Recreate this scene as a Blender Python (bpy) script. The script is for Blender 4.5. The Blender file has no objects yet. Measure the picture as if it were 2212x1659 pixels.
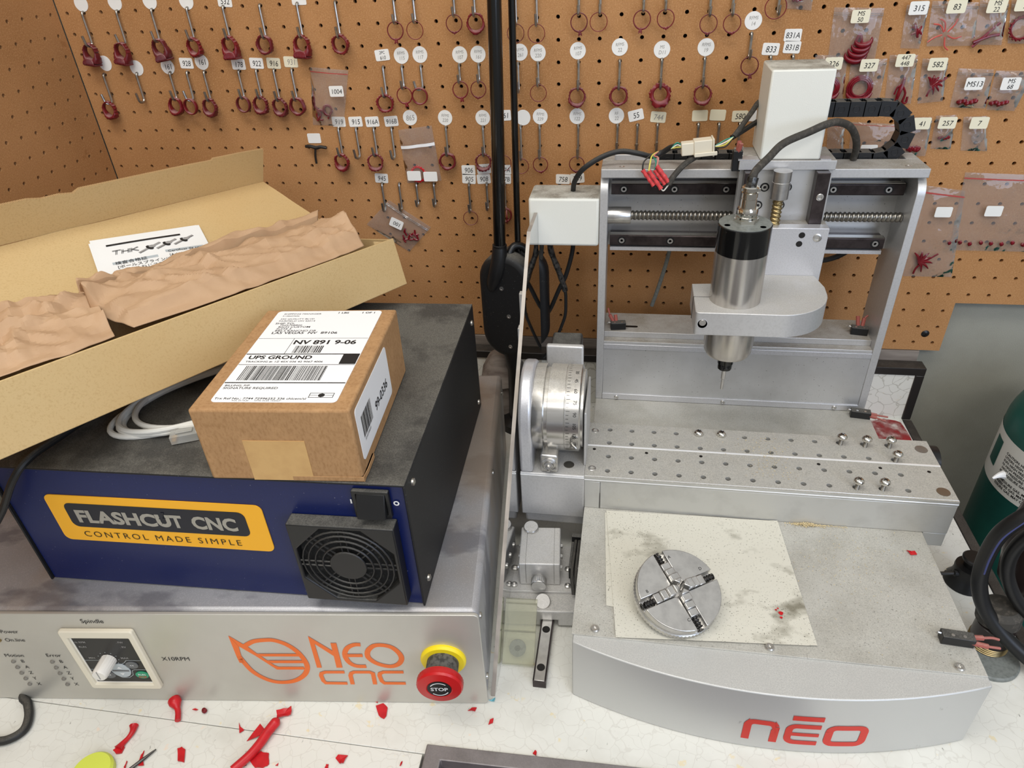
import bpy, bmesh, math, random
from math import sin, cos, pi, radians, sqrt, atan2
from mathutils import Vector, Matrix, noise

# ------------------------------------------------------------------ camera
SC = bpy.context.scene
COL = SC.collection
cam_data = bpy.data.cameras.new('camera')
cam_data.sensor_width = 36.0
cam_data.lens = 24.165
cam_data.clip_start = 0.02
cam = bpy.data.objects.new('camera', cam_data)
COL.objects.link(cam)
_r = [[0.9864791, 0.1568489, -0.0475124], [0.0468642, -0.547777, -0.8353108], [-0.1570438, 0.82179, -0.5477212]]
cam.matrix_world = Matrix(((_r[0][0], -_r[1][0], -_r[2][0], 0.0967),
                           (_r[0][1], -_r[1][1], -_r[2][1], -0.9367),
                           (_r[0][2], -_r[1][2], -_r[2][2], 0.6395),
                           (0, 0, 0, 1)))
SC.camera = cam
# ------------------------------------------------------------------ light and exposure
SC.view_settings.view_transform = 'Standard'
SC.view_settings.look = 'None'
SC.view_settings.gamma = 1.0
SC.view_settings.use_curve_mapping = False
SC.view_settings.exposure = -0.05
SC.cycles.use_denoising = True
SC.cycles.max_bounces = 8
SC.cycles.transparent_max_bounces = 16

W = bpy.data.worlds.new('room_air')
SC.world = W
W.use_nodes = True
nt = W.node_tree
nt.nodes.clear()
_o = nt.nodes.new('ShaderNodeOutputWorld')
_b = nt.nodes.new('ShaderNodeBackground')
_tc = nt.nodes.new('ShaderNodeTexCoord')
_sep = nt.nodes.new('ShaderNodeSeparateXYZ')
_cr = nt.nodes.new('ShaderNodeValToRGB')
_mr = nt.nodes.new('ShaderNodeMapRange')
_mr.inputs[1].default_value = -1.0
nt.links.new(_tc.outputs['Generated'], _sep.inputs[0])
nt.links.new(_sep.outputs['Z'], _mr.inputs[0])
nt.links.new(_mr.outputs[0], _cr.inputs[0])
nt.links.new(_cr.outputs[0], _b.inputs[0])
_e = _cr.color_ramp.elements
_e[0].position = 0.25
_e[0].color = (0.22, 0.215, 0.205, 1)
_e[1].position = 0.80
_e[1].color = (0.95, 0.95, 0.93, 1)
_m = _e.new(0.5)
_m.color = (0.62, 0.615, 0.60, 1)
_b.inputs[1].default_value = 0.62
nt.links.new(_b.outputs[0], _o.inputs[0])

def area(name, loc, target, sx, sy, power, col):
    ld = bpy.data.lights.new(name, 'AREA')
    ld.shape = 'RECTANGLE'
    ld.size, ld.size_y = sx, sy
    ld.energy = power
    ld.color = col
    o = bpy.data.objects.new(name, ld)
    COL.objects.link(o)
    o.location = loc
    o.rotation_euler = (Vector(target) - Vector(loc)).to_track_quat('-Z', 'Y').to_euler()
    return o
area('ceiling_tube_light', (-0.25, -0.95, 2.0), (-0.2, -0.75, 0.0), 1.6, 0.5, 22.0, (1.0, 0.965, 0.91))
area('room_tube_light', (0.5, -2.4, 2.0), (0.2, -1.2, 0.0), 1.8, 0.5, 20.0, (1.0, 0.97, 0.93))
area('window_daylight', (1.35, -1.9, 0.85), (0.3, -0.2, 0.25), 0.9, 1.1, 15.0, (0.62, 0.75, 1.0))

# ------------------------------------------------------------------ helpers
def L(c):
    out = []
    for v in c:
        v = v / 255.0
        out.append(v / 12.92 if v <= 0.04045 else ((v + 0.055) / 1.055) ** 2.4)
    return (out[0], out[1], out[2], 1.0)

MATS = {}
def MAT(name, col, rough=0.5, metal=0.0, layers=(), dust=None, bump=None, spec=0.5,
        trans=0.0, ior=1.45, alpha=1.0, coat=0.0, sss=0.0, randcol=None, anoise=None):
    m = bpy.data.materials.new(name)
    m.use_nodes = True
    n = m.node_tree
    bs = n.nodes.get('Principled BSDF')
    bs.inputs['Roughness'].default_value = rough
    bs.inputs['Metallic'].default_value = metal
    bs.inputs['Specular IOR Level'].default_value = spec
    bs.inputs['IOR'].default_value = ior
    bs.inputs['Transmission Weight'].default_value = trans
    bs.inputs['Alpha'].default_value = alpha
    bs.inputs['Coat Weight'].default_value = coat
    if sss:
        bs.inputs['Subsurface Weight'].default_value = sss
        bs.inputs['Subsurface Radius'].default_value = (0.004, 0.001, 0.001)
    base = L(col)
    tc = n.nodes.new('ShaderNodeTexCoord')
    cur = None
    roughsock = None

    def rgb(c):
        r = n.nodes.new('ShaderNodeRGB')
        r.outputs[0].default_value = c
        return r.outputs[0]
    cur = rgb(base)
    if randcol:
        oi = n.nodes.new('ShaderNodeObjectInfo')
        mx = n.nodes.new('ShaderNodeMix')
        mx.data_type = 'RGBA'
        n.links.new(oi.outputs['Random'], mx.inputs[0])
        n.links.new(cur, mx.inputs[6])
        mx.inputs[7].default_value = L(randcol)
        cur = mx.outputs[2]
    for ly in layers:
        c2, kind, scale, lo, hi = ly[:5]
        amt = ly[5] if len(ly) > 5 else 1.0
        stretch = ly[6] if len(ly) > 6 else None
        vec = tc.outputs['Object']
        if stretch:
            mp = n.nodes.new('ShaderNodeMapping')
            mp.inputs['Scale'].default_value = stretch[:3]
            if len(stretch) > 3:
                mp.inputs['Rotation'].default_value = (0, 0, stretch[3])
            n.links.new(vec, mp.inputs[0])
            vec = mp.outputs[0]
        if kind == 'noise':
            t = n.nodes.new('ShaderNodeTexNoise')
            t.inputs['Scale'].default_value = scale
            t.inputs['Detail'].default_value = 4.0
            t.inputs['Roughness'].default_value = 0.6
            n.links.new(vec, t.inputs['Vector'])
            src = t.outputs[0]
        elif kind == 'fine':
            t = n.nodes.new('ShaderNodeTexNoise')
            t.inputs['Scale'].default_value = scale
            t.inputs['Detail'].default_value = 1.0
            n.links.new(vec, t.inputs['Vector'])
            src = t.outputs[0]
        elif kind == 'vein':
            d = n.nodes.new('ShaderNodeTexNoise')
            d.inputs['Scale'].default_value = scale * 0.8
            d.inputs['Detail'].default_value = 2.0
            n.links.new(vec, d.inputs['Vector'])
            ms = n.nodes.new('ShaderNodeVectorMath')
            ms.operation = 'MULTIPLY_ADD'
            n.links.new(d.outputs[1], ms.inputs[0])
            ms.inputs[1].default_value = (1.2 / scale,) * 3
            n.links.new(vec, ms.inputs[2])
            t = n.nodes.new('ShaderNodeTexVoronoi')
            t.feature = 'DISTANCE_TO_EDGE'
            t.inputs['Scale'].default_value = scale
            n.links.new(ms.outputs[0], t.inputs['Vector'])
            src = t.outputs['Distance']
        elif kind == 'cell':
            t = n.nodes.new('ShaderNodeTexVoronoi')
            t.inputs['Scale'].default_value = scale
            n.links.new(vec, t.inputs['Vector'])
            src = t.outputs['Distance']
        elif kind == 'wave':
            t = n.nodes.new('ShaderNodeTexWave')
            t.inputs['Scale'].default_value = scale
            t.inputs['Distortion'].default_value = 0.4
            n.links.new(vec, t.inputs['Vector'])
            src = t.outputs['Fac']
        mr = n.nodes.new('ShaderNodeMapRange')
        mr.inputs[1].default_value = lo
        mr.inputs[2].default_value = hi
        mr.inputs[4].default_value = amt
        n.links.new(src, mr.inputs[0])
        mx = n.nodes.new('ShaderNodeMix')
        mx.data_type = 'RGBA'
        n.links.new(mr.outputs[0], mx.inputs[0])
        n.links.new(cur, mx.inputs[6])
        mx.inputs[7].default_value = L(c2)
        cur = mx.outputs[2]
    if dust:
        # settled dust lies on whatever faces up
        dc, amt, dscale = dust[:3]
        g = n.nodes.new('ShaderNodeNewGeometry')
        sp = n.nodes.new('ShaderNodeSeparateXYZ')
        n.links.new(g.outputs['Normal'], sp.inputs[0])
        m1 = n.nodes.new('ShaderNodeMapRange')
        m1.inputs[1].default_value = 0.55
        m1.inputs[2].default_value = 0.95
        n.links.new(sp.outputs['Z'], m1.inputs[0])
        t = n.nodes.new('ShaderNodeTexNoise')
        t.inputs['Scale'].default_value = dscale
        t.inputs['Detail'].default_value = 6.0
        t.inputs['Roughness'].default_value = 0.65
        n.links.new(tc.outputs['Object'], t.inputs['Vector'])
        m2 = n.nodes.new('ShaderNodeMapRange')
        m2.inputs[1].default_value = dust[3] if len(dust) > 3 else 0.3
        m2.inputs[2].default_value = dust[4] if len(dust) > 3 else 0.62
        m2.inputs[3].default_value = amt * 0.45
        m2.inputs[4].default_value = amt
        n.links.new(t.outputs[0], m2.inputs[0])
        mm = n.nodes.new('ShaderNodeMath')
        mm.operation = 'MULTIPLY'
        n.links.new(m1.outputs[0], mm.inputs[0])
        n.links.new(m2.outputs[0], mm.inputs[1])
        t3 = n.nodes.new('ShaderNodeTexNoise')
        t3.inputs['Scale'].default_value = 900.0
        n.links.new(tc.outputs['Object'], t3.inputs['Vector'])
        mr3 = n.nodes.new('ShaderNodeMapRange')
        mr3.inputs[1].default_value = 0.35
        mr3.inputs[2].default_value = 0.65
        mr3.inputs[3].default_value = 0.7
        mr3.inputs[4].default_value = 1.25
        n.links.new(t3.outputs[0], mr3.inputs[0])
        dm = n.nodes.new('ShaderNodeVectorMath')
        dm.operation = 'SCALE'
        n.links.new(rgb(L(dc)), dm.inputs[0])
        n.links.new(mr3.outputs[0], dm.inputs['Scale'])
        mx = n.nodes.new('ShaderNodeMix')
        mx.data_type = 'RGBA'
        n.links.new(mm.outputs[0], mx.inputs[0])
        n.links.new(cur, mx.inputs[6])
        n.links.new(dm.outputs[0], mx.inputs[7])
        cur = mx.outputs[2]
        rm = n.nodes.new('ShaderNodeMapRange')
        rm.inputs[3].default_value = rough
        rm.inputs[4].default_value = 0.9
        n.links.new(mm.outputs[0], rm.inputs[0])
        n.links.new(rm.outputs[0], bs.inputs['Roughness'])
        if metal > 0:
            rm2 = n.nodes.new('ShaderNodeMapRange')
            rm2.inputs[3].default_value = metal
            rm2.inputs[4].default_value = 0.0
            n.links.new(mm.outputs[0], rm2.inputs[0])
            n.links.new(rm2.outputs[0], bs.inputs['Metallic'])
    n.links.new(cur, bs.inputs['Base Color'])
    if anoise:
        t = n.nodes.new('ShaderNodeTexNoise')
        t.inputs['Scale'].default_value = anoise[0]
        t.inputs['Detail'].default_value = 6.0
        n.links.new(tc.outputs['Object'], t.inputs['Vector'])
        mr = n.nodes.new('ShaderNodeMapRange')
        mr.inputs[1].default_value, mr.inputs[2].default_value = anoise[1], anoise[2]
        mr.inputs[3].default_value, mr.inputs[4].default_value = anoise[3], anoise[4]
        n.links.new(t.outputs[0], mr.inputs[0])
        n.links.new(mr.outputs[0], bs.inputs['Alpha'])
    if bump:
        t = n.nodes.new('ShaderNodeTexNoise')
        t.inputs['Scale'].default_value = bump[0]
        t.inputs['Detail'].default_value = 3.0
        n.links.new(tc.outputs['Object'], t.inputs['Vector'])
        bp = n.nodes.new('ShaderNodeBump')
        bp.inputs['Strength'].default_value = bump[1]
        bp.inputs['Distance'].default_value = 0.001
        n.links.new(t.outputs[0], bp.inputs['Height'])
        n.links.new(bp.outputs[0], bs.inputs['Normal'])
    MATS[name] = m
    return m

def FILM(name, tint, diffuse, amount, gloss=0.05, wr=(90.0, 0.35), fres=1.35):
    """thin clear plastic: see-through, shiny, a little milky"""
    m = bpy.data.materials.new(name)
    m.use_nodes = True
    n = m.node_tree
    n.nodes.clear()
    o = n.nodes.new('ShaderNodeOutputMaterial')
    tr = n.nodes.new('ShaderNodeBsdfTransparent')
    tr.inputs[0].default_value = tint
    gl = n.nodes.new('ShaderNodeBsdfGlossy')
    gl.inputs['Roughness'].default_value = gloss
    df = n.nodes.new('ShaderNodeBsdfDiffuse')
    df.inputs[0].default_value = diffuse
    fr = n.nodes.new('ShaderNodeFresnel')
    fr.inputs[0].default_value = fres
    tc = n.nodes.new('ShaderNodeTexCoord')
    t = n.nodes.new('ShaderNodeTexNoise')
    t.inputs['Scale'].default_value = wr[0]
    t.inputs['Detail'].default_value = 2.0
    n.links.new(tc.outputs['Object'], t.inputs['Vector'])
    bp = n.nodes.new('ShaderNodeBump')
    bp.inputs['Strength'].default_value = wr[1]
    bp.inputs['Distance'].default_value = 0.0045
    n.links.new(t.outputs[0], bp.inputs['Height'])
    n.links.new(bp.outputs[0], gl.inputs['Normal'])
    n.links.new(bp.outputs[0], fr.inputs['Normal'])
    m1 = n.nodes.new('ShaderNodeMixShader')
    m1.inputs[0].default_value = amount
    m2 = n.nodes.new('ShaderNodeMixShader')
    n.links.new(tr.outputs[0], m1.inputs[1])
    n.links.new(df.outputs[0], m1.inputs[2])
    n.links.new(fr.outputs[0], m2.inputs[0])
    n.links.new(m1.outputs[0], m2.inputs[1])
    n.links.new(gl.outputs[0], m2.inputs[2])
    n.links.new(m2.outputs[0], o.inputs[0])
    MATS[name] = m
    return m

DUST = (128, 122, 110)
MAT('pegboard', (178, 130, 84), 0.75, 0, [((152, 106, 63), 'noise', 5, 0.42, 0.70, 0.7), ((198, 153, 106), 'noise', 620, 0.5, 0.66, 0.7, (1, 1, 1)),
                                          ((104, 70, 40), 'noise', 760, 0.60, 0.68, 0.8), ((140, 92, 52), 'noise', 30, 0.66, 0.70, 0.35)], spec=0.25)
MAT('grey_wall', (158, 157, 146), 0.8, 0, [((140, 138, 126), 'noise', 9, 0.4, 0.7, 0.6)], bump=(700, 0.4), spec=0.2)
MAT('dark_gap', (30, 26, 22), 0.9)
MAT('laminate', (219, 218, 210), 0.32, 0, [((196, 194, 184), 'noise', 14, 0.5, 0.72, 0.55), ((200, 197, 188), 'vein', 70, 0.035, 0.010, 0.55),
                                           ((222, 206, 164), 'noise', 62, 0.665, 0.70, 0.7), ((232, 206, 182), 'noise', 48, 0.69, 0.72, 0.5),
                                           ((92, 88, 80), 'noise', 260, 0.70, 0.76, 0.8, (1, 0.35, 1, 0.7)), ((70, 66, 60), 'noise', 640, 0.735, 0.77, 0.8)])
MAT('splash_laminate', (222, 220, 210), 0.35, 0, [((182, 178, 166), 'vein', 58, 0.04, 0.015, 0.8), ((214, 198, 160), 'noise', 62, 0.66, 0.70, 0.6)])
MAT('dark_trim', (46, 42, 40), 0.35, 0.3, dust=((90, 84, 76), 0.5, 60))
MAT('frame_trim', (142, 136, 136), 0.34, 0.5, [((104, 98, 98), 'noise', 30, 0.4, 0.7, 0.8)], dust=((110, 104, 98), 0.4, 80))
MAT('brown_tray', (62, 40, 38), 0.25, 0.1)
MAT('wood_strip', (150, 140, 130), 0.8, 0, [((96, 84, 76), 'noise', 40, 0.35, 0.65, 1, (0.15, 1, 1))])
MAT('alum', (202, 201, 200), 0.40, 0.55, [((176, 175, 173), 'noise', 420, 0.45, 0.7, 0.35)], dust=((172, 168, 158), 0.55, 30), bump=(1600, 0.06))
MAT('alum_dusty', (200, 199, 198), 0.40, 0.55, [((176, 175, 173), 'noise', 420, 0.45, 0.7, 0.35)], dust=((138, 131, 119), 0.9, 30))
MAT('alum_highlight', (238, 238, 238), 0.3, 0.35)  # near-white colour paints the ceiling light caught on the table edges
MAT('steel_drum', (208, 206, 202), 0.2, 0.9, [((170, 167, 162), 'noise', 30, 0.42, 0.65, 0.5, (0.3, 4, 4))], dust=((158, 152, 138), 0.7, 60))
MAT('alum_clean', (210, 210, 213), 0.36, 0.6, [((160, 160, 160), 'noise', 700, 0.45, 0.7, 0.3)], bump=(1800, 0.05))
MAT('alum_speckled', (200, 199, 192), 0.45, 0.45, [((72, 68, 62), 'fine', 760, 0.672, 0.73, 0.85), ((150, 146, 136), 'noise', 22, 0.4, 0.7, 0.6)], dust=((178, 174, 163), 0.5, 30))
MAT('alum_panel', (206, 206, 206), 0.34, 0.6, [((70, 68, 64), 'fine', 620, 0.735, 0.775, 0.85), ((156, 154, 150), 'noise', 12, 0.4, 0.7, 0.4)], bump=(1800, 0.05))
MAT('alum_bow', (200, 200, 197), 0.42, 0.5, [((110, 108, 100), 'noise', 120, 0.70, 0.78, 0.5, (1, 1, 0.6)), ((196, 196, 192), 'noise', 900, 0.5, 0.7, 0.3)], dust=((186, 184, 178), 0.4, 40))
MAT('alum_table', (196, 195, 190), 0.42, 0.5, [((150, 148, 142), 'noise', 45, 0.5, 0.75, 0.25), ((216, 206, 180), 'fine', 820, 0.755, 0.78, 0.8)], dust=((168, 164, 154), 0.7, 60))
MAT('steel', (206, 204, 200), 0.28, 0.88, [((150, 148, 146), 'noise', 90, 0.4, 0.7, 0.4)])
MAT('steel_turned', (206, 202, 196), 0.26, 0.88, [((164, 158, 152), 'noise', 26, 0.4, 0.65, 0.55, (5, 5, 0.25))], dust=((150, 146, 136), 0.5, 60))
MAT('chrome', (220, 216, 208), 0.12, 1.0)
MAT('hook_steel', (186, 182, 174), 0.28, 0.9, [((104, 102, 98), 'noise', 60, 0.42, 0.7, 0.8)])
MAT('rail_steel', (78, 70, 70), 0.28, 0.75, [((48, 42, 42), 'noise', 50, 0.4, 0.65, 0.8), ((130, 124, 116), 'noise', 900, 0.66, 0.74, 0.6)])
MAT('dark_steel', (70, 68, 66), 0.35, 0.8)
MAT('screw_thread', (150, 146, 138), 0.3, 0.9)
MAT('brass', (156, 138, 98), 0.35, 0.9)
MAT('gold_contact', (200, 150, 50), 0.35, 0.7)
MAT('white_paint', (226, 226, 217), 0.45, 0, dust=((132, 126, 114), 0.95, 40), bump=(900, 0.15))
MAT('cream_plastic', (222, 214, 194), 0.4)
MAT('white_plastic', (226, 222, 214), 0.4)
MAT('black_plastic', (26, 26, 27), 0.4, 0, dust=((104, 102, 96), 0.75, 70))
MAT('black_clean', (20, 20, 21), 0.35)
MAT('black_gloss', (14, 14, 14), 0.16, 0, [((60, 60, 60), 'fine', 800, 0.76, 0.79, 0.6)], coat=0.3)
MAT('black_powder', (22, 22, 23), 0.55, 0, [((120, 118, 112), 'fine', 900, 0.745, 0.78, 0.9)], dust=((98, 95, 88), 0.9, 13, 0.40, 0.52))
MAT('cable_black', (30, 30, 30), 0.5, 0, dust=((96, 92, 84), 0.6, 90))
MAT('sleeve', (58, 55, 50), 0.75, 0, [((96, 90, 82), 'noise', 200, 0.5, 0.7, 0.7)])
MAT('foil_tape', (96, 94, 90), 0.3, 0.6, [((40, 40, 40), 'noise', 180, 0.45, 0.6, 0.9)])
MAT('blue_paint', (16, 28, 78), 0.34, 0, [((22, 36, 92), 'noise', 900, 0.5, 0.7, 0.5), ((150, 150, 160), 'fine', 620, 0.775, 0.80, 0.5)], spec=0.45)
MAT('silver_paint', (172, 172, 175), 0.42, 0.45, [((206, 206, 208), 'noise', 1100, 0.52, 0.66, 0.5), ((104, 104, 112), 'noise', 9, 0.52, 0.60, 0.6, (1, 2, 1)), ((168, 150, 130), 'noise', 3.2, 0.48, 0.60, 0.7)], bump=(1500, 0.15))
MAT('panel_silver', (198, 195, 186), 0.38, 0.45, [((176, 172, 162), 'noise', 6, 0.4, 0.7, 0.5), ((190, 150, 150), 'noise', 12, 0.70, 0.80, 0.4)], bump=(1800, 0.08))
MAT('logo_orange', (232, 112, 44), 0.5)
MAT('logo_red', (206, 44, 32), 0.45)
MAT('ink', (28, 27, 27), 0.6)
MAT('ink_faint', (150, 146, 140), 0.7)
MAT('ink_grey', (150, 148, 146), 0.6)
MAT('sheen_blue', (60, 66, 110), 0.6)  # only for the painted sheen on the hose
MAT('badge_yellow', (246, 178, 34), 0.42)
MAT('badge_navy', (10, 14, 30), 0.35)
MAT('badge_silver', (170, 166, 156), 0.4, 0.4)
MAT('white_mark', (232, 232, 232), 0.5)
MAT('red_plastic', (190, 24, 26), 0.28)
MAT('yellow_plastic', (240, 214, 30), 0.4)
MAT('grey_dusty', (92, 90, 86), 0.7, 0, [((40, 40, 40), 'noise', 200, 0.45, 0.6, 0.8)])
MAT('button_grey', (96, 98, 100), 0.4)
MAT('button_pale', (176, 184, 188), 0.35)
MAT('green_mark', (40, 150, 110), 0.4)
MAT('led_grey', (120, 116, 108), 0.3)
MAT('kraft_parcel', (172, 134, 94), 0.8, 0, [((146, 108, 70), 'noise', 420, 0.45, 0.66, 0.6, (1, 1, 0.5)), ((200, 158, 112), 'noise', 60, 0.5, 0.75, 0.35)], spec=0.2)
MAT('parcel_tape', (204, 164, 106), 0.4, 0, [((188, 146, 92), 'noise', 60, 0.4, 0.7, 0.6)])
MAT('carton', (200, 173, 126), 0.8, 0, [((180, 150, 102), 'noise', 560, 0.5, 0.68, 0.55), ((168, 128, 80), 'fine', 900, 0.72, 0.78, 0.6), ((196, 160, 106), 'noise', 5, 0.4, 0.7, 0.4)], spec=0.2, bump=(60, 0.1))
MAT('carton_edge', (196, 160, 110), 0.9, 0, [((104, 78, 48), 'wave', 260, 0.35, 0.7, 0.9)])
MAT('kraft_paper', (186, 153, 120), 0.62, 0, [((166, 132, 100), 'noise', 26, 0.4, 0.7, 0.5), ((168, 128, 92), 'noise', 700, 0.62, 0.72, 0.4)], spec=0.3)
MAT('paper_white', (232, 232, 230), 0.6)
MAT('label_white', (240, 240, 240), 0.5)
MAT('sticker_white', (236, 235, 230), 0.6)
MAT('sticker_cream', (232, 226, 200), 0.6)
MAT('towel', (214, 211, 198), 0.9, 0, [((188, 184, 170), 'wave', 420, 0.3, 0.8, 0.5, (1, 1, 1, 0.5)), ((104, 98, 80), 'noise', 15, 0.555, 0.70, 0.8, (1, 1.5, 1, 0.3)), ((84, 80, 70), 'fine', 700, 0.655, 0.72, 0.75)], spec=0.1)
MAT('white_cable', (214, 212, 204), 0.4)
MAT('clear_plug', (190, 190, 184), 0.1, 0, alpha=0.55)
MAT('wax_red', (122, 24, 30), 0.38, 0, [((92, 18, 26), 'noise', 120, 0.4, 0.7, 0.7), ((176, 120, 116), 'noise', 300, 0.66, 0.78, 0.5)], sss=0.08, randcol=(96, 34, 38), dust=((196, 164, 160), 0.55, 160))
MAT('wax_bright', (196, 26, 34), 0.35, 0, [((160, 14, 24), 'noise', 130, 0.4, 0.7, 0.6)], sss=0.1)
MAT('wax_light', (196, 84, 74), 0.35, 0, sss=0.1)
MAT('wax_dark', (104, 12, 24), 0.25, 0, [((136, 18, 32), 'noise', 140, 0.4, 0.7, 0.6)], sss=0.08)
MAT('wax_stain', (176, 70, 66), 0.6)
MAT('tank_green', (22, 78, 70), 0.35, 0, [((16, 58, 54), 'noise', 9, 0.4, 0.7, 0.7), ((120, 150, 144), 'noise', 24, 0.74, 0.78, 0.35)], spec=0.4)
MAT('tank_label', (206, 206, 200), 0.5)
MAT('splice_red', (206, 70, 72), 0.4)
MAT('terminal_red', (158, 84, 74), 0.5, 0, dust=((170, 150, 140), 0.3, 200))
MAT('lime', (206, 216, 84), 0.35)
MAT('blue_shred', (110, 180, 196), 0.5)
MAT('wire_yellow', (214, 206, 96), 0.4)
MAT('wire_green', (44, 140, 120), 0.4)
MAT('wire_pink', (206, 130, 120), 0.4)
MAT('wire_white', (222, 220, 212), 0.4)
MAT('rubber_black', (18, 18, 19), 0.42)
MAT('brown_black', (38, 30, 28), 0.28)
MAT('grey_disc', (120, 124, 120), 0.5, 0, [((96, 100, 96), 'noise', 300, 0.45, 0.65, 0.7)])
MAT('acrylic_edge', (176, 166, 154), 0.3, 0, [((120, 112, 106), 'noise', 14, 0.45, 0.55, 0.6, (1, 1, 0.3))])
MAT('floor_dark', (90, 86, 80), 0.7)
MAT('bench_side', (120, 96, 70), 0.6)
MAT('filter_dark', (22, 22, 22), 0.9, 0, [((60, 58, 54), 'noise', 420, 0.55, 0.7, 0.8)])
MAT('hole_dark', (40, 38, 36), 0.5, 0.5)
MAT('chip', (210, 192, 150), 0.6)
FILM('bag_film', (0.95, 0.95, 0.95, 1), (0.8, 0.8, 0.82, 1), 0.07, 0.07, (48.0, 0.55), 1.46)
MAT('stain_film', (158, 44, 46), 0.6, 0, anoise=(55, 0.34, 0.66, 0.05, 0.85))
FILM('acrylic', (0.94, 0.94, 0.93, 1), (0.7, 0.7, 0.7, 1), 0.03, 0.03, (20.0, 0.0), 1.3)
FILM('amber_clear', (0.90, 0.90, 0.80, 1), (0.75, 0.74, 0.62, 1), 0.22, 0.06, (40.0, 0.2), 1.35)

WM = {}

def xf_inv(parent):
    return WM[parent].inverted() if parent is not None else Matrix()

class MB:
    def __init__(s, mat='alum', T=None):
        s.v = []
        s.f = []
        s.fm = []
        s.names = []
        s.T = T or Matrix()
        s.m(mat)
    def m(s, name):
        if name not in s.names:
            s.names.append(name)
        s.cur = s.names.index(name)
        return s
    def add(s, vs, fs):
        b = len(s.v)
        s.v += [s.T @ Vector(p) for p in vs]
        s.f += [[b + i for i in f] for f in fs]
        s.fm += [s.cur] * len(fs)
        return s
    def box(s, x0, x1, y0, y1, z0, z1):
        vs = [(x, y, z) for z in (z0, z1) for y in (y0, y1) for x in (x0, x1)]
        return s.add(vs, [(0, 2, 3, 1), (4, 5, 7, 6), (0, 1, 5, 4), (2, 6, 7, 3), (0, 4, 6, 2), (1, 3, 7, 5)])
    def prism(s, poly, h0, h1, axis='z', fn=None):
        n = len(poly)
        if fn is None:
            fn = {'z': lambda a, b, h: (a, b, h), 'y': lambda a, b, h: (a, h, b), 'x': lambda a, b, h: (h, a, b)}[axis]
        vs = [fn(a, b, h0) for a, b in poly] + [fn(a, b, h1) for a, b in poly]
        return s.add(vs, [list(range(n))[::-1], list(range(n, 2 * n))] + [(i, (i + 1) % n, n + (i + 1) % n, n + i) for i in range(n)])
    def frame(s, outer, inner, h0, h1, axis='z', fn=None):
        """ring prism between two outlines of the same point count"""
        n = len(outer)
        if fn is None:
            fn = {'z': lambda a, b, h: (a, b, h), 'y': lambda a, b, h: (a, h, b), 'x': lambda a, b, h: (h, a, b)}[axis]
        vs = [fn(a, b, h) for h in (h0, h1) for p in (outer, inner) for a, b in p]
        fs = []
        for i in range(n):
            j = (i + 1) % n
            fs += [(i, j, n + j, n + i), (2 * n + i, 3 * n + i, 3 * n + j, 2 * n + j),
                   (i, 2 * n + i, 2 * n + j, j), (n + i, n + j, 3 * n + j, 3 * n + i)]
        return s.add(vs, fs)
    def lathe(s, prof, p0=(0, 0, 0), axis=(0, 0, 1), n=32, rfn=None):
        q = Vector((0, 0, 1)).rotation_difference(Vector(axis).normalized()).to_matrix()
        vs = []
        for r, h in prof:
            for k in range(n):
                a = 2 * pi * k / n
                rr = r * (rfn(a, h) if rfn else 1.0)
                vs.append(Vector(p0) + q @ Vector((rr * cos(a), rr * sin(a), h)))
        fs = []
        for i in range(len(prof) - 1):
            for k in range(n):
                j = (k + 1) % n
                fs.append((i * n + k, i * n + j, (i + 1) * n + j, (i + 1) * n + k))
        if prof[0][0] > 1e-7:
            fs.append(list(range(n))[::-1])
        if prof[-1][0] > 1e-7:
            fs.append([(len(prof) - 1) * n + k for k in range(n)])
        return s.add(vs, fs)
    def cyl(s, p0, p1, r0, r1=None, n=24):
        p0, p1 = Vector(p0), Vector(p1)
        d = p1 - p0
        return s.lathe([(r0, 0), (r0 if r1 is None else r1, d.length)], p0, d, n)
    def tube(s, pts, r, n=10, sub=6, closed=False, caps=True):
        P = [Vector(p) for p in pts]
        if sub > 1 and len(P) > 2:
            Q = []
            m = len(P)
            rng = range(m if closed else m - 1)
            for i in rng:
                if closed:
                    a, b, c, d = P[i - 1], P[i], P[(i + 1) % m], P[(i + 2) % m]
                else:
                    a, b, c, d = P[max(i - 1, 0)], P[i], P[i + 1], P[min(i + 2, m - 1)]
                for k in range(sub):
                    t = k / sub
                    Q.append(0.5 * ((2 * b) + (c - a) * t + (2 * a - 5 * b + 4 * c - d) * t * t + (3 * b - a - 3 * c + d) * t ** 3))
            if not closed:
                Q.append(P[-1])
            P = Q
        m = len(P)
        rr = r if callable(r) else (lambda t: r)
        vs = []
        up = None
        for i in range(m):
            if closed:
                t = P[(i + 1) % m] - P[i - 1]
            else:
                t = P[min(i + 1, m - 1)] - P[max(i - 1, 0)]
            if t.length < 1e-9:
                t = Vector((0, 0, 1))
            t.normalize()
            if up is None:
                up = t.orthogonal()
            up = up - t * up.dot(t)
            if up.length < 1e-6:
                up = t.orthogonal()
            up.normalize()
            bn = t.cross(up)
            rad = rr(i / max(1, m - 1))
            for k in range(n):
                a = 2 * pi * k / n
                vs.append(P[i] + up * (rad * cos(a)) + bn * (rad * sin(a)))
        fs = []
        for i in range(m if closed else m - 1):
            i2 = (i + 1) % m
            for k in range(n):
                j = (k + 1) % n
                fs.append((i * n + k, i * n + j, i2 * n + j, i2 * n + k))
        if not closed and caps:
            fs.append(list(range(n))[::-1])
            fs.append([(m - 1) * n + k for k in range(n)])
        return s.add(vs, fs)
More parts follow.
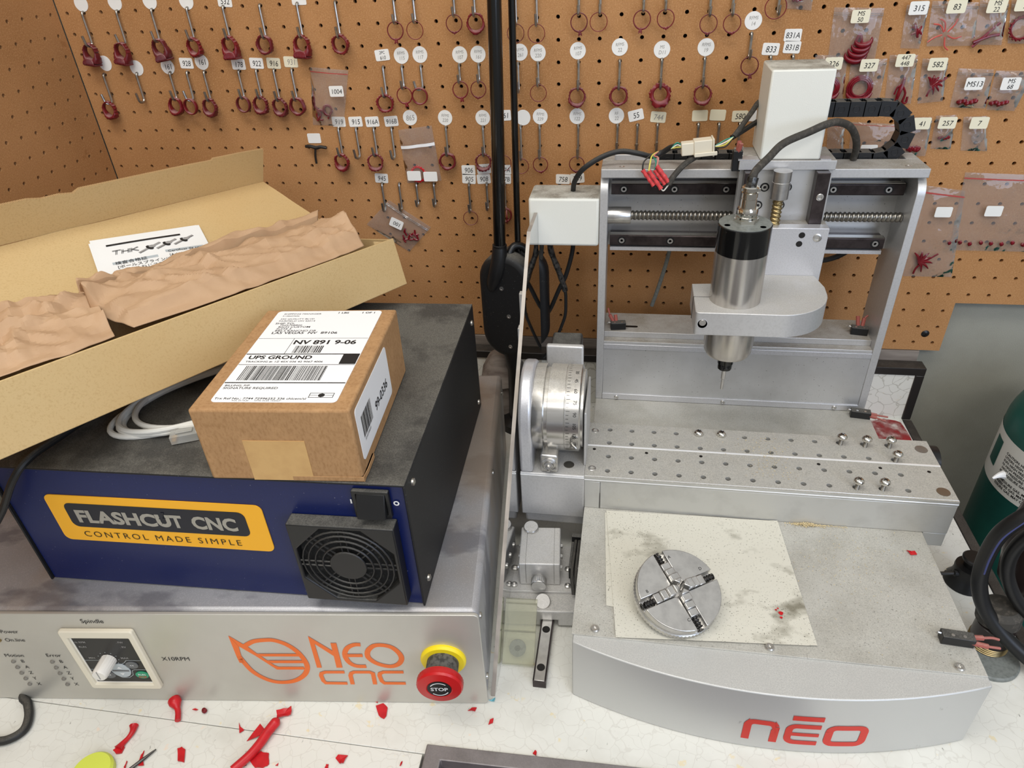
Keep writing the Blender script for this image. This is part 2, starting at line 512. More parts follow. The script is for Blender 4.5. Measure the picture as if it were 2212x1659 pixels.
    def sheet(s, fn, nu, nv, closed_u=False):
        vs = [fn(i / nu, j / nv) for j in range(nv + 1) for i in range(nu + 1)]
        w = nu + 1
        return s.add(vs, [(j * w + i, j * w + i + 1, (j + 1) * w + i + 1, (j + 1) * w + i) for j in range(nv) for i in range(nu)])
    def flat(s, poly, fn):
        return s.add([fn(a, b) for a, b in poly], [list(range(len(poly)))])
    def text(s, txt, size, x, y, fn, align='LEFT', bold=0.0, xs=1.0, shear=0.0, rot=0.0, space=1.0, fit=None):
        vs, fs = glyphs(txt, bold, space)
        if not vs:
            return s
        x_lo = min(p[0] for p in vs)
        wd = max(p[0] for p in vs)
        if fit:
            xs = fit / (size * (wd - x_lo))
            vs = [(a - x_lo, b) for a, b in vs]
            wd -= x_lo
        off = {'LEFT': 0, 'CENTER': -wd / 2, 'RIGHT': -wd}[align]
        out = []
        for a, b in vs:
            a, b = (a + off) * size * xs + shear * b * size, b * size
            out.append(fn(x + a * cos(rot) - b * sin(rot), y + a * sin(rot) + b * cos(rot)))
        return s.add(out, fs)

GLY = {}
def glyphs(txt, bold, space):
    key = (txt, bold, space)
    if key not in GLY:
        cu = bpy.data.curves.new('glyphs', 'FONT')
        cu.body = txt
        cu.size = 1.0
        cu.offset = bold
        cu.space_character = space
        cu.resolution_u = 3
        cu.fill_mode = 'FRONT'
        ob = bpy.data.objects.new('glyphs', cu)
        COL.objects.link(ob)
        dg = bpy.context.evaluated_depsgraph_get()
        me = bpy.data.meshes.new_from_object(ob.evaluated_get(dg))
        GLY[key] = ([(v.co.x, v.co.y) for v in me.vertices], [list(p.vertices) for p in me.polygons])
        bpy.data.objects.remove(ob)
        bpy.data.curves.remove(cu)
        bpy.data.meshes.remove(me)
    return GLY[key]

def mesh_of(name, mb, inv, smooth=35, fix=True):
    me = bpy.data.meshes.new(name)
    me.from_pydata([inv @ p for p in mb.v], [], mb.f)
    for nm in mb.names:
        me.materials.append(MATS[nm])
    me.polygons.foreach_set('material_index', mb.fm)
    if fix:
        bm = bmesh.new()
        bm.from_mesh(me)
        bmesh.ops.recalc_face_normals(bm, faces=bm.faces)
        bm.to_mesh(me)
        bm.free()
    if smooth:
        me.polygons.foreach_set('use_smooth', [True] * len(me.polygons))
        me.update()
        me.set_sharp_from_angle(angle=radians(smooth))
    me.update()
    return me

def bevel(o, w, seg=2):
    md = o.modifiers.new('edge_rounding', 'BEVEL')
    md.width = w
    md.segments = seg
    md.limit_method = 'ANGLE'
    md.angle_limit = radians(40)
    return o

def part(name, mb, parent, bev=0.0, smooth=35, label=None, kind=None, seg=2, fix=True):
    o = bpy.data.objects.new(name, mesh_of(name, mb, xf_inv(parent), smooth, fix))
    COL.objects.link(o)
    o.parent = parent
    WM[o] = WM[parent].copy()
    if bev:
        bevel(o, bev, seg)
    if label:
        o['label'] = label
    if kind:
        o['kind'] = kind
    return o

def tag(o, label, cat, group=None, kind=None):
    o['label'] = label
    o['category'] = cat
    if group:
        o['group'] = group
    if kind:
        o['kind'] = kind
    return o

def thing(name, label, cat, loc=(0, 0, 0), rz=0.0, group=None):
    o = bpy.data.objects.new(name, None)
    o.empty_display_size = 0.02
    COL.objects.link(o)
    o.location = loc
    o.rotation_euler = (0, 0, rz)
    WM[o] = Matrix.Translation(Vector(loc)) @ Matrix.Rotation(rz, 4, 'Z')
    return tag(o, label, cat, group)

def solo(name, mb, label, cat, loc=(0, 0, 0), group=None, bev=0.0, smooth=35, kind=None, fix=True):
    w = Matrix.Translation(Vector(loc))
    o = bpy.data.objects.new(name, mesh_of(name, mb, w.inverted(), smooth, fix))
    COL.objects.link(o)
    o.location = loc
    WM[o] = w
    if bev:
        bevel(o, bev)
    return tag(o, label, cat, group, kind)

def struct(name, mb, bev=0.0, smooth=35):
    o = bpy.data.objects.new(name, mesh_of(name, mb, Matrix(), smooth))
    COL.objects.link(o)
    WM[o] = Matrix()
    o['kind'] = 'structure'
    if bev:
        bevel(o, bev)
    return o

def rrect(x0, x1, y0, y1, r, n=5):
    out = []
    for cx, cy, a0 in ((x1 - r, y1 - r, 0), (x0 + r, y1 - r, 90), (x0 + r, y0 + r, 180), (x1 - r, y0 + r, 270)):
        for k in range(n + 1):
            a = radians(a0 + 90 * k / n)
            out.append((cx + r * cos(a), cy + r * sin(a)))
    return out

def circ(cx, cy, r, n=24, ry=None):
    return [(cx + r * cos(2 * pi * k / n), cy + (ry or r) * sin(2 * pi * k / n)) for k in range(n)]

def stroke(mb, pts, w, fn, closed=False):
    """a flat pen stroke of width w along a polyline, mitred"""
    P = [Vector(p) for p in pts]
    n = len(P)
    lf, rt = [], []
    for i in range(n):
        if closed:
            a, b = P[i - 1], P[(i + 1) % n]
            d1, d2 = (P[i] - a).normalized(), (b - P[i]).normalized()
        else:
            d1 = (P[i] - P[i - 1]).normalized() if i else (P[1] - P[0]).normalized()
            d2 = (P[i + 1] - P[i]).normalized() if i < n - 1 else d1
        n1 = Vector((-d1.y, d1.x))
        n2 = Vector((-d2.y, d2.x))
        mt = n1 + n2
        if mt.length < 1e-6:
            mt = n1.copy()
        mt.normalize()
        k = w / 2 / max(0.35, mt.dot(n1))
        lf.append(P[i] + mt * k)
        rt.append(P[i] - mt * k)
    vs = [fn(p.x, p.y) for p in lf + rt]
    m = n if closed else n - 1
    return mb.add(vs, [(i, (i + 1) % n, n + (i + 1) % n, n + i) for i in range(m)])

def arc(cx, cy, rx, ry, a0, a1, n=16):
    return [(cx + rx * cos(radians(a0 + (a1 - a0) * k / n)), cy + ry * sin(radians(a0 + (a1 - a0) * k / n))) for k in range(n + 1)]

ORD = ['first', 'second', 'third', 'fourth', 'fifth', 'sixth', 'seventh', 'eighth', 'ninth', 'tenth', 'eleventh', 'twelfth', 'thirteenth',
       'fourteenth', 'fifteenth', 'sixteenth', 'seventeenth', 'eighteenth', 'nineteenth', 'twentieth', 'twenty-first', 'twenty-second',
       'twenty-third', 'twenty-fourth', 'twenty-fifth', 'twenty-sixth', 'twenty-seventh', 'twenty-eighth']

def holed_plate(mb, cols, rows, p, r, hole, fn, depth, keep=lambda i, j: True, has=lambda i, j: True, bottom=None, seg=16):
    """plate of square cells, each with a round hole going through; fn(a, b, h) -> point"""
    for i in cols:
        for j in rows:
            if not keep(i, j):
                continue
            a, b = hole(i, j)
            h2 = p / 2 if not isinstance(p, tuple) else None
            pa, pb = (p, p) if h2 else p
            sq = [(a + pa / 2 * u, b + pb / 2 * w) for u, w in ((1, 0), (1, 1), (0, 1), (-1, 1), (-1, 0), (-1, -1), (0, -1), (1, -1))]
            if not has(i, j):
                mb.add([fn(x, y, 0) for x, y in sq], [list(range(8))])
                continue
            q = [(a + r * cos(2 * pi * k / seg), b + r * sin(2 * pi * k / seg)) for k in range(seg)]
            vs = [fn(x, y, 0) for x, y in sq] + [fn(x, y, 0) for x, y in q] + [fn(x, y, depth) for x, y in q]
            st = seg // 8
            fs = []
            for k in range(8):
                k2 = (k + 1) % 8
                fs.append([k, k2] + [8 + (k * st + t) % seg for t in range(st, -1, -1)])
            fs += [(8 + k, 8 + (k + 1) % seg, 8 + seg + (k + 1) % seg, 8 + seg + k) for k in range(seg)]
            mb.add(vs, fs)
            if bottom:
                cur = mb.cur
                mb.m(bottom)
                mb.add([fn(x, y, depth) for x, y in q], [list(range(seg))])
                mb.cur = cur
    return mb

# ------------------------------------------------------------------ the room
mb = MB('grey_wall').box(-0.72, 1.5, 0.020, 0.06, -0.86, 1.1)
struct('wall_back', mb)
mb = MB('grey_wall').box(-0.74, -0.694, -2.0, 0.06, -0.86, 1.1)
struct('wall_left', mb)
mb = MB('floor_dark').box(-0.74, 1.5, -2.0, 0.06, -0.90, -0.86)
struct('floor', mb)

PB = 0.0254
HZ = 0.527
def peg_panel():
    mb = MB('pegboard')
    keep = lambda i, j: j <= 13 or i <= 21
    hole = lambda i, j: (i * PB, HZ - j * PB)
    holed_plate(mb, range(-26, 34), range(-6, 17), PB, 0.0024, hole, lambda a, b, h: (a, h, b), 0.006, keep)
    # raw board edges
    for a0, b0, a1, b1 in ((-26.5, 16.5, 21.5, 16.5), (21.5, 16.5, 21.5, 13.5), (21.5, 13.5, 33.5, 13.5)):
        p = [(a0 * PB, HZ - b0 * PB), (a1 * PB, HZ - b1 * PB)]
        mb.add([(p[0][0], 0, p[0][1]), (p[1][0], 0, p[1][1]), (p[1][0], 0.006, p[1][1]), (p[0][0], 0.006, p[0][1])], [(0, 1, 2, 3)])
    return solo('pegboard', mb, 'large brown pegboard on the back wall covered with hooks, stickers and bags', 'pegboard', (0, 0, HZ), smooth=0, fix=False)
peg_panel()
def side_panel():
    mb = MB('pegboard')
    X = -0.6740
    holed_plate(mb, range(0, 34), range(-6, 17), PB, 0.0024, lambda i, j: (-0.014 - i * PB, HZ - j * PB), lambda a, b, h: (X - h, a, b), 0.006)
    return solo('pegboard', mb, 'bare brown pegboard on the left wall, meeting the corner seam', 'pegboard', (X, -0.4, HZ), smooth=0, fix=False)
side_panel()
mb = MB('dark_gap').box(-0.66, 0.53, 0.0075, 0.0195, 0.118, 0.67)  # dark sheet stands in for the shade seen through the peg holes
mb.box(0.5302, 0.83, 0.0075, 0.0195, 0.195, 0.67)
solo('hole_shade_panel', mb, 'dark sheet added behind the pegboard to keep its holes black', 'panel', (0, 0.015, 0.12))
mb = MB('black_clean').lathe([(0.0001, -0.0018), (0.0022, -0.0018), (0.0052, -0.0002), (0.0054, 0.0)], (0.5204, -0.0004, 0.135), (0, 1, 0), 20)
mb.m('dark_gap').box(0.5184, 0.5224, -0.0028, -0.0019, 0.1344, 0.1356).box(0.5198, 0.5210, -0.0028, -0.0019, 0.133, 0.137)
solo('wall_screw', mb, 'black cross-head screw fixing the pegboard near its lower right corner', 'screw', (0.5204, -0.001, 0.135))

# ------------------------------------------------------------------ workbench
bench = thing('workbench', 'workbench with white crackle-pattern laminate top and dark edging', 'workbench', (0, -0.5, -0.86))
mb = MB('laminate').prism([(-0.672, -0.021), (0.516, -0.021), (0.516, -0.6094), (0.2985, -0.6094), (0.2985, -0.5925), (-0.0690, -0.6010), (-0.0690, -0.6094), (-0.672, -0.6094)], -0.03, 0.0)
part('worktop', mb, bench, 0.0004)
mb = MB('laminate').box(-0.672, -0.0712, -1.15, -0.6100, -0.03, -0.0002)
part('worktop_section', mb, bench, 0.0004)
mb = MB('laminate').box(0.30, 0.516, -1.15, -0.6100, -0.03, -0.0002)
part('worktop_section', mb, bench, 0.0004)
mb = MB('splash_laminate').box(-0.672, 0.516, -0.021, -0.002, -0.03, 0.078)
part('backsplash', mb, bench)
mb = MB('dark_trim').box(-0.672, 0.5275, -0.0235, -0.0015, 0.078, 0.0905)
mb.box(0.5155, 0.5275, -0.0235, -0.0015, -0.0, 0.078)
part('backsplash_trim', mb, bench, 0.0012)
mb = MB('wood_strip').box(-0.672, 0.52, -0.0012, 0.0195, 0.070, 0.1065)
part('wood_ledge', mb, bench, 0.0006)
mb = MB('dark_trim').box(0.5165, 0.5290, -1.15, -0.0240, -0.032, 0.0006)
part('edge_trim', mb, bench, 0.0012)
mb = MB('bench_side').box(0.47, 0.514, -1.10, -0.02, -0.86, -0.031)
part('side_panel', mb, bench)
mb = MB('bench_side').box(-0.66, -0.62, -1.10, -0.02, -0.86, -0.031)
part('side_panel', mb, bench)
# metal-framed recess let into the front of the top
IT = Matrix.Translation((-0.0690, -0.6012, 0)) @ Matrix.Rotation(radians(1.3), 4, 'Z')
mb = MB('frame_trim', IT)
o_ = [(0, 0), (0.366, 0), (0.366, -0.40), (0, -0.40)]
i_ = [(0.016, -0.0135), (0.350, -0.0135), (0.350, -0.385), (0.016, -0.385)]
mb.frame(o_, i_, -0.012, 0.0025)
part('recess_frame', mb, bench, 0.001)
mb = MB('brown_tray', IT).box(0.006, 0.36, -0.39, -0.006, -0.030, -0.0135)
part('recess_tray', mb, bench)

# ------------------------------------------------------------------ hooks, wax rings
WIRE = 0.0017
def hook_mesh(drop, yaw, tip):
    y0 = -0.0042
    pts = [(0, 0.0045, 0.0012), (0, 0.000, 0.0012), (0, -0.0028, 0.0006), (0, y0, -0.003), (0, y0, -drop * 0.5), (0, y0, -drop + 0.005)]
    ca, sa = cos(yaw), sin(yaw)
    for k in range(1, 7):
        a = pi * k / 6
        r = 0.0048
        o = r * (1 - cos(a))
        pts.append((sa * o, y0 - ca * o, -drop + 0.005 - r * sin(a)))
    o = 0.0098
    pts.append((sa * (o + 0.001), y0 - ca * (o + 0.001), -drop + 0.005 + tip))
    mb = MB('hook_steel')
    mb.tube(pts, WIRE, 8, 3)
    mb.tube([(0, y0, -drop * 0.74), (0, -0.001, -drop * 0.74), (0.0, 0.003, -drop * 0.74)], WIRE * 0.8, 6, 1)
    return mb
HOOKS = {}
def hook(i, j, drop, yaw, tip):
    key = (drop, yaw, tip)
    if key not in HOOKS:
        HOOKS[key] = mesh_of('peg_hook', hook_mesh(drop, yaw, tip), Matrix())
    o = bpy.data.objects.new('peg_hook', HOOKS[key])
    o.location = (i * PB, 0, HZ - j * PB)
    COL.objects.link(o)
    return o

def wax_ring_mesh(kind, seed):
    """ring hanging in the XZ plane, origin at the inner top where the wire carries it"""
    rnd = random.Random(seed)
    mb = MB('wax_red')
    th, ri, wd, head = {'thin': (0.0011, 0.0092, 0.0022, 0.0022), 'band': (0.0020, 0.0088, 0.0058, 0.0), 'solit': (0.0013, 0.0092, 0.0024, 0.0036),
                        'heavy': (0.0024, 0.0086, 0.0095, 0.0042), 'signet': (0.0024, 0.0086, 0.0120, 0.0082), 'carved': (0.0030, 0.0088, 0.0070, 0.0012),
                        'fancy': (0.0046, 0.0080, 0.0075, 0.006), 'wire': (0.0009, 0.0098, 0.0016, 0.0)}[kind]
    n, m = 36, 12
    vs, fs = [], []
    cz = -ri
    ph = rnd.random() * 6
    for k in range(n):
        a = 2 * pi * k / n + pi / 2
        low = max(0.0, -sin(a))
        gain = low ** (1.6 if kind in ('signet', 'heavy') else 3)
        t = th + head * gain * (1.0 if kind == 'signet' else 0.6 if kind in ('heavy', 'fancy') else 0.25)
        w = wd * (0.62 + 0.75 * gain if kind in ('signet', 'heavy', 'fancy') else 1.0)
        if kind in ('carved', 'heavy', 'signet', 'fancy'):
            rip = 0.0006 * sin(a * 18 + ph) + 0.0005 * sin(a * 31 + 2 * ph)
        else:
            rip = 0.0
        for q in range(m):
            b = 2 * pi * q / m
            sx = cos(b)
            sy = sin(b)
            sx = math.copysign(abs(sx) ** 0.7, sx)
            sy = math.copysign(abs(sy) ** 0.7, sy)
            r = ri + t / 2 + sx * t / 2 + (rip if sx > 0 else 0)
            if kind == 'fancy' and sx > 0:
                r += 0.0012 * sin(a * 7 + b * 3 + ph)
            zz = cz + r * sin(a)
            if kind == 'signet':
                zz = max(zz, cz - ri - head * 0.78 + 0.0004 * sin(a * 40))
            vs.append((r * cos(a), sy * w / 2, zz))
    for k in range(n):
        k2 = (k + 1) % n
        for q in range(m):
            q2 = (q + 1) % m
            fs.append((k * m + q, k * m + q2, k2 * m + q2, k2 * m + q))
    mb.add(vs, fs)
    if kind == 'solit':
        zb = cz - ri - th
        mb.lathe([(0.0009, 0.0012), (0.0012, -0.001), (0.0024, -0.0032), (0.0021, -0.0040), (0.0008, -0.0040)], (0, 0, zb + 0.0006), (0, 0, 1), 10)
        for k in range(4):
            a = pi / 4 + pi / 2 * k
            mb.tube([(0.0012 * cos(a), 0.0012 * sin(a), zb), (0.0025 * cos(a), 0.0025 * sin(a), zb - 0.0045)], 0.0006, 5, 1)
    if kind in ('signet',):
        zb = cz - ri - head * 0.78
        for k in range(8):
            x = -0.0082 + 0.00234 * k
            mb.tube([(x * 0.72, -wd * 0.55, zb + 0.007 - abs(k - 3.5) * .0004), (x * .95, -wd * 0.66, zb + 0.003), (x, -wd * 0.60, zb - 0.0006), (x, wd * 0.5, zb - 0.0006)], 0.0012, 6, 3)
    if kind == 'thin':
        zb = cz - ri - th
        for k in range(3):
            mb.lathe([(0.0001, -0.0016), (0.0013, -0.0008), (0.0013, 0.0008), (0.0001, 0.0016)], ((k - 1) * 0.0021, 0, zb + (0.0005 if k != 1 else -0.0006)), (0, 0, 1), 8)
    return mb
RINGS = {}
RDESC = {'thin': 'slim dark red wax ring with small beads', 'band': 'plain dark red wax band', 'solit': 'slim dark red wax ring with prongs',
         'heavy': 'heavy ribbed dark red wax ring', 'signet': 'chunky carved dark red wax ring', 'carved': 'thick notched dark red wax band',
         'fancy': 'large scrolled dark red wax ring', 'wire': 'very thin plain dark red wax ring'}
def wax_ring(i, j, drop, kind, seed, yaw, label, dx=0.0, dy=0.0):
    key = (kind, seed % 3)
    if key not in RINGS:
        RINGS[key] = mesh_of('wax_ring', wax_ring_mesh(kind, seed % 3), Matrix(), 50)
    o = bpy.data.objects.new('wax_ring', RINGS[key])
    o.location = (i * PB + dx, -0.0092 - dy, HZ - j * PB - drop + 0.0016)
    rnd = random.Random(seed * 7 + 1)
    o.rotation_euler = (radians(rnd.uniform(-4, 4)), radians(rnd.uniform(-9, 9)), yaw)
    o.scale = (1, 1, 1)
    COL.objects.link(o)
    return tag(o, label, 'wax ring', 'wax ring patterns hanging on the pegboard')
LNG, MID, SHT = 0.0372, 0.0315, 0.0255
# col, row, drop, ring, hook turn, ring turn
HK = [(-25, -2, .0395, 'signet', -20, 40), (-23, -2, .0395, 'signet', -75, 40), (-21, -2, .0365, 'signet', -10, 30), (-19, -2, .0365, 'heavy', -15, 50), (-17, -2, .0365, 'signet', 0, 30),
      (-15, -2, .0372, 'carved', 0, 30), (-13, -2, .0380, 'signet', 0, 32), (-11, -2, .0395, 'carved', 0, 22), (-8, -2, SHT, 'solit', 0, 15), (-7, -2, SHT, 'wire', 0, 10),
      (-5, -2, .0200, 'thin', 0, 15), (-4, -2, .0205, 'heavy0', 0, 15), (-2, -2, .0325, 'wire', 0, 10), (-1, -2, .0335, 'wire', 0, 10), (1, -2, .0235, 'solit', 0, 5), (2, -2, .0235, 'wire', 0, 5),
      (4, -2, .0230, 'solit', 0, 0), (5, -2, .0230, 'thin', 0, 0), (7, -2, .0300, 'thin', 0, -5), (8, -2, .0305, 'thin', 0, -5),
      (9, 0, SHT, 'solit', 0, -12),
      (-25, 1, LNG, 'heavy', -55, 35), (-23, 1, .036, None, -10, 0), (-21, 1, .0335, 'heavy', 0, 40), (-20, 1, .0352, 'band', -60, 35), (-19, 1, .0360, 'heavy', 0, 35), (-17, 1, .0335, 'band', 0, 30),
      (-16, 1, .0340, 'heavy', 0, 30), (-15, 1, LNG, 'heavy', 0, 32), (-14, 1, LNG, 'carved', 0, 28), (-9, 1, .0352, 'carved', -10, 20), (-8, 1, SHT, 'solit', 0, 15), (-7, 1, .0275, 'band', -70, 15),
      (-5, 1, .0200, 'solit', 0, 10), (-4, 1, .0200, 'thin', 0, 10), (-2, 1, .0325, None, 0, 0), (-1, 1, SHT, 'wire', 0, 5), (1, 1, MID, 'heavy0', 0, 8), (3, 1, MID, 'carved', 0, 4), (5, 1, MID, 'fancy', 0, 0),
      (7, 1, MID, 'heavy0', 0, -8), (10, 1, MID, None, 0, 0), (11, 1, MID, None, 0, 0),
      (-12, 4, .0355, 'heavy0', -10, 30), (-11, 4, .0385, None, -20, 0), (-10, 4, .0355, 'heavy', -10, 30), (-9, 4, .0395, None, -10, 0), (-6, 4, .0355, 'carved', 0, 15), (-4, 4, .0360, 'heavy0', 0, 10),
      (-3, 4, LNG, 'wire', 0, 10), (-2, 4, .0415, 'wire', 0, 5), (-1, 4, .0400, 'thin', 0, 5), (1, 4, .0395, 'thin', 0, 0), (3, 4, MID, None, 0, 0), (4, 4, .0335, None, 0, 0), (5, 4, MID, None, 0, 0),
      (7, 4, .0345, None, 0, 0), (8, 4, .0345, None, 0, 0), (9, 4, .0345, None, 0, 0),
      (-10, 7, LNG, None, 0, 0), (-9, 7, LNG, None, 0, 0), (-8, 7, .030, None, 0, 0), (-7, 7, .0305, None, 0, 0), (-5, 7, .0385, 'wire', 0, 12), (-4, 7, .035, None, 0, 0), (-3, 7, .0345, 'band', 0, 10)]
ROWN = {-2: 'top row', 0: 'single high hook', 1: 'second row', 4: 'third row', 7: 'lowest row'}
HOOKPOS = []
_cnt = {}
for n_, (i, j, dr, rk, hy, ry) in enumerate(HK):
    k = _cnt.get(j, 0)
    _cnt[j] = k + 1
    where = ('%s hook in the %s' % (ORD[k], ROWN[j])) if j else 'lone hook beside the tall white cover'
    hy = radians(hy)
    o = hook(i, j, round(dr, 4), hy, 0.0085 if dr > 0.03 else 0.006)
    wl = ('%s from the left in the %s' % (ORD[k], ROWN[j])) if j else 'alone beside the tall white cover'
    tag(o, ('bent steel peg hook carrying a wax ring, ' if rk else 'bent steel peg hook left empty, ') + wl, 'hook', 'steel hooks on the pegboard')
    HOOKPOS.append((i * PB, HZ - j * PB, k, j))
    if rk:
        rk2 = 'heavy' if rk == 'heavy0' else rk
        desc = RDESC[rk2]
        wax_ring(i, j, dr, rk2, n_, radians(ry * (-0.25 if i < -10 else 0.4)), '%s on the %s' % (desc, where), dx=0.0048 * sin(hy))
        if (i, j) == (-3, 7):
            for q in range(2):
                wax_ring(i, j, dr + 0.001 * q, 'wire', n_ + 5 + q, radians(ry + 40 + 50 * q),
                         'thin wax ring %s the band on the twelfth hook of the lowest row' % ('in front of' if q else 'crossing'), dx=0.002 * q)
mb = wax_ring_mesh('wire', 1)
o = solo('wax_ring', MB('wax_red'), 'thin dark red wax ring cut by the top edge right of the last top-row hook', 'wax ring', (0.2544, -0.006, 0.565))
o.data = mesh_of('wax_ring', mb, Matrix(), 50)
o.scale = (1.15, 1, 1.15)
o.rotation_euler = (0, radians(18), 0)
o['group'] = 'wax ring patterns hanging on the pegboard'
o2 = hook(10, -2, MID, 0, 0.006)
tag(o2, 'bent steel peg hook carrying the last thin wax ring near the frame top', 'hook', 'steel hooks on the pegboard')

# T-shaped metal model lying on the board
mb = MB('dark_steel')
mb.tube([(-0.3565, -0.0060, 0.4032), (-0.350, -0.0062, 0.4036), (-0.341, -0.0062, 0.4014), (-0.334, -0.0062, 0.4024), (-0.3255, -0.006, 0.4010)], lambda t: 0.0026 - 0.0011 * abs(t - .5), 8, 4)
mb.tube([(-0.3425, -0.0055, 0.4010), (-0.3448, -0.0060, 0.390), (-0.3453, -0.006, 0.3795)], 0.0016, 8, 3)
mb.tube([(-0.3425, -0.0055, 0.4010), (-0.3425, 0.003, 0.4010)], 0.0012, 8, 1)
solo('toggle_pin', mb, 'dark T-shaped metal pin stuck to the pegboard under a blank sticker', 'metal pin', (-0.343, -0.006, 0.40))

# ------------------------------------------------------------------ stickers
ST = [(-0.6344, 0.5888, 'o', ''),(-0.5846, 0.5885, 'o', ''),(-0.534, 0.588, 'o', ''),(-0.4823, 0.5862, 'o', ''),(-0.4288, 0.5843, 'r', '532'),(-0.3278, 0.583, 'r', ''),(-0.6292, 0.5159, 'o', ''),(-0.5832, 0.5089, 'o', ''),(-0.5359, 0.5095, 'o', '161'),(-0.5066, 0.5131, 'r', '928'),(-0.4837, 0.5141, 'o', '161'),(-0.4309, 0.5099, 'r', '178'),(-0.4046, 0.5106, 'r', '922'),(-0.3802, 0.51, 'y', '916'),(-0.3556, 0.5111, 'y', '931'),(-0.2281, 0.516, 'r', '2PC/610'),(-0.2028, 0.5148, 'o', 'RFMS/115'),(-0.1778, 0.5153, 'o', 'RFMS/117'),(-0.1256, 0.5139, 'o', 'RFMS/107'),(-0.1019, 0.5138, 'o', 'RFMS/161'),(-0.3035, 0.4345, 'r', '919'),(-0.2792, 0.4342, 'r', '915'),(-0.2553, 0.4339, 'r', '916A'),(-0.2283, 0.4342, 'r', '916B'),(-0.2013, 0.4384, 'o', '865'),(-0.1526, 0.4377, 'o', 'RFMS/220'),(-0.1014, 0.437, 'o', 'RFMS/221'),(-0.0729, 0.4396, 'r', '861'),(-0.344, 0.4128, 'r', ''),(-0.2543, 0.3568, 'r', '945'),(-0.1264, 0.3681, 'r', '906'),(-0.1268, 0.3558, 'r', '905'),(-0.1047, 0.3696, 'r', '907'),(-0.1057, 0.3558, 'r', '908'),(-0.0762, 0.3683, 'r', '917A'),(-0.0769, 0.3558, 'r', '917B'),(-0.0482, 0.5146, 'o', 'RFMS/261'),(-0.0255, 0.5134, 'o', 'RFMS/220'),(0.0243, 0.5144, 'o', 'RFMS/107'),(0.0754, 0.5171, 'o', 'RFMS/22'),(0.1262, 0.513, 'o', 'MS/D11'),(0.1779, 0.5142, 'o', 'RFMS/19'),(0.2288, 0.5409, 'o', 'RFMS/14'),(-0.0472, 0.4365, 'o', ''),(-0.0245, 0.4376, 'o', 'RFMS/339'),(0.0236, 0.4373, 'o', 'RFMS/122'),(0.0742, 0.4372, 'o', 'RF/22'),(0.0989, 0.4374, 'r', '55'),(0.1271, 0.4348, 'y', '744'),(0.1786, 0.4358, 'y', ''),(0.2004, 0.4362, 'y', ''),(0.2275, 0.4345, 'y', '580'),(0.2472, 0.4348, 'r', ''),(0.0047, 0.3555, 'r', '758'),(0.0243, 0.3568, 'r', '759'),(0.2529, 0.5101, 'r', '833'),(0.2756, 0.5243, 'r', '831A'),(0.2767, 0.5115, 'r', '831B')]
def nearest(x, z):
    return min(HOOKPOS, key=lambda h: (h[0] - x) ** 2 + (h[1] - (z - 0.02)) ** 2 * 0.6)
_r = random.Random(4)
_blank = {}
for x, z, k, t in ST:
    rot = radians(_r.uniform(-5, 5))
    if t == '55':
        rot = radians(13)
    mb = MB('sticker_cream' if k == 'y' else 'sticker_white')
    if k == 'o':
        poly = circ(0, 0, 0.0098, 28)
    else:
        poly = rrect(-0.0096, 0.0096, -0.0066, 0.0066, 0.0018, 4)
    ca, sa = cos(rot), sin(rot)
    fn = lambda a, b, h, x=x, z=z, ca=ca, sa=sa: (x + a * ca - b * sa, h, z + a * sa + b * ca)
    mb.prism(poly, -0.0005, -0.0001, fn=fn)
    if t:
        faint = k in 'oy' and t not in ('916', '580', '161')
        mb.m('ink_faint' if faint else 'ink')
        tf = lambda a, b, f=fn: f(a, b, -0.0006)
        ls = t.split('/')
        sz = 0.0096 if len(t) <= 3 else (0.0088 if len(ls) == 1 else 0.0062)
        for q, s_ in enumerate(ls):
            yy = -sz * 0.36 if len(ls) == 1 else (0.0012 if q == 0 else -0.0052)
            mb.text(s_, sz * (1.0 if q or len(ls) == 1 else 0.85), 0, yy, tf, 'CENTER', xs=0.85, shear=0.12)
    h = nearest(x, z)
    where = '%s hook in the %s' % (ORD[h[2]], ROWN[h[3]]) if h[3] else 'lone high hook'
    shp = {'o': 'round white', 'r': 'white rectangular', 'y': 'cream rectangular'}[k]
    if t:
        lab = '%s sticker reading %s above the %s' % (shp, t.replace('/', ' '), where)
    else:
        lab = 'blank %s sticker above the %s' % (shp, where)
        c = _blank.get(lab, 0)
        _blank[lab] = c + 1
        if c:
            lab = 'second ' + lab
    solo('number_sticker', mb, lab, 'sticker', (x, -0.0003, z), 'number stickers on the pegboard', smooth=0)

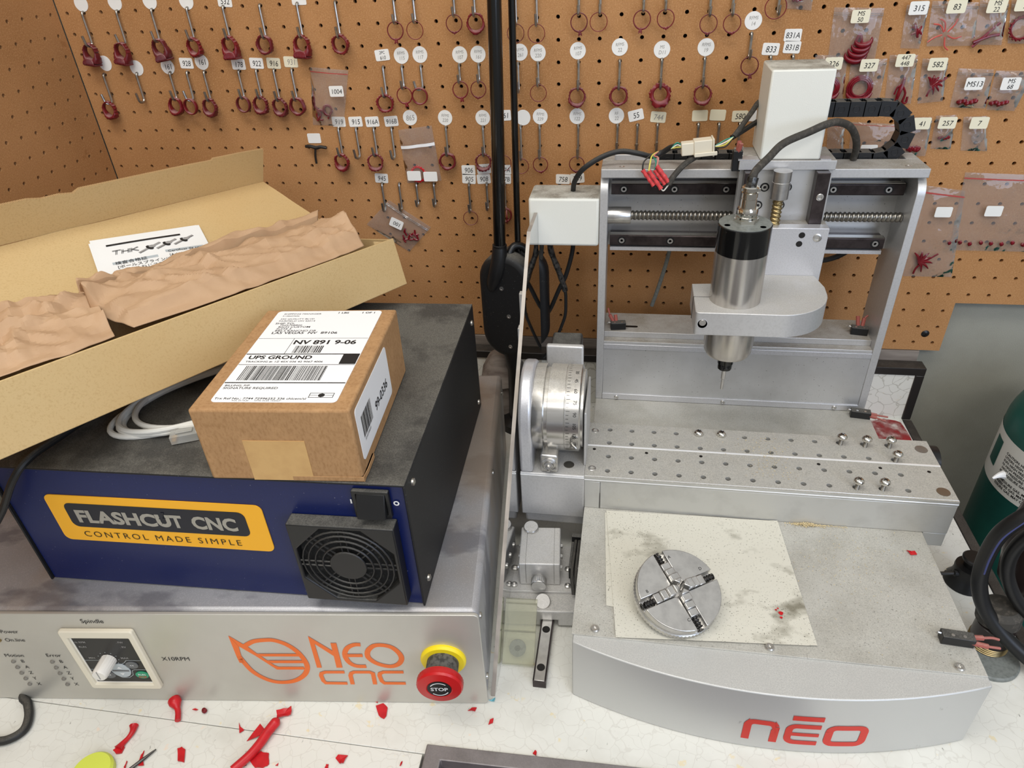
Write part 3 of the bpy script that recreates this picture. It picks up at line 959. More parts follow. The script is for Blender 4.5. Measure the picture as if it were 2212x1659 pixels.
# ------------------------------------------------------------------ zip bags of wax patterns
def wax_shape(kind, x, z, s, seed, mat):
    rnd = random.Random(seed)
    mb = MB(mat)
    Y = -0.0042
    if kind == 'crescent':
        for q in range(4):
            r = s * (0.62 - 0.05 * q)
            a0 = 200 + 6 * q
            pts = [(x + r * cos(radians(a)) + 0.0015 * q, Y - 0.0006 * q, z + 0.005 * (q - 1) + r * 0.72 * sin(radians(a))) for a in range(a0 - 30, a0 + 175, 16)]
            mb.tube(pts, lambda t: 0.0006 + 0.0030 * sin(pi * t), 8, 2)
        mb.tube([(x - s * .2, Y, z + s * .2), (x, Y, z + s * 0.8), (x + s * .2, Y, z + s * .25)], 0.002, 8, 4)
    elif kind == 'twig':
        for q in range(4):
            a = radians(60 + rnd.uniform(-35, 40) + 25 * q)
            mb.tube([(x - s * .5 * cos(a), Y - .0006 * q, z - s * .6 * sin(a)), (x + rnd.uniform(-1, 1) * .002, Y - .001, z), (x + s * .5 * cos(a + .3), Y, z + s * .6 * sin(a))], lambda t: 0.0008 + 0.0008 * sin(pi * t), 6, 4)
    elif kind == 'sticks':
        for q, a in enumerate((48, 28)):
            a = radians(a)
            mb.tube([(x - s * cos(a) + .003 * q, Y - .0012 * q, z - s * sin(a)), (x + .004 * q, Y, z - .002 * q), (x + s * cos(a) * .9, Y, z + s * sin(a) * .9 - .008 * q)], 0.0017, 7, 3)
    elif kind == 'cross':
        for q in range(6):
            a = radians(30 + 60 * q + rnd.uniform(-20, 20))
            mb.tube([(x + .003 * cos(a), Y, z + .003 * sin(a)), (x + s * .6 * cos(a), Y - .0008, z + s * .7 * sin(a)), (x + s * cos(a + .2), Y, z + s * sin(a + .2))], 0.0008, 6, 3)
    elif kind == 'blob':
        for q in range(5):
            mb.lathe([(0.0004, -s * .3), (s * .28, -s * .14), (s * .30, s * .1), (0.0004, s * .25)], (x + (q - 2) * s * .36, Y - .0004 * (q % 2), z + s * .12 * sin(q * 2.1)), (rnd.uniform(-.4, .4), 0.3, 1), 9)
    elif kind == 'ring':
        pts = [(x + s * cos(2 * pi * k / 18), Y - .001 * sin(4 * pi * k / 18), z + s * sin(2 * pi * k / 18)) for k in range(18)]
        mb.tube(pts, 0.0013, 7, 2, closed=True)
        for k in range(18):
            mb.lathe([(0.0002, -.0013), (.0013, -.0004), (.0013, .0006), (.0002, .0014)], (pts[k][0] * 1.0 + (pts[k][0] - x) * .12, pts[k][1], pts[k][2] + (pts[k][2] - z) * .12), (0, 0, 1), 6)
    elif kind == 'figure':
        mb.tube([(x - .003, Y, z - s), (x - .002, Y - .001, z - s * .2), (x, Y, z + s * .5), (x + .001, Y, z + s)], lambda t: .0011 + .0016 * sin(pi * t), 7, 4)
        mb.tube([(x, Y, z + s * .4), (x + s * .35, Y - .001, z - s * .2), (x + s * .3, Y, z - s * .9), (x + s * .6, Y, z - s * .95), (x + s * .6, Y, z - s * .5)], .0013, 7, 4)
        mb.tube([(x, Y, z + s * .5), (x - s * .35, Y, z + s * .2), (x - s * .45, Y, z - s * .3)], .0012, 7, 4)
    elif kind == 'pair':
        for q in (-1, 1):
            pts = [(x + q * s * .45 + s * .45 * cos(radians(a)), Y - .0005 * q, z + s * .5 * sin(radians(a)) + .003 * q) for a in range(0, 300, 24)]
            mb.tube(pts, lambda t: .001 + .0012 * sin(pi * t), 7, 2)
        mb.tube([(x - s, Y, z - s * .8), (x - s * .5, Y, z - s * .2), (x - s * 1.0, Y, z + s * .7)], .0016, 7, 4)
        mb.tube([(x + s * .3, Y, z - s * .6), (x + s * .9, Y, z + s * .2)], .0016, 7, 2)
    elif kind == 'bead_row':
        for q in range(9):
            xx = x - s + 2 * s * q / 8
            mb.lathe([(0.0004, -.003), (.0024, -.0012), (.0026, .001), (.0004, .003)], (xx, Y - .0006 * (q % 2), z + .0012 * sin(q * 2.4)), (rnd.uniform(-.5, .5), .3, 1), 8)
    elif kind == 'pile':
        for q in range(16):
            px, pz = x + rnd.uniform(-1, 1) * s * .75, z + rnd.uniform(-1, 1) * s * .6
            a = rnd.uniform(0, pi)
            mb.tube([(px - .003 * cos(a), Y - rnd.uniform(0, .002), pz - .003 * sin(a)), (px, Y - rnd.uniform(0, .002), pz), (px + .0035 * cos(a), Y, pz + .0035 * sin(a))], .0014, 6, 2)
    elif kind == 'disc':
        mb.lathe([(0.0004, -.0008), (s, -.0008), (s, .0008), (0.0004, .0008)], (x, Y, z), (0, 1, 0), 20)
    elif kind == 'leaf':
        for q in range(7):
            a = radians(-70 + 32 * q)
            mb.tube([(x, Y, z), (x + s * .55 * cos(a), Y - .0015, z + s * .5 * sin(a) + .002), (x + s * cos(a), Y, z + s * .9 * sin(a))], lambda t: .0022 * (1 - t) + .0006, 6, 3)
        mb.tube([(x - s * .2, Y, z - s), (x, Y - .001, z - s * .3), (x + s * 1.2, Y, z + s * .7)], .0012, 6, 4)
    elif kind == 'halo':
        for q in range(3):
            r = s * (0.95 - .14 * q)
            pts = [(x + r * cos(2 * pi * k / 14), Y - .0006 * q, z + r * .95 * sin(2 * pi * k / 14)) for k in range(14)]
            mb.tube(pts, .0014, 7, 2, closed=True)
        pts = [(x + s * 1.02 * cos(radians(a)), Y - .002, z - .002 + s * .8 * sin(radians(a))) for a in range(195, 350, 15)]
        mb.tube(pts, lambda t: .0008 + .003 * sin(pi * t), 8, 2)
    return mb

def zip_bag(quad, sticker, label, seed, zipc='sticker_white', redline=False, puff=0.006, rot=0.0, strip=False):
    q = [Vector((a, 0, b)) for a, b in quad]
    ctr = sum(q, Vector()) / 4
    t = thing('zip_bag', label, 'plastic bag', (ctr.x, -0.001, ctr.z), 0, 'zip bags of wax patterns on the pegboard')
    def P(u, v, y):
        p = q[0].lerp(q[1], u).lerp(q[3].lerp(q[2], u), v)
        return (p.x, y, p.z)
    def front(u, v):
        w = sin(pi * u) ** 0.6 * sin(pi * min(1, max(0, v))) ** 0.6
        nz = noise.noise(Vector((u * 4 + seed, v * 5, seed * 1.7)))
        return P(u, v, -0.0014 - puff * w * (0.72 + 0.5 * nz) - 0.0006)
    mb = MB('bag_film').sheet(front, 12, 14)
    mb.sheet(lambda u, v: P(u, v, -0.0009), 1, 1)
    part('film', mb, t, fix=False)
    if redline or strip:
        mb = MB('wax_stain' if redline else 'label_white')
        v0, v1 = (0.06, 0.075) if redline else (0.29, 0.345)
        mb.sheet(lambda u, v: P(u, v0 + (v1 - v0) * v, front(u, v0)[1] - 0.0006), 8, 1)
        part('closure_line' if redline else 'white_strip', mb, t, label='red line along the closure' if redline else 'white writing strip')
    else:
        mb = MB('bag_film')
        for v0 in (0.10, 0.135):
            mb.tube([Vector(front(k / 8, v0)) - Vector((0, .0003, 0)) for k in range(9)], 0.0006, 6, 1)
        part('zip_seal', mb, t)
    for sx, sz, txt, cr in sticker:
        mb = MB('sticker_cream' if cr else 'sticker_white')
        ca, sa = cos(radians(rot)), sin(radians(rot))
        yy = -0.0026 - puff
        fn = lambda a, b, h: (sx + a * ca - b * sa, yy + h, sz + a * sa + b * ca)
        mb.prism(rrect(-0.0098, 0.0098, -0.0067, 0.0067, 0.0018, 4), -0.0003, 0.0002, fn=fn)
        if txt:
            mb.m('ink')
            ls = txt.split('/')
            for n_, s_ in enumerate(ls):
                sz_ = 0.0082 if len(ls) == 1 else 0.0066
                mb.text(s_, sz_, 0, -0.003 if len(ls) == 1 else (0.0008 if n_ == 0 else -0.0054), lambda a, b: fn(a, b, -0.0005), 'CENTER', xs=0.95, shear=0.1)
        part('sticker', mb, t, smooth=0)
    return t

BAGS = {
'ms50' :( [(0.3158, 0.5517), (0.3694, 0.5492), (0.3712, 0.4957), (0.3191, 0.497)] , (0.344, 0.5423) , (0.3486, 0.5083) ),
'b315' :( [(0.3925, 0.5514), (0.4161, 0.553), (0.4167, 0.5062), (0.3962, 0.5073)] , (0.4034, 0.5486) , (0.4086, 0.5255) ),
'b83' :( [(0.4181, 0.5547), (0.4663, 0.5512), (0.4735, 0.5078), (0.4239, 0.5085)] , (0.4422, 0.5487) , (0.4392, 0.5208) ),
'ms22' :( [(0.4668, 0.5535), (0.4965, 0.5525), (0.5025, 0.5076), (0.4731, 0.509)] , (0.4831, 0.5478) , (0.4825, 0.5196) ),
'bR' :( [(0.4989, 0.5524), (0.5258, 0.5514), (0.5355, 0.5079), (0.5083, 0.5093)] , (0.5108, 0.5486) , (0.5168, 0.5246) ),
'topring' :( [(0.2596, 0.5838), (0.2897, 0.5826), (0.2912, 0.5494), (0.2628, 0.5523)] , (0.2725, 0.5751) , (0.2737, 0.5606) ),
'b326' :( [(0.3044, 0.5027), (0.3406, 0.5011), (0.3445, 0.4519), (0.3052, 0.4525)] , (0.3247, 0.4939) , (0.3246, 0.4664) ),
'b327' :( [(0.3451, 0.4957), (0.3849, 0.4967), (0.3861, 0.4512), (0.3493, 0.4525)] , (0.3644, 0.491) , (0.3605, 0.4657) ),
'b447' :( [(0.3867, 0.5005), (0.4171, 0.4998), (0.4226, 0.4464), (0.3929, 0.4483)] , (0.4025, 0.4953) , (0.4073, 0.4621) ),
'b582' :( [(0.4233, 0.4957), (0.4508, 0.495), (0.457, 0.4486), (0.4301, 0.4463)] , (0.4384, 0.4905) , (0.4395, 0.4668) ),
'ms13' :( [(0.4648, 0.4844), (0.5028, 0.4822), (0.506, 0.4396), (0.4669, 0.4416)] , (0.4836, 0.4686) , (0.4831, 0.4479) ),
'ms68' :( [(0.5051, 0.4809), (0.546, 0.4799), (0.5385, 0.4364), (0.5077, 0.4382)] , (0.5219, 0.4678) , (0.5177, 0.446) ),
'b257' :( [(0.4547, 0.4321), (0.4773, 0.4331), (0.4812, 0.3925), (0.4582, 0.3934)] , (0.4667, 0.4254) , (0.4691, 0.4069) ),
'b7' :( [(0.4855, 0.4303), (0.5111, 0.4313), (0.5229, 0.39), (0.4933, 0.391)] , (0.5017, 0.4249) , (0.5069, 0.4072) ),
'b41' :( [(0.4196, 0.4311), (0.451, 0.4307), (0.4549, 0.3845), (0.424, 0.3847)] , (0.4383, 0.425) , (0.4379, 0.394) ),
'wideL' :( [(0.3329, 0.4251), (0.3531, 0.4234), (0.3579, 0.3896), (0.338, 0.3912)] , (0.3507, 0.405) , (0.345, 0.3977) ),
'wideM' :( [(0.361, 0.4262), (0.4161, 0.4227), (0.419, 0.3877), (0.3644, 0.3895)] , (0.3852, 0.3937) , (0.396, 0.3928) ),
'bigR' :( [(0.5063, 0.3644), (0.6193, 0.3597), (0.6488, 0.2609), (0.5162, 0.2618)] , (0.5504, 0.3175) , (0.5623, 0.273) ),
'mid' :( [(0.4568, 0.3492), (0.513, 0.3411), (0.5296, 0.2235), (0.4686, 0.2234)] , (0.4923, 0.3158) , (0.4828, 0.2456) ),
'b1004' :( [(-0.3292, 0.5043), (-0.2771, 0.4991), (-0.297, 0.4289), (-0.3411, 0.431)] , (-0.2948, 0.4753) , (-0.3197, 0.4473) ),
'bstrip' :( [(-0.2198, 0.4227), (-0.1721, 0.4283), (-0.1662, 0.3538), (-0.2163, 0.3504)] , (-0.203, 0.3626) , (-0.1978, 0.3635) ),
'b001' :( [(-0.2475, 0.3255), (-0.1896, 0.2852), (-0.2277, 0.2464), (-0.2878, 0.2884)] , (-0.239, 0.2928) , (-0.2204, 0.2727) ),
}
BI = [  # key, text, cream, bag label, wax kind, size, wax material, wax label, extras
 ('ms50', 'MS/50', 1, 'large clear zip bag with sticker MS 50 right of the tall white cover', 'crescent', .019, 'wax_dark', 'dark red nested crescents of wax in the bag marked MS 50', {}),
 ('b315', '315', 0, 'narrow clear bag with sticker 315 near the top of the pegboard', 'twig', .013, 'wax_dark', 'dark red twiggy wax pattern in the bag marked 315', {}),
 ('b83', '83', 1, 'clear bag with sticker 83 near the top of the pegboard', 'cross', .018, 'wax_light', 'pale red spidery wax pattern in the bag marked 83', {}),
 ('ms22', 'MS/22', 1, 'clear bag with sticker MS 22 near the top right', 'sticks', .017, 'wax_dark', 'two dark red wax sticks in the bag marked MS 22', {}),
 ('bR', 'M/4', 1, 'clear bag cut by the right edge beside the MS 22 bag', 'ring', .011, 'wax_dark', 'dark red wax hoop in the bag cut by the right edge', {}),
 ('topring', '', 0, 'small clear bag bottom hanging in at the top edge beside a thin ring', 'blob', .006, 'wax_dark', 'small dark wax lump in the bag hanging in at the top edge', {}),
 ('b326', '326', 1, 'clear bag with sticker 326 half behind the tall white cover', 'halo', .013, 'wax_dark', 'dark red wax hoops in the bag marked 326', {}),
 ('b327', '327', 1, 'clear bag with sticker 327 above the black cable chain', 'halo', .0145, 'wax_dark', 'dark red wax hoops with a crescent in the bag marked 327', {}),
 ('b447', '447/448', 1, 'clear bag with sticker 447 448 above the curve of the cable chain', 'figure', .0145, 'wax_dark', 'dark red branching wax figure in the bag marked 447 448', {}),
 ('b582', '582', 1, 'clear bag with sticker 582 right of the 447 448 bag', 'leaf', .012, 'wax_dark', 'dark red leafy wax pattern in the bag marked 582', {}),
 ('ms13', 'MS13', 0, 'clear bag with sticker MS13 on the right side of the pegboard', 'blob', .0115, 'wax_dark', 'dark red wax lumps in the bag marked MS13', {}),
 ('ms68', 'MS/68', 0, 'clear bag with sticker MS 68 at the right edge', 'blob', .0105, 'wax_dark', 'dark red wax lumps in the bag marked MS 68', {}),
 ('b257', '257', 1, 'small clear bag with sticker 257 right of the cable chain', 'blob', .007, 'wax_dark', 'small dark red wax piece in the bag marked 257', {}),
 ('b7', '7', 1, 'small clear bag with sticker 7 right of the 257 bag', 'disc', .007, 'bag_film', 'clear round disc in the bag marked 7', {}),
 ('b41', '41', 1, 'clear bag with sticker 41 behind the curve of the cable chain', 'bead_row', .006, 'wax_dark', 'dark wax specks in the bag marked 41', {}),
 ('wideL', None, 0, 'narrow flat clear bag behind the cable chain next to the white cover', None, 0, '', '', {'redline': True}),
 ('wideM', '', 0, 'wide flat clear bag inside the loop of the cable chain', None, 0, '', '', {'redline': True}),
 ('bigR', '', 0, 'big clear bag with a blank sticker at the right edge', 'bead_row', .05, 'wax_dark', 'row of dark red wax beads along the bottom of the big right bag', {'redline': True}),
 ('mid', '', 0, 'clear bag with a blank sticker just right of the machine column', 'leaf', .017, 'wax_dark', 'dark red leafy wax pattern in the bag right of the machine column', {'redline': True}),
 ('b1004', '1004', 0, 'clear bag with a red closure line and sticker 1004', 'pair', .0125, 'wax_red', 'dusty red wax hoops in the bag marked 1004', {'redline': True, 'puff': .008}),
 ('bstrip', '', 0, 'clear bag with a white strip hanging below the round sticker 865', 'ring', .0098, 'wax_bright', 'bright red beaded wax hoop in the bag with the white strip', {'strip': True}),
 ('b001', '001', 0, 'clear bag stuck diagonally with sticker 001 above the open carton', 'pile', .015, 'wax_dark', 'pile of small dark red wax pieces in the diagonal bag', {'rot': -26}),
]
for n_, (key, txt, cr, lab, kind, sz, wm, wlab, ex) in enumerate(BI):
    quad, st, wp = BAGS[key]
    stl = [] if txt is None else [(st[0], st[1], txt, cr)]
    if key == 'bstrip':
        stl.append((st[0] + 0.0235, st[1] - 0.001, '', 0))
    zip_bag(quad, stl, lab, n_ * 3.1, **ex)
    if kind:
        mb = wax_shape(kind, wp[0], wp[1], sz, n_, wm)
        solo('wax_pattern', mb, wlab, 'wax pattern', (wp[0], -0.004, wp[1]), 'wax patterns inside the bags', smooth=50)

# ------------------------------------------------------------------ silver controller cabinet
CA = radians(6.65)
ctl = thing('controller_cabinet', 'wide silver controller cabinet with an orange logo and red stop button', 'machine controller', (-0.0193, -0.551, 0), CA)
CT = WM[ctl]
CW, CD, CH = 0.545, 0.400, 0.134
mb = MB('silver_paint', CT).box(-CW, -0.0008, 0.0025, CD, 0.0015, CH)
part('cover', mb, ctl, 0.006, seg=3)
mb = MB('panel_silver', CT).prism(rrect(-CW - 0.002, 0.0, 0.0005, CH + 0.0008, 0.005), -0.0015, 0.002, 'y')
part('front_panel', mb, ctl, 0.0006)
cf = lambda a, b: CT @ Vector((a, -0.0019, b))
mb = MB('logo_orange')
# winged disc emblem, read off as strokes on the panel
WING = [(-0.2242, 0.0903), (-0.2147, 0.0967), (-0.2034, 0.0989), (-0.1941, 0.0985), (-0.1835, 0.0922), (-0.1753, 0.0806), (-0.1712, 0.0655), (-0.1722, 0.0545), (-0.1778, 0.0443), (-0.1881, 0.0361), (-0.2, 0.0331), (-0.211, 0.0346), (-0.2206, 0.0413), (-0.2279, 0.0514), (-0.2322, 0.0648), (-0.2345, 0.0735)]
def smooth2(P, sub=4):
    out = []
    for i in range(len(P) - 1):
        a, b_, c, d = [Vector(P[min(max(k, 0), len(P) - 1)]) for k in (i - 1, i, i + 1, i + 2)]
        for k in range(sub):
            t = k / sub
            q = 0.5 * ((2 * b_) + (c - a) * t + (2 * a - 5 * b_ + 4 * c - d) * t * t + (3 * b_ - a - 3 * c + d) * t ** 3)
            out.append((q.x, q.y))
    return out + [P[-1]]
stroke(mb, smooth2(WING), 0.0052, cf)
mb.flat([(-0.2364, 0.1052), (-0.2308, 0.0896), (-0.2320, 0.0757), (-0.2318, 0.0640), (-0.2366, 0.0640), (-0.2370, 0.0734)], cf)
mb.flat([(-0.2364, 0.1052), (-0.2222, 0.0886), (-0.2155, 0.0780), (-0.2094, 0.0694), (-0.2033, 0.0607), (-0.1997, 0.0581), (-0.1748, 0.0584), (-0.1750, 0.0540), (-0.2022, 0.0536), (-0.2188, 0.0758), (-0.2308, 0.0896)], lambda a, b: CT @ Vector((a, -0.0018, b)))
mb.flat([(-0.2160, 0.0784), (-0.1744, 0.0789), (-0.1739, 0.0748), (-0.2123, 0.0744)], lambda a, b: CT @ Vector((a, -0.0020, b)))
mb.flat([(-0.2083, 0.0681), (-0.1725, 0.0686), (-0.1721, 0.0644), (-0.2045, 0.0640)], lambda a, b: CT @ Vector((a, -0.0020, b)))
part('emblem', mb, ctl, smooth=0, label='orange winged disc emblem')
mb = MB('logo_orange')
mb.flat([(-0.1606, 0.1052), (-0.1417, 0.0835), (-0.1414, 0.0951), (-0.1358, 0.0951), (-0.1368, 0.0576), (-0.1426, 0.0575), (-0.1419, 0.0756), (-0.1567, 0.0939), (-0.1571, 0.0573), (-0.1619, 0.0573)], cf)
stroke(mb, smooth2([(-0.1133, 0.0929), (-0.1193, 0.0928), (-0.126, 0.0886), (-0.1302, 0.0811), (-0.1308, 0.0725), (-0.1280, 0.0645), (-0.1223, 0.0602), (-0.1133, 0.0600)], 3), 0.0050, cf)
stroke(mb, [(-0.1318, 0.0766), (-0.114, 0.0768)], 0.0046, lambda a, b: CT @ Vector((a, -0.0020, b)))
OO = [(-0.1093, 0.0771), (-0.1074, 0.0845), (-0.1009, 0.0915), (-0.0922, 0.0924), (-0.0841, 0.089), (-0.0786, 0.0806), (-0.0774, 0.0721), (-0.0809, 0.0645), (-0.0875, 0.0605), (-0.0949, 0.061), (-0.1031, 0.0653), (-0.1081, 0.0717)]
stroke(mb, smooth2(OO[-1:] + OO + OO[:2], 3)[3:-4], 0.0052, cf, closed=True)
for P_ in ([(-0.1363, 0.0505), (-0.1551, 0.0502), (-0.1592, 0.0482), (-0.1605, 0.0445), (-0.1599, 0.0360), (-0.158, 0.0325), (-0.1366, 0.0323)],
           [(-0.1316, 0.0308), (-0.1313, 0.0449), (-0.1298, 0.0488), (-0.1267, 0.0506), (-0.1115, 0.0508), (-0.1086, 0.0487), (-0.1092, 0.0311)],
           [(-0.0784, 0.0513), (-0.0978, 0.051), (-0.1016, 0.0489), (-0.1027, 0.0454), (-0.1018, 0.0366), (-0.0994, 0.0332), (-0.0786, 0.0332)]):
    stroke(mb, P_, 0.0042, cf)
part('name_lettering', mb, ctl, smooth=0, label='orange company lettering')
mb = MB('ink')
for t, x, z, s, al in (('Spindle', -0.361, 0.1225, 0.0078, 'CENTER'), ('X10RPM', -0.299, 0.0665, 0.0078, 'CENTER'), ('Power', -0.4490, 0.1070, 0.0068, 'CENTER'), ('On.line', -0.4490, 0.0945, 0.0068, 'CENTER'),
                       ('Motion', -0.4610, 0.0705, 0.0068, 'CENTER'), ('Error', -0.4205, 0.0710, 0.0068, 'CENTER')):
    mb = MB('ink').text(t, s, x, z, cf, al)
    part('lettering', mb, ctl, smooth=0)
for c0 in (-0.4580, -0.4185):
    for k, ch_ in enumerate('BAZYX'):
        mb = MB('ink').text(ch_, 0.0064, c0, 0.0615 - 0.0093 * k, cf, 'LEFT')
        part('lettering', mb, ctl, smooth=0)
for c0 in (-0.4655, -0.4255):
    for k in range(5):
        mb = MB('led_grey', CT).lathe([(0.0022, 0), (0.0021, 0.0011), (0.0013, 0.0019), (0.0002, 0.0021)], (c0, -0.0015, 0.0635 - 0.0093 * k), (0, -1, 0), 14)
        part('indicator_light', mb, ctl)
mb = MB('brass', CT).lathe([(0.0026, 0), (0.0024, 0.0013), (0.0002, 0.0024)], (-0.4650, -0.0015, 0.0965), (0, -1, 0), 14)
part('indicator_light', mb, ctl, label='brass coloured lamp')
# spindle speed unit
sx0, sx1, sz0, sz1 = -0.3965, -0.3245, 0.0265, 0.1155
mb = MB('cream_plastic', CT)
mb.frame(rrect(sx0, sx1, sz0, sz1, 0.0025, 4), rrect(sx0 + 0.006, sx1 - 0.006, sz0 + 0.007, sz1 - 0.010, 0.001, 4), -0.0015, -0.0065, 'y')
bz = part('speed_control', mb, ctl, 0.0012)
mb = MB('black_clean', CT).box(sx0 + 0.006, sx1 - 0.006, -0.0036, -0.0012, sz0 + 0.007, sz1 - 0.010)
mb.m('white_plastic').frame(rrect(sx0 + 0.006, sx1 - 0.006, sz0 + 0.007, sz1 - 0.010, 0.0008, 2), rrect(sx0 + 0.0074, sx1 - 0.0074, sz0 + 0.0084, sz1 - 0.0114, 0.0006, 2), -0.0035, -0.0041, 'y')
ct2 = lambda a, b: (a, -0.0038, b)
mb.m('ink_grey')
for t, x, z in (('Hz RPM', -0.3835, 0.0955), ('RUN', -0.3830, 0.0885), ('. FW', -0.3440, 0.0955), ('. RV', -0.3430, 0.0885), ('MIN', -0.3805, 0.0715), ('MAX', -0.3475, 0.0715)):
    mb.text(t, 0.0036, x, z, ct2, 'CENTER', bold=0.01)
mb.m('button_pale')
stroke(mb, [(-0.389, 0.0690), (-0.3650, 0.0690)], 0.0005, ct2)
stroke(mb, [(-0.3322, 0.0690), (-0.3475, 0.0690), (-0.3505, 0.0655), (-0.3560, 0.0620)], 0.0005, ct2)
stroke(mb, [(-0.389, 0.0545), (-0.3690, 0.0545), (-0.3670, 0.0470), (-0.3610, 0.0415), (-0.3540, 0.0415), (-0.3485, 0.0460), (-0.3470, 0.0530), (-0.3440, 0.0545), (-0.3322, 0.0545)], 0.0005, ct2)
for k in range(9):
    a = radians(-40 + 32.5 * k)
    mb.flat(circ(-0.3640 + 0.0098 * cos(a), 0.0715 + 0.0098 * sin(a), 0.0005, 8), ct2)
part('keypad', mb, bz, smooth=0)
mb = MB('white_plastic', CT).lathe([(0.0072, 0.0), (0.0070, 0.0170), (0.0062, 0.0185), (0.0002, 0.0185)], (-0.3640, -0.0036, 0.0705), (0, -1, 0), 40, rfn=lambda a, h: 1 + 0.03 * (1 if int(a / (2 * pi) * 40) % 2 else -1) if h < 0.0178 else 1)
mb.m('ink_grey').box(-0.3645, -0.3635, -0.0223, -0.0218, 0.066, 0.077)
part('knob', mb, bz)
for x, z, rx, rz_, m_, t in ((-0.3705, 0.0620, .0062, .0052, 'button_grey', 'DSP'), (-0.3440, 0.0620, .0062, .0052, 'button_grey', '<<'), (-0.3730, 0.0465, .0068, .0052, 'button_grey', 'SET'),
                            (-0.3580, 0.0535, .0095, .0105, 'button_pale', ''), (-0.3390, 0.0465, .0066, .0052, 'green_mark', 'RUN')):
    mb = MB(m_, CT).prism(circ(x, z, rx, 24, rz_), -0.0035, -0.0044, 'y')
    f2 = lambda a, b: (a, -0.0046, b)
    if t:
        mb.m('white_mark').text(t, 0.0036, x, z - 0.0002 if t == 'RUN' else z - 0.0013, f2, 'CENTER', bold=0.01)
        if t == 'RUN':
            mb.m('logo_red').text('STOP', 0.0034, x, z - 0.0040, f2, 'CENTER', bold=0.02)
    else:
        mb.m('button_grey').flat([(x - .0085, z - .001), (x + .0085, z - .001), (x + .0085, z + .0012), (x - .0085, z + .0012)], f2)
        mb.m('white_mark').flat([(x - .0026, z + .0035), (x + .0026, z + .0035), (x, z + .0065)], f2).flat([(x - .0026, z - .0038), (x + .0026, z - .0038), (x, z - .0066)], f2)
    part('button', mb, bz, smooth=0)
# emergency stop
EP = (-0.0375, -0.0015, 0.0720)
mb = MB('yellow_plastic', CT).lathe([(0.0215, 0.0), (0.0215, 0.002), (0.0198, 0.0042), (0.0140, 0.0042)], EP, (0, -1, 0), 40)
es = part('stop_button', mb, ctl)
mb = MB('grey_dusty', CT).lathe([(0.0150, 0.0040), (0.0150, 0.0200), (0.0135, 0.0215), (0.0001, 0.0215)], EP, (0, -1, 0), 32)
part('stem', mb, es)
mb = MB('red_plastic', CT).lathe([(0.0140, 0.0212), (0.0205, 0.0216), (0.0213, 0.0228), (0.0213, 0.0282), (0.0200, 0.0300), (0.0120, 0.0312), (0.0112, 0.0306), (0.0001, 0.0306)], EP, (0, -1, 0), 72,
                                 rfn=lambda a, h: 1 + 0.008 * (1 if int(a / (2 * pi) * 72 + .5) % 2 else -1) if 0.022 < h < 0.029 else 1)
part('cap', mb, es)
yb = EP[1] - 0.0307
mb = MB('black_clean', CT).prism(circ(EP[0], EP[2], 0.0110, 36), yb - 0.0004, yb + 0.0004, 'y')
mb.m('white_mark').text('STOP', 0.0066, EP[0], EP[2] - 0.0023, lambda a, b: (a, yb - 0.0006, b), 'CENTER', bold=0.02)
for a0 in (45, 225):
    stroke(mb, arc(EP[0], EP[2], 0.0088, 0.0088, a0, a0 + 105, 12), 0.0010, lambda a, b: (a, yb - 0.0006, b))
part('cap_label', mb, es, smooth=0)
# louvers and screws on the right side
for k in range(12):
    y = 0.060 + 0.0255 * k
    mb = MB('silver_paint', CT)
    prof = [(0.0, 0.040), (0.0035, 0.052), (0.0055, 0.085), (0.0035, 0.112), (0.0, 0.118)]
    mb.sheet(lambda u, v, y=y: CT @ Vector((-0.0008 + (0.0085 * sin(pi * v) ** 0.5) * (1 - 0.9 * u ** 2), y + 0.023 * u, 0.026 + 0.097 * v)), 4, 12)
    part('louver', mb, ctl, fix=False)
for y, z in ((0.012, 0.118), (0.012, 0.026), (0.2, 0.128), (0.375, 0.118)):
    mb = MB('hook_steel', CT).lathe([(0.0034, 0), (0.0030, 0.0014), (0.0010, 0.0022), (0.0002, 0.0022)], (-0.0008, y, z), (1, 0, 0), 14)
    part('screw_head', mb, ctl)

# ------------------------------------------------------------------ blue drive box
DA = radians(2.0)
drv = thing('drive_box', 'dark blue and black drive box with a yellow badge on the cabinet', 'control box', (-0.072, -0.546, 0.1345), DA)
DT = WM[drv] @ Matrix.Translation((0, 0, -0.1345))
z0, z1 = 0.1346, 0.2787
mb = MB('black_powder', DT)
mb.box(-0.371, 0.003, -0.002, 0.316, z1 - 0.002, z1)
mb.box(0.0012, 0.003, -0.002, 0.316, z0 - 0.0, z1 - 0.002)
mb.box(-0.371, -0.3692, -0.002, 0.316, z0 - 0.0, z1 - 0.002)
part('cover', mb, drv, 0.0007)
mb = MB('blue_paint', DT).box(-0.3688, 0.0010, 0.0005, 0.0025, z0 + 0.0004, z1 - 0.003)
mb.box(-0.3688, 0.0010, 0.0025, 0.314, z0 + 0.0004, z0 + 0.002)
part('front_panel', mb, drv, 0.0008)
df = lambda a, b: DT @ Vector((a, -0.0006, b))
df2 = lambda a, b: DT @ Vector((a, -0.0008, b))
mb = MB('badge_yellow', DT).prism(rrect(-0.3300, -0.1265, 0.1920, 0.2470, 0.0065), -0.0004, 0.0004, 'y')
mb.m('badge_navy').flat(rrect(-0.3145, -0.1440, 0.2095, 0.2382, 0.0065), lambda a, b: (a, -0.0006, b))
bd = part('badge', mb, drv, smooth=0, label='yellow badge with rounded corners')
mb = MB('badge_silver')
mb.text('FLASHC', 0.0200, -0.3065, 0.2160, df2, 'LEFT', bold=0.04, fit=0.0770)
mb.text('T', 0.0200, -0.2163, 0.2160, df2, 'LEFT', bold=0.04, fit=0.0118)
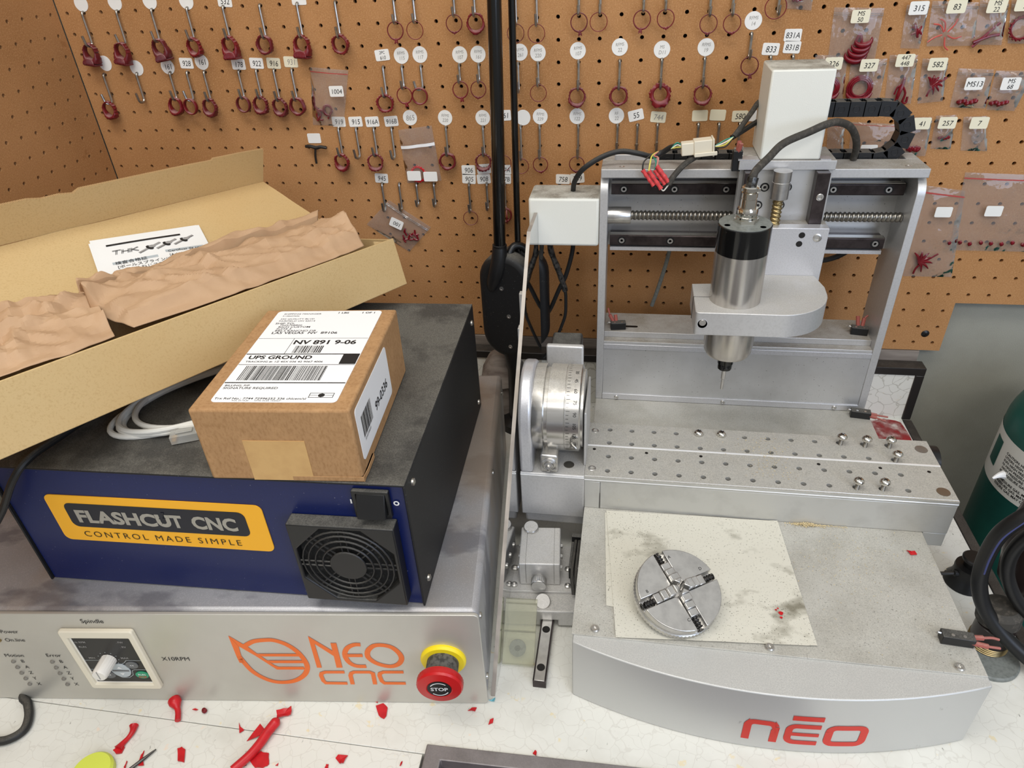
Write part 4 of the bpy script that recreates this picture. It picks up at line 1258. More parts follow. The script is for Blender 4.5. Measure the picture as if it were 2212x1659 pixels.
mb.text('CNC', 0.0200, -0.1960, 0.2160, df2, 'LEFT', bold=0.04, fit=0.0420)
# the U carries a lightning flash
stroke(mb, [(-0.2273, 0.2303), (-0.2273, 0.2220)] + arc(-0.2226, 0.2215, 0.0047, 0.0042, 180, 360, 10) + [(-0.2179, 0.2303)], 0.0040, df2)
part('lettering', mb, bd, smooth=0)
mb = MB('badge_navy').flat([(-0.2222, 0.2330), (-0.2262, 0.2248), (-0.2232, 0.2252), (-0.2252, 0.2186), (-0.2190, 0.2266), (-0.2218, 0.2262), (-0.2190, 0.2330)], lambda a, b: DT @ Vector((a, -0.0010, b)))
part('flash_mark', mb, bd, smooth=0)
mb = MB('ink')
mb.text('CONTROL MADE SIMPLE', 0.0098, -0.232, 0.1975, df2, 'CENTER', space=1.36, fit=0.152, bold=-0.004)
part('lettering', mb, bd, smooth=0)
# fan guard
fx0, fx1, fz0, fz1 = -0.1010, -0.0085, 0.1480, 0.2405
fc, fzc = (fx0 + fx1) / 2, (fz0 + fz1) / 2
FR = 0.0395
def octo(r, c=0.62):
    k = 8
    out = []
    for q in range(8):
        a = radians(22.5 + 45 * q)
        out.append((fc + r * 1.082 * cos(a), fzc + r * 1.082 * sin(a)))
    return out
def ring_pts(r, n=32):
    return [(fc + r * cos(2 * pi * k / n), fzc + r * sin(2 * pi * k / n)) for k in range(n)]
def square_pts(n=32):
    out = []
    h = (fx1 - fx0) / 2
    for k in range(n):
        a = 2 * pi * k / n
        c, s_ = cos(a), sin(a)
        m_ = max(abs(c), abs(s_))
        out.append((fc + h * c / m_, fzc + h * s_ / m_))
    return out
def octo_pts(r, n=32):
    out = []
    for k in range(n):
        a = 2 * pi * k / n
        m_ = max(abs(cos(a - radians(45 * q))) for q in range(8))
        out.append((fc + r / m_ * cos(a), fzc + r / m_ * sin(a)))
    return out
mb = MB('black_plastic', DT).frame(square_pts(), octo_pts(0.0425), -0.0135, 0.0004, 'y')
fg = part('fan_guard', mb, drv, 0.0012, smooth=30)
mb = MB('filter_dark', DT).prism(octo_pts(0.0424), -0.0060, 0.0002, 'y')
part('filter', mb, fg)
mb = MB('black_plastic', DT)
for r in (0.0155, 0.0225, 0.0290, 0.0350, 0.0400):
    mb.tube([(a, -0.0125, b) for a, b in ring_pts(r)], 0.0009, 6, 1, closed=True)
for q in range(8):
    a = radians(45 * q)
    d_, n_ = (cos(a), sin(a)), (-sin(a), cos(a))
    for s_ in (-0.0026, 0.0026):
        mb.tube([(fc + d_[0] * r + n_[0] * s_, -0.0118, fzc + d_[1] * r + n_[1] * s_) for r in (0.013, 0.0428)], 0.0008, 5, 1)
mb.prism(circ(fc, fzc, 0.0150, 28), -0.0132, -0.0110, 'y')
part('grille', mb, fg)
# rocker switch
sw = part('rocker_switch', MB('black_plastic', DT).frame(rrect(-0.0420, -0.0110, 0.2440, 0.2722, 0.001, 2), rrect(-0.0385, -0.0140, 0.2475, 0.2692, 0.001, 2), -0.0040, 0.0004, 'y'), drv, 0.0006)
mb = MB('black_plastic', DT)
mb.prism([(-0.0004, 0.2478), (-0.0105, 0.2478), (-0.0072, 0.2600), (-0.0034, 0.2690), (-0.0004, 0.2690)], -0.0382, -0.0143, fn=lambda a, b, h: (h, a, b))
part('rocker', mb, sw, 0.0006)
mb = MB('white_mark')
stroke(mb, [(-0.0448, 0.2556), (-0.0448, 0.2602)], 0.0013, df)
stroke(mb, circ(-0.0066, 0.2582, 0.0019, 20), 0.0012, df, closed=True)
part('switch_marks', mb, drv, smooth=0)
for k, x in enumerate((-0.0905, -0.0800, -0.0695, -0.0588, -0.0480, -0.0322, -0.0160)):
    mb = MB('brass' if k == 5 else 'white_paint', DT).lathe([(0.0036, 0.0008), (0.0036, 0.0), (0.0030, -0.0003), (0.0030, 0.0004), (0.0002, 0.0004)], (x, 0.0002, 0.1425), (0, -1, 0), 20)
    part('vent_hole', mb, drv, label='brassy round vent' if k == 5 else None)
for y, z in ((0.018, 0.2655), (0.018, 0.150), (0.30, 0.262), (0.30, 0.15)):
    mb = MB('hook_steel', DT).lathe([(0.0036, 0), (0.0032, 0.0016), (0.0010, 0.0026), (0.0002, 0.0026)], (0.003, y, z), (1, 0, 0), 14)
    part('screw_head', mb, drv)

# ------------------------------------------------------------------ parcel
PA = radians(4.66)
par = thing('parcel', 'small brown cardboard parcel with a white shipping label on the blue box', 'parcel', (-0.1025, -0.5464, 0.2790), PA)
PT = WM[par]
PWt, PDp, PHt = 0.1265, 0.165, 0.0695
def pbox(u, v, w):
    return (u, v, w)
mb = MB('kraft_parcel', PT)
n_ = 6
def bulge(x, y, z):
    cx, cy, cz = x / -PWt, y / PDp, z / PHt
    b = 0.0022 * sin(pi * min(1, max(0, cx))) * sin(pi * min(1, max(0, cz)))
    t = 0.0020 * sin(pi * min(1, max(0, cx))) * sin(pi * min(1, max(0, cy)))
    return b, t
faces = [lambda u, v: (-PWt * u, 0, PHt * v), lambda u, v: (-PWt * u, PDp, PHt * v), lambda u, v: (0, PDp * u, PHt * v), lambda u, v: (-PWt, PDp * u, PHt * v),
         lambda u, v: (-PWt * u, PDp * v, PHt), lambda u, v: (-PWt * u, PDp * v, 0)]
mb.box(-PWt, 0, 0, PDp, 0.0003, PHt)
part('box_body', mb, par, 0.0022, seg=3)
mb = MB('kraft_parcel', PT)
mb.prism([(-0.058, -0.0006), (0.0006, -0.0006), (0.0016, 0.010), (0.0016, 0.030), (0.0004, 0.030), (0.0004, 0.0), (-0.058, 0.0004)], 0.0004, 0.0052)
part('tucked_flap', mb, par, 0.0005)
tp = lambda a, b: PT @ Vector((a, b, PHt + 0.0006))
tp2 = lambda a, b: PT @ Vector((a, b, PHt + 0.0009))
mb = MB('label_white', PT).prism(rrect(-0.1130, -0.0125, 0.0100, 0.1610, 0.004), PHt + 0.0001, PHt + 0.0005)
sl = part('shipping_label', mb, par, smooth=0)
LB = [('SHIPPING MANAGER', -0.1060, 0.1540, .0043, 0), ('5138607606', -0.1060, 0.1500, .0036, 0), ('350 QUALITY BLVD', -0.1060, 0.1440, .0042, 0), ('FAIRFIELD OH 45014', -0.1060, 0.1400, .0042, 0),
      ('1 LBS', -0.0545, 0.1555, .0052, .02), ('1 OF 1', -0.0315, 0.1555, .0052, .02), ('SHIP TO:', -0.1075, 0.1350, .0052, .01), ('7026708800', -0.1020, 0.1318, .0046, 0), ('RICH CUSTOM', -0.1025, 0.1283, .0050, .01),
      ('SUITE 5', -0.1030, 0.1248, .0048, .01), ('840 S RANCHO DR', -0.1030, 0.1212, .0050, .01), ('LAS VEGAS  NV  89106', -0.1045, 0.1168, .0060, .015),
      ('NV 891 9-06', -0.0780, 0.0985, .0104, .03), ('UPS GROUND', -0.1085, 0.0735, .0085, .03), ('TRACKING #: 1Z 45X 036 42 9067 4006', -0.1085, 0.0680, .0043, .01),
      ('BILLING: P/P', -0.1105, 0.0318, .0042, .01), ('SIGNATURE REQUIRED', -0.1105, 0.0280, .0048, .01), ('Trx Ref No.: 7744 72996252 336 chlcem/sl', -0.1110, 0.0135, .0046, .01), ('XOL 23.10.20       NV45 50.0A 10/2023*', -0.0960, 0.0112, .0026, 0)]
mb = MB('ink')
for t, x, y, s_, b in LB:
    mb = MB('ink').text(t, s_ * (.80 if s_ < .0055 else .92), x, y, tp, 'LEFT', bold=b, xs=1.14 if s_ < .0055 else 1.12)
    part('print_line', mb, sl, smooth=0)
mb = MB('ink')
for x0, x1, y, w in ((-0.1125, -0.0130, 0.1085, .0004), (-0.1125, -0.0130, 0.0815, .0013), (-0.1125, -0.0130, 0.0645, .0006), (-0.1125, -0.0130, 0.0370, .0013)):
    stroke(mb, [(x0, y), (x1, y)], w, tp)
stroke(mb, [(-0.0795, 0.1085), (-0.0795, 0.0815)], .0004, tp)
mb.flat([(-0.0270, 0.0655), (-0.0130, 0.0655), (-0.0130, 0.0812), (-0.0270, 0.0812)], tp)
stroke(mb, [(-0.0365, 0.0165), (-0.0175, 0.0165), (-0.0175, 0.0225), (-0.0365, 0.0225)], .0005, tp, closed=True)
stroke(mb, [(-0.0365, 0.0195), (-0.0300, 0.0195)], .0004, tp)
stroke(mb, [(-0.0240, 0.0195), (-0.0175, 0.0195)], .0004, tp)
mb.flat(circ(-0.0270, 0.0195, 0.0028, 8, .0026), tp)
part('ruled_lines', mb, sl, smooth=0)
def barcode(x0, x1, y0, y1, seed, fn, vert=True):
    rnd = random.Random(seed)
    mb = MB('ink')
    x = x0
    while x < x1 - 0.0006:
        w = rnd.choice((0.00035, 0.0004, 0.0007, 0.0010))
        q = [(x, y0), (x + w, y0), (x + w, y1), (x, y1)]
        mb.flat(q if vert else [(b, a) for a, b in q], fn)
        x += w + rnd.choice((0.0004, 0.0005, 0.0008))
    return mb
part('barcode', barcode(-0.0735, -0.0475, 0.0835, 0.0955, 3, tp), sl, smooth=0)
part('barcode', barcode(-0.1045, -0.0345, 0.0405, 0.0625, 5, tp), sl, smooth=0)
sp = lambda a, b: PT @ Vector((0.0006, a, b))
mb = MB('label_white', PT).prism(rrect(0.009, 0.1085, 0.0135, 0.0625, 0.004), 0.0001, 0.0006, 'x')
s2 = part('side_label', mb, par, smooth=0)
sp = lambda a, b: PT @ Vector((0.0009, a, b))
part('barcode', barcode(0.0185, 0.0465, 0.0300, 0.0500, 8, sp), s2, smooth=0)
mb = MB('ink').text('99-0336', 0.0125, 0.0560, 0.0285, sp, 'LEFT', bold=0.01, xs=0.98)
part('print_line', mb, s2, smooth=0)
mb = MB('ink').text('3310730033', 0.0034, 0.0200, 0.0260, sp, 'LEFT')
part('print_line', mb, s2, smooth=0)
mb = MB('parcel_tape', PT).box(-0.0905, -0.0405, -0.0005, 0.0001, 0.0008, 0.0405)
part('tape', mb, par)

# ------------------------------------------------------------------ open carton leaning back to the pegboard
EU, EH, ED = Vector((0.4778, 0.8765, -0.0592)), Vector((-0.2315, 0.1906, 0.9540)), Vector((-0.8474, 0.4421, -0.2940))
CP = Vector((-0.1565, -0.2292, 0.3020))
KT = Matrix(((EU.x, ED.x, EH.x, CP.x), (EU.y, ED.y, EH.y, CP.y), (EU.z, ED.z, EH.z, CP.z), (0, 0, 0, 1)))
crt = thing('carton', 'long open cardboard carton tilted over the blue box with its lid folded back', 'cardboard box', (-0.33, -0.38, 0.2795), 0)
LEN = 0.50
CTK = 0.0028
mb = MB('carton', KT)
mb.box(-LEN, 0, 0.0, CTK, 0, 0.0545)
part('front_wall', mb, crt, 0.0007)
mb = MB('carton', KT).box(-LEN, 0, CTK, 0.088, 0.0, CTK)
part('bottom', mb, crt)
mb = MB('carton', KT).box(-LEN, 0, 0.0852, 0.088, CTK, 0.0645)
part('back_wall', mb, crt)
mb = MB('carton', KT).prism([(CTK, CTK), (0.085, CTK), (0.085, 0.0630), (CTK, 0.0535)], -CTK, 0.0, 'x')
part('end_wall', mb, crt)
mb = MB('carton', KT).prism([(CTK, CTK), (0.085, CTK), (0.085, 0.0630), (CTK, 0.0535)], -LEN, -LEN + CTK, 'x')
part('end_wall', mb, crt)
mb = MB('carton', KT).prism([(-0.0005, 0.004), (-0.0005, 0.050), (-0.026, 0.058), (-0.026, 0.010)], 0.003, 0.0048, fn=lambda a, b, h: (a, 0.0032 + h * 0 + (h - .003), b))
part('inner_flap', mb, crt)
LA, LH = 0.8325, 0.5541
lidp = lambda a, l, h: (a, 0.088 + LA * l - LH * h, 0.0651 + LH * l + LA * h)
mb = MB('carton', KT)
def lid_fn(s_):
    def f(u, v):
        h = 0.0016 * sin(pi * v) * sin(9 * u) + 0.001 * noise.noise(Vector((u * 9, v * 4, 2)))
        return lidp(-LEN * (1 - u), 0.1585 * v, h + s_)
    return f
mb.sheet(lid_fn(0), 40, 12).sheet(lid_fn(-CTK), 40, 12)
mb.add([lidp(0, 0.0, 0), lidp(0, 0.1585, 0), lidp(0, 0.1585, -CTK), lidp(0, 0.0, -CTK)], [(0, 1, 2, 3)])
part('lid', mb, crt, fix=False)
# front flap of the lid, torn along its top edge
fdir = Vector((0, 0.1941 - 0.2192, 0.1881 - 0.1525))
base_ = Vector((0, 0.2200, 0.1532))
mb = MB('carton', KT)
edge = [(-LEN, 0.92), (-0.42, 0.95), (-0.345, 0.96), (-0.315, 0.98), (-0.275, 0.99), (-0.262, 0.93), (-0.245, 0.945), (-0.232, 0.90), (-0.225, 0.99), (-0.17, 1.0), (-0.10, 1.01), (-0.072, 1.0), (-0.070, 1.05), (-0.03, 1.05), (0.0, 1.03)]
def flp(a, t, s_):
    p = base_ + fdir * t
    return (a, p.y + s_ * 0.82, p.z + s_ * 0.575)
lo = [flp(a, 0, 0) for a, t in edge]
hi = [flp(a, t, 0) for a, t in edge]
lo2 = [flp(a, 0, CTK) for a, t in edge]
hi2 = [flp(a, t, CTK) for a, t in edge]
n_ = len(edge)
mb.add(lo + hi, [(k, k + 1, n_ + k + 1, n_ + k) for k in range(n_ - 1)])
mb.add(lo2 + hi2, [(k, k + 1, n_ + k + 1, n_ + k) for k in range(n_ - 1)])
mb.m('carton_edge').add(hi + hi2, [(k, k + 1, n_ + k + 1, n_ + k) for k in range(n_ - 1)])
mb.add([lo[-1], hi[-1], hi2[-1], lo2[-1]], [(0, 1, 2, 3)])
part('lid_flap', mb, crt, smooth=0, fix=False)

# leaflet on the lid
lf = thing('leaflet', 'folded white printed leaflet lying on the carton lid', 'leaflet', tuple(KT @ Vector(lidp(-0.20, 0.08, 0.004))), 0)
# leaflet frame measured on the lid plane
ltl, ltr, lbl = Vector((-0.2385, 0.1202)), Vector((-0.1311, 0.0975)), Vector((-0.2642, 0.0440))
lex = (ltr - ltl)
ley = (lbl - ltl)
def lfp(u, v, h=0.0):
    p = ltl + lex * u + ley * v
    return KT @ Vector(lidp(p.x, p.y, 0.0035 + h))
for k, (du, dv, dh) in enumerate(((-0.035, 0.035, -0.0012), (-0.02, -0.02, -0.0006), (0, 0, 0))):
    mb = MB('paper_white')
    mb.sheet(lambda u, v: lfp(u + du, v + dv, dh + 0.0008 + 0.0016 * sin(pi * u) * sin(pi * v)), 8, 6)
    part('sheet', mb, lf, fix=False)
tl = lambda u, v: lfp(u, v, 0.0012 + 0.0016 * sin(pi * min(1, max(0, u))) * sin(pi * min(1, max(0, v))))
lxl, lyl = lex.length, ley.length
tf = lambda a, b: tl(a / lxl, 1 - b / lyl)     # metres from the lower left corner
mb = MB('ink')
for k in range(8):
    u0, u1 = 0.10 + 0.085 * k, 0.10 + 0.085 * (k + 1)
    mb.add([tl(u0, 0.165), tl(u1, 0.165), tl(u1, 0.205), tl(u0, 0.205)], [(0, 1, 2, 3)])
part('heading_bar', mb, lf, smooth=0)
mb = MB('ink')
X0, Y0 = lxl * 0.12, lyl * (1 - 0.43)
for pts in ([(0, .0075), (.0085, .0075)], [(.0042, .0075), (.0042, 0)], [(.0100, .0075), (.0100, 0)], [(.0100, .0038), (.0160, .0038)], [(.0160, .0075), (.0160, 0)], [(.0185, .0075), (.0185, 0)], [(.0185, .0035), (.0250, .0075)], [(.0200, .0040), (.0260, 0)]):
    for off in (-0.0006, 0.0006):
        (xa, ya), (xb, yb_) = pts
        d_ = Vector((xb - xa, yb_ - ya)).normalized()
        n2 = Vector((-d_.y, d_.x)) * off
        stroke(mb, [(X0 + xa + n2.x + ya * .2, Y0 + ya + n2.y), (X0 + xb + n2.x + yb_ * .2, Y0 + yb_ + n2.y)], 0.0005, tf)
part('trademark', mb, lf, smooth=0)
mb = MB('ink_grey')
for cx, cy, ln in ((0.46, 0.40, .022), (0.62, 0.37, .021), (0.79, 0.33, .021)):
    c = Vector((lxl * cx, lyl * (1 - cy)))
    d_ = Vector((0.86, 0.52))
    stroke(mb, [c - d_ * ln * .62, c + d_ * ln * .62], 0.0030, tf)
    mb.m('ink')
    stroke(mb, [c - d_ * ln * .62 + Vector((.0005, -.0008)), c + d_ * ln * .62 + Vector((.0005, -.0008))], 0.0005, tf)
    mb.flat([tuple(c + Vector((.0052 * cos(a) * .55 - .0045 * sin(a) * .5, .0042 * sin(a) + .001 * cos(a)))) for a in [2 * pi * k / 14 for k in range(14)]], tf)
    mb.m('ink_grey')
    mb.flat([tuple(c + d_ * .003 + Vector((.0034 * cos(a), .0026 * sin(a)))) for a in [2 * pi * k / 12 for k in range(12)]], lambda a, b: Vector(tf(a, b)) + Vector((0, 0, .0002)))
part('product_pictures', mb, lf, smooth=0)
mb = MB('ink')
for t, x, y, s_ in (('検査合格証', .12, .655, .0062), ('[ボールスプライン/ボールねじ/', .13, .74, .0056), ('ボールねじスプライン]', .17, .82, .0056), ('この製品は、THKの検査規定に', .14, .92, .0050),
                    ('Certificat de contrôle', .60, .58, .0052), ('[Arbre Cannelé / Vis à Billes /', .60, .665, .0050), ('Module X Vis à Billes]', .60, .745, .0050)):
    mb = MB('ink').text(t, s_, lxl * x, lyl * (1 - y), tf, 'LEFT')
    part('print_line', mb, lf, smooth=0)
mb = MB('button_pale')
for x, y, w in ((.10, .64, .40), (.58, .565, .36)):
    mb.flat([(lxl * x, lyl * (1 - y)), (lxl * (x + w), lyl * (1 - y)), (lxl * (x + w), lyl * (1 - y) + .004), (lxl * x, lyl * (1 - y) + .004)], lambda a, b: Vector(tf(a, b)) - Vector((0, 0, .0002)))
part('grey_bars', mb, lf, smooth=0)

# crumpled packing paper in the carton
def ridge(p, o=4):
    s_, a, f = 0.0, 1.0, 1.0
    for k in range(o):
        s_ += a * (1 - abs(noise.noise(p * f)) * 2.2)
        a *= 0.5
        f *= 2.1
    return s_
def paper_sheet(outline_front, outline_back, seed, lift, amp, nm, label, curl=0.0):
    """outline functions give (a, t) along u; t runs from the front wall to the lid"""
    A0 = Vector((0, 0.006, 0.0500))
    B0 = Vector((0, 0.125, 0.0910))
    nn = Vector((0, -(B0 - A0).z, (B0 - A0).y)).normalized()
    rf_ = random.Random(int(seed * 10))
    folds = []
    for k in range(46):
        an = rf_.gauss(1.25, 0.55)
        c0_ = (rf_.uniform(-.48, 0.0), rf_.uniform(0, .13))
        folds.append((cos(an), sin(an), c0_[0] * cos(an) + c0_[1] * sin(an), rf_.choice((-.55, .8, .6, -.4))))
    for k in range(14):
        an = rf_.gauss(0.2, 0.35)
        c0_ = (rf_.uniform(-.48, 0.0), rf_.uniform(0, .13))
        folds.append((cos(an), sin(an), c0_[0] * cos(an) + c0_[1] * sin(an), rf_.choice((-.5, .7, .5))))
    def f(u, v):
        fa, ft = outline_front(u)
        ba, bt = outline_back(u)
        a, t = fa + (ba - fa) * v, ft + (bt - ft) * v
        p = Vector((a * 26, t * 2.6, seed * 3.3))
        # hard creases: distance to random fold lines gives flat facets with sharp ridges
        h = lift + 0.25 * amp * noise.noise(p * 1.3)
        for (fx, fy, fo, fk) in folds:
            d_ = (a * fx + t * 0.126 * fy - fo) * 1000.0
            h += fk * amp * max(0.0, 1.0 - abs(d_) / 9.0)
        h += 0.10 * amp * ridge(p * 1.7, 2)
        h += 0.006 * sin(pi * v)
        # torn ends stand up a little
        e = min(u, 1 - u)
        h += curl * max(0, 1 - e * 14)
        h *= 0.15 + 0.85 * min(1.0, v * 4.0)
        q = A0.lerp(B0, t)
        q = q + nn * (h + 0.006)
        return KT @ Vector((a, q.y, q.z))
    mb = MB('kraft_paper')
    mb.sheet(f, 150, 40)
    c = f(.5, .5)
    o = solo(nm, mb, label, 'packing paper', tuple(c), smooth=13, fix=False)
    md = o.modifiers.new('paper_thickness', 'SOLIDIFY')
    md.thickness = 0.0005
    return o
def interp(tab):
    def g(u):
        for (u0, a0, t0), (u1, a1, t1) in zip(tab, tab[1:]):
            if u <= u1:
                k = (u - u0) / (u1 - u0)
                return (a0 + (a1 - a0) * k, t0 + (t1 - t0) * k)
        return tab[-1][1:]
    return g
paper_sheet(interp([(0, -.306, .50), (.06, -.305, .30), (.12, -.298, .03), (.3, -.250, .0), (.6, -.170, -.02), (.85, -.08, -.02), (1, -.040, .0)]),
            interp([(0, -.300, .72), (.15, -.262, .74), (.5, -.170, .76), (.8, -.075, .74), (1, -.016, .66)]), 1.0, 0.006, 0.0042, 'packing_paper', 'long crumpled brown packing paper in the carton, in front of the leaflet', .004)
paper_sheet(interp([(0, -.300, .76), (.3, -.24, .78), (.7, -.12, .78), (1, -.028, .74)]),
            interp([(0, -.292, .86), (.2, -.262, .90), (.6, -.15, .93), (1, -.012, .88)]), 4.0, 0.004, 0.0042, 'packing_paper', 'narrow folded strip of brown packing paper against the carton lid', .003)
paper_sheet(interp([(0, -.480, .03), (.4, -.400, .02), (.7, -.35, -.01), (1, -.316, .0)]),
            interp([(0, -.480, 1.05), (.4, -.37, 1.03), (.7, -.325, .97), (1, -.290, .80)]), 7.0, 0.001, 0.0050, 'packing_paper', 'crumpled brown packing paper at the left end of the carton', .002)

# ------------------------------------------------------------------ white network cable under the carton
nw = thing('network_cable', 'coiled white network cable between the parcel and the carton', 'cable', (-0.30, -0.455, 0.2795))
mb = MB('white_cable')
pts = []
_r = random.Random(3)
turns = 5
c0 = Vector((-0.283, -0.440))
for k in range(turns * 18 + 1):
    a = 2 * pi * k / 18
    tr = k // 18
    rx, ry = 0.098 - 0.004 * tr + 0.003 * sin(a * 0.37), 0.040 + 0.003 * tr
    th = radians(44)
    x_, y_ = rx * cos(a), ry * sin(a)
    pts.append((c0.x + x_ * cos(th) - y_ * sin(th) + 0.002 * sin(tr * 2.1), c0.y + x_ * sin(th) + y_ * cos(th) + 0.002 * cos(tr * 1.7), 0.2822 + 0.0026 * (tr % 3) + 0.0018 * sin(a + tr)))
pts += [(-0.250, -0.455, 0.2860), (-0.262, -0.490, 0.2850), (-0.272, -0.505, 0.2835)]
mb.tube(pts, 0.0027, 10, 3)
part('cord', mb, nw)
pd = Vector((-0.055, -0.025, 0)).normalized()
pq = Vector((pd.y, -pd.x, 0))
pp0 = Vector((-0.272, -0.505, 0.2838))
PLT = Matrix(((pd.x, pq.x, 0, pp0.x), (pd.y, pq.y, 0, pp0.y), (0, 0, 1, pp0.z), (0, 0, 0, 1)))
mb = MB('clear_plug', PLT).box(-0.002, 0.021, -0.0058, 0.0058, -0.0040, 0.0038)
mb.box(0.002, 0.016, -0.0028, 0.0028, 0.0045, 0.0056)
mb.m('gold_contact')
for k in range(8):
    mb.box(0.0165, 0.0212, -0.0046 + k * 0.00125, -0.0040 + k * 0.00125, -0.0041, -0.001)
part('plug', mb, nw, 0.0005, label='clear plastic network plug')

# ------------------------------------------------------------------ black cables at the left edge
mb = MB('cable_black').tube([(-0.385, -0.470, 0.2830), (-0.396, -0.520, 0.2828), (-0.402, -0.552, 0.2826), (-0.411, -0.5675, 0.2700), (-0.432, -0.575, 0.2380), (-0.460, -0.585, 0.205), (-0.50, -0.60, 0.165)], 0.0032, 10, 5)
solo('power_cord', mb, 'thin black cable hanging over the left end of the blue box', 'cable', (-0.41, -0.56, 0.2660))
mb = MB('cable_black').tube([(-0.503, -0.565, 0.0042), (-0.500, -0.6055, 0.0042), (-0.4880, -0.6150, 0.0042), (-0.4765, -0.6270, 0.0042), (-0.4705, -0.6400, 0.0042), (-0.4760, -0.6500, 0.0042), (-0.4900, -0.6556, 0.0042), (-0.53, -0.66, 0.0042)], 0.0042, 12, 5)
solo('power_cord', mb, 'thick black cable curving out from under the silver cabinet', 'cable', (-0.48, -0.63, 0))

# ------------------------------------------------------------------ the milling machine
mill = thing('milling_machine', 'silver desktop milling machine with a tall gantry and a red logo on its bowed base', 'milling machine', (0.242, -0.30, 0.0))

def bolt(x, y, z, axis, parent, r=0.0034, h=0.0022, name='bolt_head', mat='steel', sock=True):
    mb = MB(mat)
    mb.lathe([(r, 0), (r, h * .6), (r * .82, h), (r * .5, h), (r * .45, h * .25), (0.0002, h * .25)] if sock else [(r, 0), (r * .9, h * .6), (r * .5, h), (0.0002, h)], (x, y, z), axis, 16)
    return part(name, mb, parent)

# base with a bowed front
BX0, BX1, BZ = 0.0625, 0.4215, 0.0832
BR, BCX, BCY = 0.5244, 0.242, -0.0391
def bow(x, z=0):
    return BCY - sqrt(max(0, BR * BR - (x - BCX) ** 2))
n_ = 28
front = [(BX0 + (BX1 - BX0) * k / n_, bow(BX0 + (BX1 - BX0) * k / n_)) for k in range(n_ + 1)]
mb = MB('alum_bow').prism(front + [(BX1, -0.058), (BX0, -0.058)], 0.0005, BZ)
base = part('base', mb, mill, 0.0012)
mb = MB('alum_speckled').box(0.0612, 0.4205, -0.5238, -0.3450, BZ, 0.0848)
cov = part('top_cover', mb, mill, 0.0003)
for x, y in ((0.0828, -0.5165), (0.2409, -0.5172), (0.3995, -0.5177)):
    bolt(x, y, 0.0848, (0, 0, 1), cov, 0.0042, 0.0026)
mb = MB('alum_speckled').box(0.0620, 0.4210, -0.2540, -0.1295, BZ, 0.0842)
part('rear_cover', mb, mill, 0.0003)
mb = MB('logo_red')
def bowfn(s_, z):
    x = BCX + s_
    return (x, bow(x) - 0.0004, z)
# logo: n e-bar o, laid out in metres along the bow (centre of the word at LX)
LX, LZ0, LZ1 = 0.0295, 0.0135, 0.0450
def wordstroke(pts, w):
    P = []
    for (a, b), (c, d) in zip(pts, pts[1:]):
        m_ = max(1, int(max(abs(c - a), abs(d - b)) / 0.004))
        P += [(a + (c - a) * k / m_, b + (d - b) * k / m_) for k in range(m_)]
    P.append(pts[-1])
    stroke(mb, P, w, bowfn)
def corner(cx, cz, r, a0, a1):
    return arc(cx, cz, r, r, a0, a1, 5)
w_ = 0.0068
x0 = LX - 0.0515
wordstroke([(x0 + .003, LZ0), (x0 + .003, LZ1 - .008)] + corner(x0 + .009, LZ1 - .0095, .006, 180, 90) + corner(x0 + .021, LZ1 - .0095, .006, 90, 0) + [(x0 + .027, LZ1 - .008), (x0 + .027, LZ0)], w_)
x0 = LX - 0.0165
wordstroke([(x0 + .030, LZ1 - .0035)] + corner(x0 + .010, LZ1 - .0100, .0065, 90, 180) + corner(x0 + .010, LZ0 + .0095, .0065, 180, 270) + [(x0 + .030, LZ0 + .003)], w_ * .9)
wordstroke([(x0 + .006, (LZ0 + LZ1) / 2 - .0003), (x0 + .030, (LZ0 + LZ1) / 2 - .0003)], w_ * .72)
wordstroke([(x0 + .004, LZ1 + .0085), (x0 + .0305, LZ1 + .0085)], w_ * 1.0)
x0 = LX + 0.0185
pts = corner(x0 + .009, LZ1 - .0095, .006, 180, 90) + corner(x0 + .027, LZ1 - .0095, .006, 90, 0) + corner(x0 + .027, LZ0 + .0090, .006, 0, -90) + corner(x0 + .009, LZ0 + .0090, .006, -90, -180)
wordstroke(pts + [pts[0]], w_)
part('logo', mb, mill, smooth=0, label='red lettering on the bowed front', fix=False)

# work table with four rows of threaded holes
TX0, TX1, TY0, TY1, TZ = 0.0608, 0.4448, -0.3521, -0.2505, 0.1305
mb = MB('alum_table')
poly = [(TY0, 0.0665), (TY0 + 0.003, 0.0665), (TY1, 0.0860), (TY1, TZ - 0.0060), (TY0, TZ - 0.0060)]
mb.box(0.0785, TX1, TY0, TY1, 0.0849, TZ - 0.0062)
mb.box(0.4215, TX1, TY0 + 0.0006, TY1, 0.0660, 0.0846)
mb.box(TX0, 0.0783, TY0, TY1, 0.0849, TZ - 0.0062)
tab = part('work_table', mb, mill, 0.0009)
mb = MB('alum_table')
px_, rows_ = 0.02612, (-0.3400, -0.3147, -0.2890, -0.2636)
hx = lambda i: 0.0858 + px_ * i
holed_plate(mb, range(0, 13), range(0, 4), (px_, 0.0254), 0.0030, lambda i, j: (hx(i), -0.3394 + 0.0254 * j), lambda a, b, h: (a, b, TZ - h), 0.0040, bottom='dark_steel', seg=16,
            has=lambda i, j: True)
part('hole_plate', mb, tab, smooth=0)
mb = MB('alum_table').box(TX0, TX1, TY0, TY1, TZ - 0.0064, TZ - 0.0057)
mb.box(TX0, 0.07274, TY0, TY1, TZ - 0.0058, TZ)
mb.box(0.4123, TX1, TY0, TY1, TZ - 0.0058, TZ)
mb.box(0.0727, 0.4124, TY0, TY0 + .0002, TZ - 0.0058, TZ - .0001)
mb.box(0.0727, 0.4124, TY1 - .0002, TY1, TZ - 0.0058, TZ - .0001)
part('top_plate', mb, tab)
